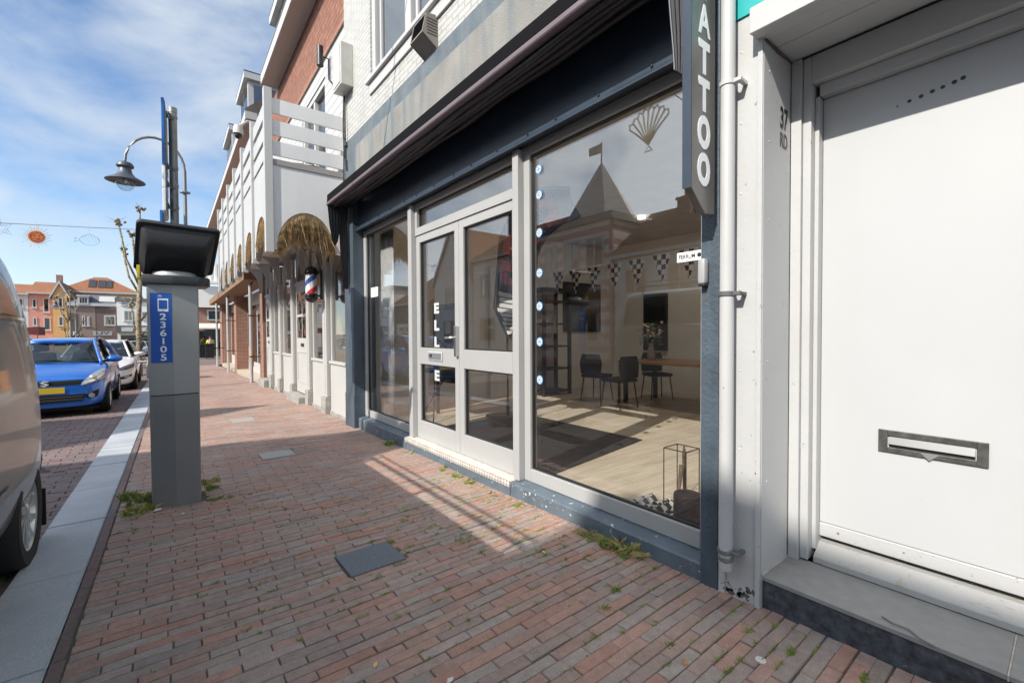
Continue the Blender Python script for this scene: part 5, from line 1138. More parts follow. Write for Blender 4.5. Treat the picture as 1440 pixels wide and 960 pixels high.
m = MB(); m.loft([rrect(HU-.03, HH-.03, .02, CC, .0185), rrect(HU-.03, HH-.03, .02, CC, .021)]); m.build('solar_panel', M('solar', (.012, .015, .035), .12), PM)
lbm = M('label_blue', (.012, .085, .40), .4, var=.04)
yl = lambda x: 4.594-.0   # label plane just proud of the front face, left half
m = MB(); a_, b_ = Vector((-.083, 4.6005, 0)), Vector((.066, 4.5835, 0)); du = (b_-a_).normalized(); nn = du.cross(Vector((0, 0, 1)))
cL = (a_+b_)/2+nn*.003
m.obox((cL.x, cL.y, 1.40), du, (0, 0, 1), nn, .069, .281, .0015, .001); LB = m.build('number_label', lbm, PM)
m = MB(); lw_ = cL+nn*.0022
for k, ch in enumerate('236105'): m.text(ch, .072, (lw_.x+.012*du.x, lw_.y+.012*du.y, 1.488-k*.066), du, (0, 0, 1), 1.25, .0006, .0012)
m.build('digits', stk_w, LB)
m = MB(); c2 = lw_+du*.014
def ob(u, z, hu, hv, off=0): 
    c = c2+du*u+nn*off; m.obox((c.x, c.y, z), du, (0, 0, 1), nn, hu, hv, .0008)
ob(0, 1.585, .034, .052); m.build('phone_symbol', stk_w, LB)
m = MB(); ob(0, 1.589, .027, .036, .001); m.build('phone_screen', lbm, LB)
m = MB(); ob(-.02, 1.655, .014, .004); ob(-.02, 1.663, .008, .003); ob(0, 1.54, .006, .004, .001); m.build('phone_waves', M('label_light', (.3, .45, .7), .5), LB)
m = MB(); m.box(-.155, -.135, 4.62, 4.66, 1.79, 1.90, .003); m.build('yellow_tab', M('yellow_tab', (.70, .55, .02), .5), PM)
# ------------------------------------------------------------------ sign post
SP = thing('sign_post', 'grey steel post with traffic signs seen edge on behind the parking meter', 'sign post', (.12, 6.0, gz(6)))
m = MB(); m.lathe([(.038, gz(6)-.1), (.038, 3.70), (.041, 3.70), (.041, 3.755), (.0, 3.76)], (.12, 6.0, 0), 18); m.build('pole', galv, SP, 'auto')
sbl = M('sign_blue', (.015, .14, .45), .4); sgr = M('sign_back', (.16, .165, .17), .5, .3)
tl = R(2.5)
def sign(z0, z1, w_, mt, bk, x=.045, yo=0):
    m = MB(); u = Vector((math.sin(tl), math.cos(tl), 0)); n = Vector((math.cos(tl), -math.sin(tl), 0)); c = Vector((x, 6.0+yo, (z0+z1)/2))
    m.obox(c, u, (0, 0, 1), n, w_/2, (z1-z0)/2, .013, .004); s = m.build('sign_plate', mt, SP)
    m = MB(); m.obox(c+n*.016, u, (0, 0, 1), n, w_/2-.02, (z1-z0)/2-.02, .002); m.build('plate_back', bk, s)
    for zz_ in ([z0+.06, z1-.06] if z1-z0 > .3 else [z0+.1]):
        m = MB(); m.box(x+.018, .12, 5.985, 6.015, zz_-.018, zz_+.018); m.lathe([(.0385, -.016), (.043, -.014), (.043, .014), (.0385, .016)], (.12, 6.0, zz_), 14); m.tube([(x+.02, 5.95, zz_+.03), (.09, 5.955, zz_-.04), (.135, 5.958, zz_-.03)], .008, 6); m.build('clamp', galv, s)
sign(3.06, 3.72, .60, sbl, sgr, .048); sign(2.83, 3.05, .55, stk_w, sgr, .046); sign(2.60, 2.82, .55, stk_w, sgr, .046); sign(2.32, 2.60, .55, sbl, sgr, .02)
# ------------------------------------------------------------------ street lamps
lgr = M('lamp_grey', (.085, .10, .12), .45, .3); lpole = M('lamp_pole', (.20, .205, .20), .5, .5, var=.1)
bulb = glassm('lamp_glass', (.82, .88, .88), .08)
def lamp(x, y, ax, label, h=6.1, s=1.0):
    t = thing('street_lamp', label, 'street lamp', (x, y, gz(y)), 0, 'hook-arm street lamps'); z = gz(y)
    m = MB(); m.tube([(x, y, z), (x, y, z+1.0), (x, y, z+1.05), (x, y, z+h)], [.075, .075, .055, .042], 12)
    m.build('pole', lpole, t, 'auto')
    pts = [(x, y, z+h-.1)]; R_ = ax*s
    for k in range(15): a = math.pi*k/14; pts.append((x-R_/2+R_/2*math.cos(a), y, z+h+.0+.78*s*math.sin(a)))
    pts.append((x-R_, y, z+h-.12)); m = MB(); m.tube(pts, .034, 10); m.build('hook_arm', lpole, t, True)
    m = MB(); m.lathe([(.05, 0), (.13, .02), (.13, .05), (.05, .07)], (x, y, z+5.6 if h > 6 else z+h-.5), 12); m.build('collar', galv, t)
    q = z+h-.12; cx = x-R_
    m = MB(); m.lathe([(.0, .06), (.15, .06), (.19, 0), (.19, -.05), (.13, -.09), (.15, -.20), (.22, -.30), (.42, -.42), (.43, -.44), (.40, -.44), (.20, -.34)], (cx, y, q), 28); m.build('shade', lgr, t, 'auto')
    m = MB(); m.lathe([(.215, -.42), (.21, -.50), (.17, -.60), (.10, -.67), (0, -.70)], (cx, y, q), 24); m.build('globe', bulb, t, True)
    m = MB(); m.lathe([(.03, -.34), (.04, -.46), (.0, -.5)], (cx, y, q), 12); m.build('bulb', M('bulb_white', (.7, .7, .68), .4) if 'bulb_white' not in MAT else MAT['bulb_white'], t, True)
lamp(.57, 16.0, 1.30, 'grey street lamp with a curved arm and bell shade behind the parking meter', 6.25)
lamp(-6.4, 58.0, 1.3, 'far street lamp with a hooked arm in front of the brown corner house', 5.2)
# ------------------------------------------------------------------ pollarded trees
bark, bnt, bb = base('plane_bark'); btc = N(bnt, 'ShaderNodeTexCoord').outputs['Object']
bnt.links.new(mixc(bnt, ramp(bnt, noise(bnt, btc, 9, 4, .6), .42, .55), (.13, .105, .07), (.30, .26, .17)), bb.inputs['Base Color']); bb.inputs['Roughness'].default_value = .9
def tree(x, y, label, h, seed, s=1.0, lean=.0):
    t = thing('pollarded_tree', label, 'tree', (x, y, gz(y)), 0, 'bare pollarded street trees'); z = gz(y); r = random.Random(seed)
    m = MB(); top = z+h*.62
    m.tube([(x, y, z-.1), (x+.02*s, y, z+h*.12), (x-.02+lean*.4, y, z+h*.35), (x+lean, y, top)], [.12*s, .10*s, .09*s, .075*s], 12); m.build('trunk', bark, t, True)
    m = MB(); kn = m
    br = [(-1.0, .0, .95, .55), (-.75, .3, .78, .50), (.05, .1, 1.06, .62), (.95, .2, .60, .33), (.8, -.2, .48, .22), (-.5, .1, .45, .2), (.6, .4, .82, .55), (.9, -.3, .38, .15), (-.3, -.4, .88, .58)]
    for bx_, by, bz, st in br:
        p0 = Vector((x+lean*st/.62, y, z+h*st)); e = Vector((x+lean+bx_*s*.72*r.uniform(.8, 1.15), y+by*s, z+h*bz*.99))
        mid = p0.lerp(e, .5)+Vector((bx_*.10*s, 0, -.15*s)); m.tube([p0, mid, e], [.045*s, .034*s, .03*s], 8)
        for k in range(7):
            q = e+Vector((r.gauss(0, .06), r.gauss(0, .06), r.gauss(.0, .07)))*s; kn.lathe([(.0, -.06*s), (.06*s, -.02*s), (.055*s, .03*s), (0, .06*s)], q, 7)
        for k in range(5):
            f = r.uniform(.2, .9); q = p0.lerp(mid, f*2) if f < .5 else mid.lerp(e, f*2-1); kn.lathe([(.0, -.04*s), (.055*s, 0), (0, .05*s)], q, 6)
        for k in range(4):
            q = e+Vector((r.gauss(0, .05), r.gauss(0, .05), .02)); m.tube([q, q+Vector((r.gauss(0, .22), r.gauss(0, .2), r.uniform(.05, .35)))*s], [.009*s, .004*s], 5)
    m.build('branches', bark, t, True)
tree(-.80, 24.0, 'bare pollarded tree with pale mottled trunk left of the parking meter', 6.55, 3, 1.0, .10)
tree(-5.75, 50, 'small bare pollarded tree in front of the ochre gabled house', 5.2, 5, 1.0, -.1)
tree(.15, 33.0, 'slender bare pollarded tree farther along the kerb, partly behind the meter', 5.6, 8, .8, .0)
# ------------------------------------------------------------------ garland over the street
GY = 14.0
GL = MB(); pts = [Vector((-12.2, GY+1.2, 4.05)).lerp(Vector((1.25, GY-.2, 3.98)), k/16)-Vector((0, 0, .34*math.sin(math.pi*k/16))) for k in range(17)]
GL.tube(pts, .008, 5); tag(GL.build('garland_wire', M('wire_grey', (.25, .25, .27), .5), loc=(-4, GY, 4)), 'thin wire strung across the street carrying wire decorations', 'wire')
def gp(x): return GY+.4-.1*(x+4)/5
wire_o = M('wire_gold', (.60, .42, .16), .5); wire_b = M('wire_blue', (.30, .42, .62), .5); wire_l = M('wire_lilac', (.45, .38, .52), .5)
sx, sz = -2.13, 3.48; sy = 14.05
SN = thing('sun_ornament', 'orange sun ornament with a round face and wire rays hanging from the garland', 'ornament', (sx, sy, sz), 0)
m = MB(); m.lathe([(.0, -.012), (.125, -.012), (.132, 0), (.125, .012), (0, .012)], (sx, sy, sz), 28, 'y'); dk = m.build('disc', M('sun_orange', (.62, .17, .035), .6, var=.35, vs=9), SN)
m = MB()
for k in range(14): a = k*2*math.pi/14; m.tube([(sx+.085*math.cos(a), sy-.014, sz+.085*math.sin(a)), (sx+.11*math.cos(a+.2), sy-.014, sz+.11*math.sin(a+.2))], .004, 5)
for s_ in (-1, 1): m.lathe([(.0, -.018), (.015, -.012)], (sx+s_*.035, sy, sz+.025), 10, 'y')
m.tube([(sx-.04, sy-.014, sz-.025), (sx, sy-.015, sz-.045), (sx+.04, sy-.014, sz-.025)], .005, 5); m.build('face', M('sun_purple', (.24, .08, .12), .6), dk)
m = MB()
for k in range(22):
    a = k*2*math.pi/22; r1 = .265 if k % 2 else .22; da = .10
    m.tube([(sx+.13*math.cos(a-da), sy, sz+.13*math.sin(a-da)), (sx+r1*math.cos(a), sy, sz+r1*math.sin(a)), (sx+.13*math.cos(a+da), sy, sz+.13*math.sin(a+da))], .004, 5)
m.tube([(sx, sy, sz+.15), (sx, sy, 3.80)], .003, 4); m.build('rays', wire_o, SN)
fx, fz_ = -1.32, 3.50
FI = thing('fish_ornament', 'pale blue wire fish ornament hanging from the garland', 'ornament', (fx, 14.0, fz_))
m = MB(); el = [(fx+.04+.165*math.cos(2*math.pi*k/28), 14.0, fz_+.115*math.sin(2*math.pi*k/28)) for k in range(29)]; m.tube(el, .005, 5)
m.tube([(fx-.12, 14, fz_-.02), (fx-.22, 14, fz_-.06), (fx-.19, 14, fz_-.01), (fx-.21, 14, fz_+.03), (fx-.12, 14, fz_+.01)], .005, 5)
for k in range(6):
    a = -.10+k*.05; m.tube([(fx+a, 14, fz_-.08), (fx+a+.05, 14, fz_+.01), (fx+a+.01, 14, fz_+.085)], .0032, 4)
m.tube([(fx-.05, 14, fz_+.10), (fx+.03, 14, fz_+.16), (fx+.11, 14, fz_+.10)], .004, 5); m.tube([(fx+.03, 14, fz_+.15), (fx+.03, 14, 3.83)], .003, 4); m.build('wire_body', wire_b, FI)
qx, qz = -2.66, 3.60
STO = thing('star_ornament', 'lilac wire starfish ornament at the left end of the garland', 'ornament', (qx, 14.1, qz))
m = MB(); st = [(qx+(.20 if k % 2 == 0 else .085)*math.cos(R(90+18+36*k)), 14.1, qz+(.20 if k % 2 == 0 else .085)*math.sin(R(90+18+36*k))) for k in range(11)]; m.tube(st, .007, 6)
st2 = [(qx+(.12 if k % 2 == 0 else .05)*math.cos(R(108+36*k)), 14.1, qz+(.12 if k % 2 == 0 else .05)*math.sin(R(108+36*k))) for k in range(11)]; m.tube(st2, .006, 6); m.tube([(qx, 14.1, qz+.06), (qx, 14.1, 3.80)], .003, 4); m.build('wire_body', wire_l, STO)
# second garland seen mirrored in the shop window, with a shell
g2 = MB(); p2 = [Vector((-12.2, 5.6, 6.5)).lerp(Vector((2.2, 4.6, 6.2)), k/14)-Vector((0, 0, .35*math.sin(math.pi*k/14))) for k in range(15)]; g2.tube(p2, .012, 5)
tag(g2.build('garland_wire', MAT['wire_grey'], loc=(-4, 4, 6.3)), 'thin wire high across the street in front of the shop', 'wire')
hx, hy, hz = -2.35, 5.08, 5.2
SHL = thing('shell_ornament', 'large beige wire scallop shell hanging over the street in front of the shop', 'ornament', (hx, hy, hz))
m = MB(); pts = []
for k in range(9):
    a = R(35+k*110/8); e = Vector((hx, hy+.52*math.cos(a), hz+.52*math.sin(a)-.2)); b0 = Vector((hx, hy, hz-.32)); pts.append(e)
    m.tube([b0, b0.lerp(e, .5)+Vector((.02, 0, .02)), e], .017, 5)
for p, q in zip(pts, pts[1:]): c = (p+q)/2+((p+q)/2-Vector((hx, hy, hz-.3))).normalized()*.06; m.tube([p, c, q], .017, 5)
m.tube([(hx, hy-.08, hz-.44), (hx, hy, hz-.34), (hx, hy+.08, hz-.44), (hx, hy-.08, hz-.44)], .012, 5); m.tube([pts[4], (hx, hy, hz+.80)], .005, 4); m.build('wire_body', M('wire_beige', (.80, .70, .50), .6), SHL)
# ------------------------------------------------------------------ cars
def boolcut(o, cuts):
    for (c, r, w_) in cuts:
        b = bmesh.new(); bmesh.ops.create_cone(b, cap_ends=True, segments=40, radius1=r, radius2=r, depth=w_, matrix=Matrix.Translation(c) @ Matrix.Rotation(math.pi/2, 4, 'Y'))
        me = bpy.data.meshes.new('c'); b.to_mesh(me); b.free(); k = bpy.data.objects.new('c', me); COL.objects.link(k)
        md = o.modifiers.new('b', 'BOOLEAN'); md.object = k; md.operation = 'DIFFERENCE'; md.solver = 'EXACT'
        dg = bpy.context.evaluated_depsgraph_get(); dg.update(); n = bpy.data.meshes.new_from_object(o.evaluated_get(dg)); o.modifiers.clear(); o.data = n
        bpy.data.objects.remove(k); bpy.data.meshes.remove(me)
    return o
def paint(name, col, metal=.35, rough=.28):
    m = M(name, col, rough, metal, var=.02, coat=1.0); return m
tyre = M('tyre', (.018, .018, .019), .85, var=.15, vs=30, bump=.3, bs=40); rimm = M('alloy', (.58, .58, .58), .3, .7, var=.05)
plast = M('black_plastic', (.012, .012, .013), .65, spec=.25); lens = glassm('headlight_lens', (.9, .9, .9), .06); refl = M('reflector', (.72, .72, .72), .18, .8, var=.2, vs=20)
plate_y = M('plate_yellow', (.58, .40, .02), .5)
def wheel(p, x, y, z, r, w_, out, spokes=10, tw=.0, rim=None):
    m = MB(); a, b = (x-w_, x) if out > 0 else (x, x+w_); s = 1 if out > 0 else -1
    pr = [(r*.66, 0), (r*.70, .012*s), (r*.93, .016*s), (r*.985, -.012*s), (r, -.035*s), (r, -(w_-.035)*s), (r*.985, -(w_-.012)*s), (r*.9, -w_*s), (r*.6, -w_*s), (r*.6, -.1*s)]
    m.lathe(pr, (x, y, z), 36, 'x', cap=False); t = m.build('wheel', tyre, p, 'auto')
    m = MB(); m.lathe([(r*.60, -.10*s), (r*.64, -.02*s), (r*.70, -.004*s), (r*.68, .006*s), (r*.645, .0*s), (r*.62, -.03*s)], (x, y, z), 36, 'x', cap=False)
    for k in range(spokes):
        a0 = 2*math.pi*k/spokes; a1 = a0+tw
        for (da, db) in ((-.085, .02),):
            p0 = Vector((x-.006*s, y+r*.14*math.cos(a0), z+r*.14*math.sin(a0))); p1 = Vector((x-.0*s, y+r*.66*math.cos(a1), z+r*.66*math.sin(a1)))
            dr = (p1-p0); t_ = Vector((s, 0, 0)).cross(dr).normalized(); w0, w1 = r*.035, r*.05
            f = [p0-t_*w0, p0+t_*w0, p1+t_*w1, p1-t_*w1]; bk = [q-Vector((.03*s, 0, 0)) for q in f]
            m.poly(f); m.poly(bk[::-1])
            for i in range(4): m.poly([f[i], f[(i+1) % 4], bk[(i+1) % 4], bk[i]])
    m.lathe([(0, .004*s), (r*.13, .002*s), (r*.19, -.012*s), (r*.19, -.04*s)], (x, y, z), 20, 'x')
    m.build('rim', rim or rimm, t, 'auto')
    m = MB(); m.lathe([(0, -.075*s), (r*.63, -.07*s), (r*.63, -.085*s)], (x, y, z), 24, 'x'); m.build('brake_disc', M('dark_hub', (.03, .03, .03), .6) if 'dark_hub' not in MAT else MAT['dark_hub'], t)
def car(name, label, x, y, pm_, st='hatch', W=1.69, Lg=3.85, Hh=1.50, group=None, style=0):
    z0 = gz(y)-.05
    t = thing(name, label, 'car', (x, y, z0), 0, group)
    kW, kL, kH = W/1.69, Lg/3.85, Hh/1.50
    def S(hw, yy, zb, zm, zt, ht, cr=.02):
        half = [(0, zb), (hw*.80, zb), (hw*.93, zb+.05), (hw*.985, zb+.16), (hw, zm), (hw*.99, zt-.14), (hw*.965, zt-.05), (ht, zt), (ht*.6, zt+cr*.8), (0, zt+cr)]
        full = half+[(-a, b) for a, b in half[-2:0:-1]]
        return [(x+a*kW, y+yy*kL, z0+b*kH) for a, b in full]
    st_ = [S(.50, .0, .24, .46, .66, .40, .01), S(.64, .03, .20, .46, .70, .52, .012), S(.735, .10, .18, .47, .735, .60, .02), S(.80, .26, .17, .50, .79, .66, .03), S(.83, .48, .17, .52, .85, .68, .035), S(.845, .80, .17, .55, .93, .69, .04), S(.845, 1.08, .17, .56, .985, .70, .03),
           S(.845, 1.9, .17, .57, .97, .735, .01), S(.845, 2.9, .17, .58, 1.0, .74, .01), S(.84, 3.4, .18, .60, 1.02, .73, .01), S(.80, 3.7, .22, .60, 1.0, .66, .01), S(.72, 3.83, .28, .60, .93, .55, .01)]
    m = MB(); m.loft(st_); body = m.build('body', pm_, t, True)
    md = body.modifiers.new('s', 'SUBSURF'); md.levels = md.render_levels = 2
    dg = bpy.context.evaluated_depsgraph_get(); dg.update(); n = bpy.data.meshes.new_from_object(body.evaluated_get(dg)); body.modifiers.clear(); body.data = n
    wr = .30*kH; wy = (.66*kL, 3.06*kL)
    boolcut(body, [(Vector((s*.82*kW, yy, wr+.01)), wr+.055, .5) for s in (-1, 1) for yy in wy])
    for p in body.data.polygons: p.use_smooth = True
    try: body.data.set_sharp_from_angle(angle=R(40))
    except Exception: pass
    X = lambda a: x+a*kW; Y = lambda b: y+b*kL; Z = lambda c: z0+c*kH
    # greenhouse
    bf, br, tf_, tr = (.63, 1.02, .99), (.70, 3.70, 1.02), (.49, 1.78, 1.425), (.53, 3.30, 1.43)
    bm_, tm_ = (.735, 2.35, .985), (.585, 2.45, 1.445)
    def q(p, s=1): return Vector((X(s*p[0]), Y(p[1]), Z(p[2])))
    m = MB(); rg = []
    for (yy, zz, hw) in ((1.66, 1.405, .44), (1.80, 1.44, .51), (2.4, 1.485, .545), (3.1, 1.475, .55), (3.42, 1.42, .52), (3.55, 1.38, .48)):
        rg.append([Vector((X(a), Y(yy+.04*(abs(a) < .3)*-1), Z(zz-.035*(abs(a)/.6)**3))) for a in [hw*(-1+2*k/8) for k in range(9)]]+[Vector((X(a), Y(yy), Z(zz-.06))) for a in [hw*(1-2*k/8) for k in range(9)]])
    m.loft(rg); m.build('roof', pm_, t, True)
    for s in (-1, 1):
        m = MB(); m.tube([q((.70, .93, .955), s), q((.655, 1.12, 1.06), s), q((.54, 1.66, 1.37), s), q((.515, 1.85, 1.42), s)], [.03, .032, .030, .028], 8)
        m.tube([q((.515, 1.85, 1.42), s), q((.545, 2.5, 1.455), s), q((.545, 3.3, 1.41), s), q((.62, 3.62, 1.25), s), q((.72, 3.78, .98), s)], [.03, .03, .035, .06, .08], 8); m.build('roof_pillar', pm_, t, True)
        m = MB(); m.tube([q((.72, 2.32, .97), s), q((.55, 2.42, 1.44), s)], .033, 8); m.build('door_pillar', plast, t, True)
    def gl(nm, pts):
        m = MB(); c = sum(pts, Vector())/len(pts); n_ = (pts[1]-pts[0]).cross(pts[2]-pts[0]).normalized()*.004
        A = [m.bm.verts.new(p) for p in pts]; B = [m.bm.verts.new(p-n_) for p in pts]; m.bm.faces.new(A); m.bm.faces.new(B[::-1]); k = len(pts)
        for i in range(k): m.bm.faces.new((A[i], B[i], B[(i+1) % k], A[(i+1) % k]))
        return m.build(nm, carglass, t)
    gl('windscreen', [q((.64, 1.0, .985), -1), q((.35, .92, 1.0), -1), q((.35, .92, 1.0)), q((.64, 1.0, .985)), q((.50, 1.70, 1.40)), q((.50, 1.70, 1.40), -1)])
    gl('rear_window', [q((.66, 3.72, 1.03)), q((.66, 3.72, 1.03), -1), q((.54, 3.42, 1.40), -1), q((.54, 3.42, 1.40))])
    for s in (-1, 1): gl('side_window', [q((.66, 1.10, .99), s), q((.71, 3.60, 1.02), s), q((.55, 3.32, 1.41), s), q((.545, 2.4, 1.44), s), q((.515, 1.80, 1.41), s)])
    m = MB(); m.box(X(-.68), X(.68), Y(1.02), Y(1.45), Z(.90), Z(1.005), .03); m.box(X(-.70), X(.70), Y(1.45), Y(3.5), Z(.5), Z(.94)); it = m.build('dashboard', plast, t, 'auto')
    for s in (-1, 1):
        m = MB(); m.box(X(s*.36-.23), X(s*.36+.23), Y(2.15), Y(2.30), Z(.80), Z(1.16), .05); m.box(X(s*.36-.12), X(s*.36+.12), Y(2.20), Y(2.30), Z(1.19), Z(1.36), .04); m.build('seat', M('seat_grey', (.05, .05, .055), .8) if 'seat_grey' not in MAT else MAT['seat_grey'], t, 'auto')
    m = MB(); m.tube([(X(.36)+.18*math.cos(a), Y(1.62)-.08*math.sin(a)*0, Z(1.0)+.17*math.sin(a)) for a in [2*math.pi*k/20 for k in range(21)]], .014, 6); m.build('steering_wheel', plast, t)
    m = MB(); m.box(X(-.09), X(.09), Y(1.68), Y(1.71), Z(1.31), Z(1.36), .008); m.build('inner_mirror', plast, t)
    for s in (-1, 1):
        m = MB(); c = q((.885, 1.28, 1.03), s); m.lathe([(.0, -.13), (.07, -.125), (.10, -.05), (.095, .06), (.05, .12), (0, .13)], c, 14, 'x')
        for v in m.bm.verts: v.co.z = c.z+(v.co.z-c.z)*.72; v.co.y = c.y+(v.co.y-c.y)*.9
        mr = m.build('mirror', pm_, t, True); m = MB(); m.tube([q((.70, 1.22, .985), s), q((.80, 1.26, .99), s)], .025, 6); m.build('mirror_arm', plast, mr)
    # front trim follows the nose: project points to the body surface
    bvh = __import__('mathutils.bvhtree', fromlist=['BVHTree']).BVHTree.FromPolygons([v.co.copy() for v in body.data.vertices], [tuple(p.vertices) for p in body.data.polygons])
    org = Vector((x, y, z0))
    def skinpoly(nm, poly2, mt, out=.006, par=t, nsub=6, thick=.012, ret=False):
        # poly2: front-view quad strip [(xl,zl)...] lower edge and upper edge, same length
        lo, hi = poly2; m = MB(); g = []
        def samp(e, f):
            k = f*(len(e)-1); i = min(int(k), len(e)-2); u = k-i; return (e[i][0]*(1-u)+e[i+1][0]*u, e[i][1]*(1-u)+e[i+1][1]*u)
        nn_ = nsub*(len(lo)-1); nv = 5
        for i in range(nn_+1):
            a, b = samp(lo, i/nn_), samp(hi, i/nn_); col = []
            for j in range(nv+1):
                f = j/nv; px_, pz_ = a[0]*(1-f)+b[0]*f, a[1]*(1-f)+b[1]*f
                h = bvh.ray_cast(Vector((px_*kW, -2, pz_*kH)), Vector((0, 1, 0)))
                yy = h[0].y if h[0] and h[0].y < 1.3*kL else .1
                nrm = h[1] if h[0] else Vector((0, -1, 0))
                if nrm.y > 0: nrm = -nrm
                P_ = Vector((px_*kW, yy, pz_*kH))+nrm*out+org; col.append(m.bm.verts.new(P_))
            g.append(col)
        for i in range(nn_):
            for j in range(nv): m.bm.faces.new((g[i][j], g[i+1][j], g[i+1][j+1], g[i][j+1]))
        return m.build(nm, mt, par, True)
    if style == 0:
        gr = skinpoly('grille', ([(-.46, .615), (0, .60), (.46, .615)], [(-.53, .70), (0, .695), (.53, .70)]), plast)
        skinpoly('lower_grille', ([(-.50, .30), (0, .285), (.50, .30)], [(-.55, .43), (0, .43), (.55, .43)]), plast)
        for k in range(2): skinpoly('grille_bar', ([(-.5, .335+k*.05), (.5, .335+k*.05)], [(-.5, .347+k*.05), (.5, .347+k*.05)]), M('bar_grey', (.10, .10, .105), .4) if 'bar_grey' not in MAT else MAT['bar_grey'], .010)
        m = MB(); S_ = [(-.062, .018), (.0, .058), (.062, .03), (.03, .022), (.0, .036), (-.012, .024), (.062, -.016), (.0, -.058), (-.062, -.03), (-.03, -.022), (.0, -.036), (.012, -.024)]
        ey = bvh.ray_cast(Vector((0, -2, .655*kH)), Vector((0, 1, 0)))[0].y; m.prism([(x+a, z0+.655*kH+b) for a, b in S_], 'y', y+ey-.022, y+ey-.012); m.build('emblem', M('chrome', (.75, .75, .75), .25, .3, var=0), gr)
        for s in (-1, 1):
            h = skinpoly('headlight', ([(s*.475, .595), (s*.66, .64), (s*.785, .69)], [(s*.50, .66), (s*.625, .80), (s*.765, .875)]), refl, .007)
            m = MB()
            hp = bvh.ray_cast(Vector((s*.64*kW, -2, .72*kH)), Vector((0, 1, 0)))[0]; m.lathe([(0, -.035), (.055, -.03), (.06, -.005), (.06, .02)], (x+hp.x, y+hp.y-.004, z0+hp.z), 18, 'y'); m.build('lamp', M('lamp_amber', (.55, .5, .45), .15, .5), h, True)
            skinpoly('headlight_edge', ([(s*.47, .585), (s*.66, .63), (s*.79, .68)], [(s*.475, .595), (s*.66, .64), (s*.785, .69)]), plast, .008, h)
            f = skinpoly('fog_surround', ([(s*.50, .39), (s*.60, .33), (s*.70, .37)], [(s*.52, .40), (s*.62, .455), (s*.72, .50)]), plast, .006)
            hp = bvh.ray_cast(Vector((s*.62*kW, -2, .395*kH)), Vector((0, 1, 0)))[0]; m = MB(); m.lathe([(.0, -.016), (.045, -.014), (.05, .004)], (x+hp.x, y+hp.y-.004, z0+hp.z), 16, 'y'); m.build('fog_lamp', M('fog_glass', (.45, .45, .45), .1, .6) if 'fog_glass' not in MAT else MAT['fog_glass'], f)
    else:
        gr = skinpoly('grille', ([(-.42, .60), (0, .585), (.42, .60)], [(-.55, .685), (0, .685), (.55, .685)]), plast)
        skinpoly('chrome_bar', ([(-.5, .655), (0, .648), (.5, .655)], [(-.53, .672), (0, .665), (.53, .672)]), M('chrome_bar', (.7, .7, .7), .12, 1, var=0) if 'chrome_bar' not in MAT else MAT['chrome_bar'], .011)
        skinpoly('lower_grille', ([(-.48, .27), (0, .26), (.48, .27)], [(-.52, .36), (0, .36), (.52, .36)]), plast)
        for s in (-1, 1):
            h = skinpoly('headlight', ([(s*.50, .61), (s*.66, .625), (s*.79, .68)], [(s*.54, .69), (s*.68, .755), (s*.795, .79)]), M('head_dark', (.14, .15, .17), .12, .5, var=.5, vs=20) if 'head_dark' not in MAT else MAT['head_dark'], .007)
            f = skinpoly('fog_surround', ([(s*.50, .36), (s*.62, .36), (s*.74, .42)], [(s*.50, .41), (s*.64, .45), (s*.77, .50)]), plast, .006)
            skinpoly('fog_lamp', ([(s*.60, .385), (s*.70, .41)], [(s*.61, .425), (s*.71, .455)]), M('fog_strip', (.6, .6, .6), .15, .5) if 'fog_strip' not in MAT else MAT['fog_strip'], .012, f)
    skinpoly('number_plate', ([(-.262, .465), (.262, .465)], [(-.262, .575), (.262, .575)]), plate_y if style == 0 else plate_y, .014)
    m = MB(); m.box(X(-.70), X(.70), Y(.2), Y(3.6), Z(.12), Z(.17)); m.build('underbody', plast, t)
    for s in (-1, 1):
        for yy in wy:
            wheel(t, x+s*.835*kW, y+yy, z0+wr, wr, .2, s)
            m = MB(); m.lathe([(wr+.053, 0), (wr+.053, -.22*s), (0, -.22*s)], (x+s*.82*kW, y+yy, z0+wr+.01), 28, 'x', cap=False); m.build('wheel_well', plast, t)
    m = MB(); m.tube([(X(-.45), Y(.97), Z(1.015)), (X(-.05), Y(1.02), Z(1.04)), (X(.1), Y(1.0), Z(1.035))], .009, 5); m.tube([(X(.1), Y(.98), Z(1.01)), (X(.5), Y(1.05), Z(1.045))], .009, 5); m.build('wipers', plast, t)
    return t
car('blue_car', 'bright blue small hatchback parked facing the camera behind the silver van', -1.71, 11.6, paint('paint_blue', (.008, .13, .52), .2, .3))
car('white_car', 'white hatchback parked behind the blue car', -1.53, 16.6, paint('paint_white', (.72, .71, .69), .05, .35), W=1.81, Lg=4.3, Hh=1.47, style=1)
car('parked_car', 'light blue parked car at the far end of the street behind the tree', -1.9, 52, paint('paint_lightblue', (.25, .34, .42), .3, .3), W=1.75, Lg=4.2, Hh=1.5, style=1)
car('parked_car', 'dark blue parked car at the far end of the street beside the light blue one', -.1+.0, 54, paint('paint_darkblue', (.03, .06, .12), .3, .3), W=1.75, Lg=4.2, Hh=1.5, style=1)
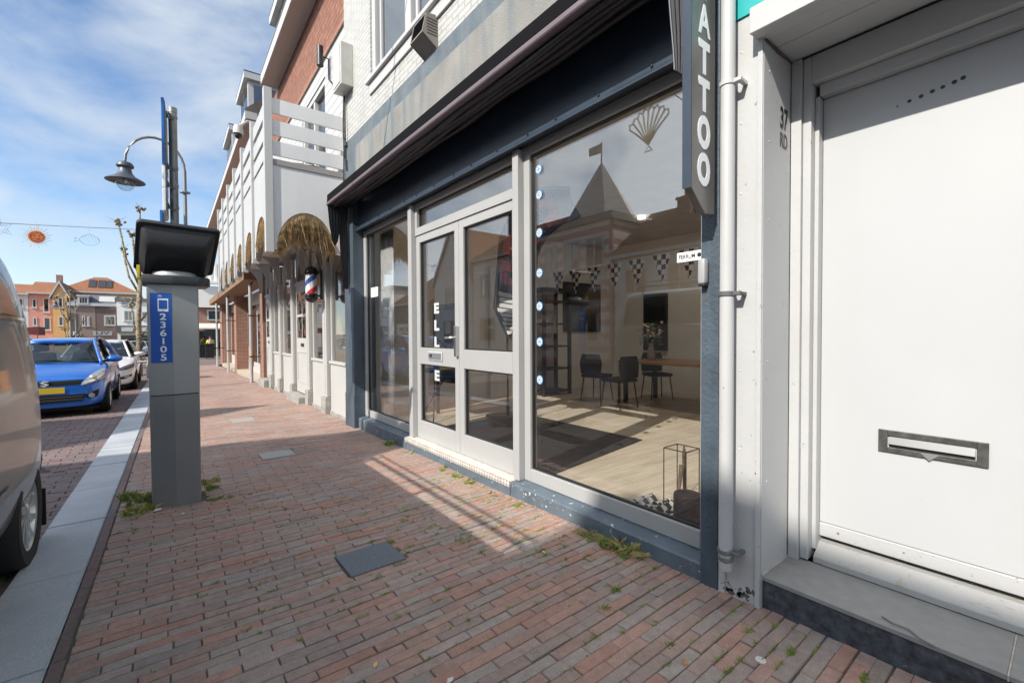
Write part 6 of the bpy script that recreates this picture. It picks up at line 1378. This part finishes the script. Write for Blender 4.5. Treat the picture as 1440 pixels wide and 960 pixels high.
# ------------------------------------------------------------------ the silver van
VX, VZ0 = -1.625, gz(3.5)-.045
VN2 = thing('silver_van', 'silver passenger van parked on the kerb at the left edge, seen from its rear wheel', 'van', (VX, 2, VZ0))
vp = paint('paint_silver', (.20, .205, .21), .25, .36)
prof = [(0, .28), (.80, .28), (.90, .30), (.945, .42), (.974, .60), (.972, .92), (.955, 1.18), (.937, 1.38), (.908, 1.58), (.868, 1.79), (.82, 1.96), (.73, 2.05), (.45, 2.085), (0, 2.10)]
def vring(Y, kx, top=2.10, lean=0, zb=0):
    k = (top-.95)/(2.10-.95); pts = []
    for a, z in prof:
        zz = z if z <= .95 else .95+(z-.95)*k
        zz = max(zz, .28+zb*(1 if z < .5 else 0)); yy = Y-lean*max(0, (zz-1.0))/1.0
        pts.append((a*kx, yy, zz))
    full = pts+[(-a, y_, z_) for a, y_, z_ in pts[-2:0:-1]]
    return [(VX+a, y_, VZ0+z_) for a, y_, z_ in full]
rg = [vring(4.66, .72, 2.05, .12, .1), vring(4.645, .85, 2.07, .12, .06), vring(4.585, .935, 2.09, .11, .02), vring(4.46, .985, 2.095, .08), vring(4.22, 1.0, 2.10, .03), vring(3.9, 1.0), vring(2.5, 1.0), vring(1.25, 1.0, 2.08), vring(.95, 1.0, 2.0), vring(.25, .995, 1.38), vring(.05, .99, 1.20), vring(-.30, .96, 1.08), vring(-.48, .88, .98), vring(-.56, .74, .93)]
m = MB(); m.loft(rg); vb = m.build('body', vp, VN2, True)
md = vb.modifiers.new('s', 'SUBSURF'); md.levels = md.render_levels = 2
dg = bpy.context.evaluated_depsgraph_get(); dg.update(); n = bpy.data.meshes.new_from_object(vb.evaluated_get(dg)); vb.modifiers.clear(); vb.data = n
VR = .335
boolcut(vb, [(Vector((s*.86, yy-2, VR+.04)), .45, .55) for s in (-1, 1) for yy in (4.03, .62)])
for p in vb.data.polygons: p.use_smooth = True
try: vb.data.set_sharp_from_angle(angle=R(40))
except Exception: pass
BV = __import__('mathutils.bvhtree', fromlist=['BVHTree']).BVHTree.FromPolygons([v.co.copy() for v in vb.data.vertices], [tuple(p.vertices) for p in vb.data.polygons])
def sideskin(nm, y0, y1, z0f, z1f, mt, out, par, s=1, n=14, nv=6):
    m = MB(); g = []
    for i in range(n+1):
        yy = y0+(y1-y0)*i/n; a, b = z0f(yy), z1f(yy); c = []
        for j in range(nv+1):
            zz = a+(b-a)*j/nv; h = BV.ray_cast(Vector((s*3, yy-2, zz)), Vector((-s, 0, 0)))
            if not h[0]: h = (Vector((s*.9, yy-2, zz)), Vector((s, 0, 0)))
            nr = h[1] if h[1].x*s > 0 else -h[1]
            c.append(m.bm.verts.new(h[0]+nr*out+Vector((VX, 2, VZ0))))
        g.append(c)
    for i in range(n):
        for j in range(nv): m.bm.faces.new((g[i][j], g[i+1][j], g[i+1][j+1], g[i][j+1]))
    return m.build(nm, mt, par, True)
vgl = M('van_glass', (.010, .011, .013), .03, spec=.3, var=0); chr_ = M('chrome_strip', (.7, .7, .69), .12, 1, var=0)
for s in (1, -1):
    for (a, b) in ((2.75, 4.40), (1.35, 2.68)):
        w1 = sideskin('side_window', a, b, lambda q_: 1.555, lambda q_: 1.96-.02*max(0, q_-3.9), vgl, .004, VN2, s)
        sideskin('chrome_strip', a, b, lambda q_: 1.528, lambda q_: 1.55, chr_, .006, w1, s, 10, 1)
    sideskin('front_side_window', .62, 1.28, lambda q_: 1.40, lambda q_: 1.45+.45*min(1, (q_-.60)/.5), vgl, .004, VN2, s)
    sideskin('side_moulding', .98, 3.52, lambda q_: .60, lambda q_: .645, MAT['paint_silver'], .010, VN2, s, 12, 1)
    sideskin('door_groove', 2.712, 2.72, lambda q_: .34, lambda q_: 1.32, plast, .002, VN2, s, 1, 10)
    m = MB(); m.box(VX+s*.70, VX+s*.80, 4.44, 4.50, VZ0+1.0, VZ0+1.5, .02); m.build('tail_lamp', M('tail_red', (.30, .01, .015), .1) if 'tail_red' not in MAT else MAT['tail_red'], VN2)
    sideskin('rear_bumper', 4.48, 4.62, lambda q_: .34, lambda q_: .60, vp, .008, VN2, s, 5, 4)
    for yy in (4.03, .62):
        wheel(VN2, VX+s*.945, yy, VZ0+VR, VR, .215, s, 10, .22)
        m = MB(); m.lathe([(.443, 0), (.443, -.30*s), (0, -.30*s)], (VX+s*.84, yy, VZ0+VR+.04), 32, 'x', cap=False); m.build('wheel_well', M('well_black', (.008, .008, .008), .9) if 'well_black' not in MAT else MAT['well_black'], VN2)
        m = MB(); m.box(VX+s*.74, VX+s*.955, yy+.455, yy+.475, VZ0+.10, VZ0+.36, .006); m.build('mud_flap', plast, VN2)
    for k, (xx, zz) in enumerate(((.74, 2.13), (.775, 2.19))):
        m = MB(); m.tube([(VX+s*xx, y_, VZ0+zz) for y_ in (1.5, 2.5, 3.5, 4.25)], .019 if k == 0 else .011, 8)
        for y_ in (1.6, 2.9, 4.15): m.tube([(VX+s*min(xx, .74), y_, VZ0+1.97), (VX+s*xx, y_, VZ0+zz)], .012, 6)
        m.build('roof_rail', blackm, VN2)
    m = MB(); m.box(VX+s*.96, VX+s*1.16, .50, .60, VZ0+1.32, VZ0+1.56, .03); m.tube([(VX+s*.9, .62, VZ0+1.25), (VX+s*1.0, .58, VZ0+1.28)], .03, 8); m.build('mirror', chr_, VN2, 'auto')
m = MB(); Wc = [(-.80, .28, 1.42), (.80, .28, 1.42), (.70, .93, 2.03), (-.70, .93, 2.03)]; m.poly([(VX+a, b-.02, VZ0+c+.02) for a, b, c in Wc]); m.poly([(VX+a, b, VZ0+c) for a, b, c in Wc[::-1]]); m.build('windscreen', vgl, VN2)
m = MB(); m.box(VX-.72, VX+.72, 4.50, 4.53, VZ0+1.30, VZ0+1.75, .01); m.build('rear_window', vgl, VN2)
# ------------------------------------------------------------------ bike rack and bicycle
BR = thing('bike_rack', 'pale steel hoop rail beside the bare tree', 'rail', (-.6, 22, gz(22)))
m = MB(); z = gz(21)
m.tube([(-.95, 21, z), (-.95, 21, z+.58), (-.92, 21, z+.62), (.55, 21, z+.62), (.58, 21, z+.58), (.58, 21, z)], .045, 10); m.tube([(-.45, 21, z), (-.45, 21, z+.62)], .045, 8); m.build('hoop', M('pale_steel', (.55, .53, .48), .5, .2), BR)
BC = thing('bicycle', 'dark bicycle parked behind the hoop rail by the tree', 'bicycle', (-.35, 23, gz(23))); z = gz(23)+.34; y = 22.6
for xx in (-.75, .30):
    m = MB(); m.tube([(xx+.33*math.cos(a), y, z+.33*math.sin(a)) for a in [2*math.pi*k/28 for k in range(29)]], .018, 6)
    for k in range(10): m.tube([(xx, y, z), (xx+.32*math.cos(k*.628), y, z+.32*math.sin(k*.628))], .003, 4)
    m.build('wheel', rubber, BC)
m = MB(); m.tube([(-.75, y, z), (-.62, y, z+.30), (-.55, y, z+.55)], .016, 6); m.tube([(-.60, y, z+.38), (-.22, y, z-.06), (-.08, y, z+.45)], .016, 6); m.tube([(.30, y, z), (-.22, y, z-.06)], .012, 6); m.tube([(.30, y, z), (-.06, y, z+.42)], .01, 6); m.build('frame', MAT['paint_darkblue'], BC)
m = MB(); m.tube([(-.55, y, z+.55), (-.55, y, z+.68), (-.45, y-.28, z+.70)], .013, 6); m.tube([(-.55, y, z+.68), (-.45, y+.28, z+.70)], .013, 6); m.build('handlebar', steel, BC)
m = MB(); m.box(-.18, .06, y-.08, y+.08, z+.48, z+.54, .02); m.build('saddle', plast, BC)
MAT['paint_silver'].node_tree.nodes['Principled BSDF'].inputs['Coat Weight'].default_value = .45
# ------------------------------------------------------------------ worn paint and grit
def chips(par, fn, n, s0, s1, mat, seed, nm='paint_chips'):
    r = random.Random(seed); m = MB()
    for k in range(n):
        (c, u, v) = fn(r); u, v = Vector(u), Vector(v); c = Vector(c); sz = s0+(s1-s0)*r.random()**2.5; nn = r.randint(6, 9); sx_ = r.uniform(.6, 1.5)
        m.poly([c+u*(sz*sx_*r.uniform(.5, 1.1)*math.cos(6.283*q/nn))+v*(sz*r.uniform(.5, 1.1)*math.sin(6.283*q/nn)) for q in range(nn)])
    o = m.build(nm, mat, par, norm=False); o['kind'] = 'stuff'; return o
chw = M('bare_white', (.60, .60, .58), .8, var=.1, vs=40); chd = M('bare_metal', (.10, .095, .09), .8, var=.4, vs=60); chg = M('bare_grey', (.30, .28, .25), .8, var=.2, vs=40)
YV, ZV = (0, 1, 0), (0, 0, 1)
def cl(c0, sy_, sz_, x):
    return lambda r: ((x, c0[0]+r.gauss(0, sy_), max(-.005, min(.062, c0[1]+r.gauss(0, sz_)))), YV, ZV)
for i, (c0, n_) in enumerate((((2.72, .045), 7), ((2.45, .02), 4), ((2.88, .05), 3), ((1.85, .04), 3), ((6.45, .03), 6), ((6.1, .0), 4))): chips(SH, cl(c0, .09, .02, 2.3042), n_, .003, .018, chw, 40+i)
chips(WB, lambda r: ((2.2990, r.uniform(.985, 1.12), abs(r.gauss(0, .035))-.01), YV, ZV), 26, .004, .022, chd, 60)
chips(WB, lambda r: ((2.2990, r.uniform(.985, 1.12), r.uniform(.1, 1.3)), YV, ZV), 26, .001, .005, chd, 61)
chips(WB, lambda r: ((2.2842, r.uniform(1.13, 1.158), abs(r.gauss(0, .2))), YV, ZV), 18, .002, .010, chd, 62)
chips(WB, lambda r: ((2.2872, r.choice((.9585, .978)), r.uniform(0, 1.6)), YV, ZV), 22, .001, .006, chg, 63)
chips(WB, lambda r: ((r.uniform(2.31, 2.6), .9543, r.uniform(.16, 2.2)), (1, 0, 0), ZV), 20, .001, .004, chg, 64)
chips(DR2, lambda r: ((2.7442, r.uniform(.1, .82), .34+abs(r.gauss(0, .55))), YV, ZV), 40, .0008, .004, M('scuff', (.42, .42, .41), .7), 65)
chips(DR2, lambda r: ((2.7372, r.uniform(.1, .83), r.uniform(.262, .335)), YV, ZV), 26, .0008, .005, chg, 66)
def sillp(r):
    t = r.random(); return ((2.662+.078*t-.001, r.uniform(-.1, .83), .1785+.055*t), YV, (.078, 0, .055))
chips(WB, sillp, 60, .002, .016, M('bare_wood', (.36, .30, .23), .9, var=.2, vs=50), 67)
chips(DP, lambda r: ((2.2005, 1.098+r.uniform(-.006, .006), r.uniform(.3, 1.6)), YV, ZV), 12, .001, .004, chd, 68)
gr_ = MB(); r = random.Random(3)
for k in range(1500):
    if k < 900: y = r.uniform(1.1, 6.9); x = 2.30-abs(r.gauss(0, .035))
    else: y = r.uniform(.2, 7); x = r.uniform(kerb_r(y)+.1, 2.3)
    z = gz(y)+und(x, y)+.001; q = r.uniform(.0012, .0042) if k < 900 else r.uniform(.001, .003); a = r.uniform(0, 6.28)
    P_ = [Vector((x+q*math.cos(a+t), y+q*math.sin(a+t), z)) for t in (0, 2.1, 4.2)]; tp = Vector((x, y, z+q*.9))
    for i in range(3): gr_.poly([P_[i], P_[(i+1) % 3], tp])
tag(gr_.build('grit', M('grit_sand', (.46, .40, .34), .95, var=.4, vs=60), norm=False), kind='stuff')
# ------------------------------------------------------------------ weeds and litter
grn, gn_, gb_ = base('weed_green'); gt_ = N(gn_, 'ShaderNodeTexCoord').outputs['Object']
gn_.links.new(mixc(gn_, ramp(gn_, noise(gn_, gt_, 14, 3), .35, .65), (.17, .27, .035), (.36, .42, .10)), gb_.inputs['Base Color']); gb_.inputs['Roughness'].default_value = .7
dry = M('dry_grass', (.42, .35, .15), .85, var=.3, vs=15)
def blades(m, cx, cy, rx_, ry_, n, h, r, flat=.5):
    for k in range(n):
        a = r.uniform(0, 6.28); q = math.sqrt(r.random()); x = cx+rx_*q*math.cos(a); y = cy+ry_*q*math.sin(a); z = gz(y)-.008
        l = h*r.uniform(.4, 1.1)*(1.1-.5*q); b = r.uniform(0, 6.28); sp = l*r.uniform(flat*.4, flat*1.6); wd = r.uniform(.0009, .0019)
        t = Vector((x+sp*math.cos(b), y+sp*math.sin(b), z+l)); md = Vector((x+sp*.35*math.cos(b), y+sp*.35*math.sin(b), z+l*.65)); s = Vector((-math.sin(b), math.cos(b), 0))*wd
        m.poly([Vector((x, y, z))-s, Vector((x, y, z))+s, md+s*.9, t, md-s*.9])
def tuft(x, y, rx_, ry_, n, h, lb, mt=None, seed=1, dryn=0):
    r = random.Random(seed); m = MB(); nc = 5+int(n/45)
    for q in range(nc):
        a = r.uniform(0, 6.28); d = math.sqrt(r.random()); f = r.uniform(.35, 1.15)
        blades(m, x+rx_*d*math.cos(a), y+ry_*d*math.sin(a), .012+.022*r.random(), .012+.022*r.random(), int(n*1.8/nc*f)+6, h*f, r, .45)
    o = m.build('weed_tuft', mt or grn, norm=False, loc=(x, y, gz(y))); tag(o, lb, 'weed', 'weed tufts along the pavement')
    if dryn:
        ROOT[o] = Vector((x, y, gz(y))); m = MB(); blades(m, x, y, rx_, ry_, dryn, h*1.1, r, 1.4); m.build('dry_blades', dry, o, norm=False)
tuft(-.17, 4.55, .10, .09, 260, .085, 'green weed clump at the left front corner of the parking meter', seed=1, dryn=30)
tuft(-.20, 4.98, .11, .22, 320, .08, 'long green weed patch along the left side of the parking meter', seed=2)
tuft(.36, 4.88, .08, .05, 160, .06, 'small green weed right of the parking meter', seed=3)
tuft(.30, 5.12, .10, .04, 120, .05, 'low pale weed behind the right corner of the parking meter', seed=4, dryn=40)
tuft(.40, 4.55, .12, .03, 120, .03, 'flat strip of weed in the joint in front of the parking meter', seed=5)
tuft(2.235, 1.78, .07, .16, 320, .085, 'large grass tuft against the blue plinth nearest the downpipe', seed=6, dryn=80)
tuft(2.22, 2.02, .05, .09, 90, .06, 'dry grass tuft against the blue plinth left of the large tuft', seed=7, dryn=40)
tuft(2.24, 5.38, .06, .08, 200, .075, 'bright green weed under the left end of the tiled step', seed=8)
tuft(2.25, 4.82, .05, .14, 130, .05, 'low weed at the foot of the tiled step, left part', seed=9, dryn=20)
tuft(2.24, 4.02, .05, .06, 90, .05, 'small weed at the foot of the tiled step near its middle', seed=10)
tuft(2.23, 3.72, .05, .06, 110, .055, 'small weed at the foot of the tiled step right of the middle', seed=11)
tuft(2.22, 3.50, .04, .05, 60, .05, 'yellowing weed at the foot of the tiled step, right part', seed=12, dryn=30)
tuft(2.22, 2.75, .05, .04, 50, .04, 'tiny weed at the plinth right of the tiled step', seed=13, dryn=20)
wm = MB(); r = random.Random(77)
def clump(x, y, n, h, sx_=.02, sy_=.012): blades(wm, x, y, sx_, sy_, n, h, r, 1.0)
for k in range(800):       # joints between the bricks
    y = r.uniform(.25, 1.0)**1.0*5.2-.6; j = round((y+.9)/.0585); yj = -.9+j*.0585
    x = r.uniform(kerb_r(y)+.1, 2.28)
    if r.random() < .35: x = min(2.27, 2.27-abs(r.gauss(0, .35)))
    if any(s[0]-.02 < x < s[1]+.02 and s[2]-.02 < yj < s[3]+.02 for s in slabs): continue
    clump(x, yj, r.randint(5, 20), r.uniform(.009, .026), r.uniform(.008, .05), .005)
for k in range(26): clump(r.uniform(1.2, 2.25), -.9+.0585*r.randint(20, 42), r.randint(14, 40), r.uniform(.018, .035), .03, .012)
for s in slabs[:1]: clump(s[1]+.012, s[3]-.03, 40, .03, .015, .02); clump(s[1]+.008, s[2]+.12, 15, .02, .006, .03)
tag(wm.build('joint_weeds', grn, norm=False), kind='stuff')
mo = MB(); r = random.Random(5)
leafm = M('leaf_orange', (.50, .22, .07), .8, var=.3, vs=30)
def leaf(x, y, s, a, lb, mt=leafm, cat='leaf', nm='fallen_leaf', grp='bits of leaf and litter on the bricks'):
    m = MB(); z = gz(y)+.008+und(x, y); u = Vector((math.cos(a), math.sin(a), .1)); v = Vector((-math.sin(a), math.cos(a), .15)); c = Vector((x, y, z))
    m.poly([c-u*s, c-u*.3*s+v*.5*s+Vector((0, 0, .3*s)), c+u*.6*s+v*.35*s, c+u*s+Vector((0, 0, .15*s)), c+u*.5*s-v*.4*s, c-u*.4*s-v*.5*s+Vector((0, 0, .2*s))])
    o = m.build(nm, mt, loc=(x, y, z), norm=False); md = o.modifiers.new('t', 'SOLIDIFY'); md.thickness = .002; tag(o, lb, cat, grp)
palem = M('pale_scrap', (.62, .58, .52), .8)
leaf(1.665, .985, .018, .5, 'orange leaf lying on the bricks near the bottom of the picture, right of the middle')
leaf(.665, 1.77, .016, .9, 'small orange scrap just below the dark stone slab', M('scrap_orange', (.7, .42, .18), .8), 'litter', 'litter_scrap')
leaf(.86, 1.50, .018, .2, 'pale scrap lying on the bricks below and right of the dark slab', palem, 'litter', 'litter_scrap')
leaf(-.055, 4.53, .03, .4, 'crumpled white paper at the left corner of the parking meter', palem, 'litter', 'litter_scrap')
leaf(2.21, 3.15, .03, .8, 'brown dry leaf at the foot of the plinth right of the tiled step', M('leaf_brown', (.40, .20, .10), .8))
leaf(2.20, 3.05, .025, 2.0, 'reddish dry leaf beside the brown leaf at the plinth', M('leaf_red', (.42, .18, .10), .8))
leaf(.10, 4.30, .015, .4, 'tiny white scrap in front of the parking meter', palem, 'litter', 'litter_scrap')
leaf(1.85, 2.05, .016, 1.4, 'white scrap in the sunlit bricks in front of the shop window', palem, 'litter', 'litter_scrap')
for i, (x, y, lb) in enumerate(((1.93, .80, 'flat round pale chewing gum stain near the white pilaster'), (1.41, 1.02, 'dark round spot on the bricks at the bottom of the picture'))):
    m = MB(); z = gz(y)+und(x, y); m.lathe([(.022, z), (.020, z+.004), (0, z+.0045)], (x, y, 0), 14); tag(m.build('gum_spot', palem if i == 0 else M('gum_dark', (.06, .06, .06), .7), loc=(x, y, z)), lb, 'gum spot')
m = MB(); m.tube([(2.37, .50, .145), (2.34, .46, .150), (2.345, .41, .148), (2.31, .37, .147), (2.30, .33, .146)], .004, 5); tag(m.build('string', M('string_grey', (.25, .23, .2), .9), loc=(2.34, .42, .145)), 'short loose strip lying on the edge of the door step', 'string')
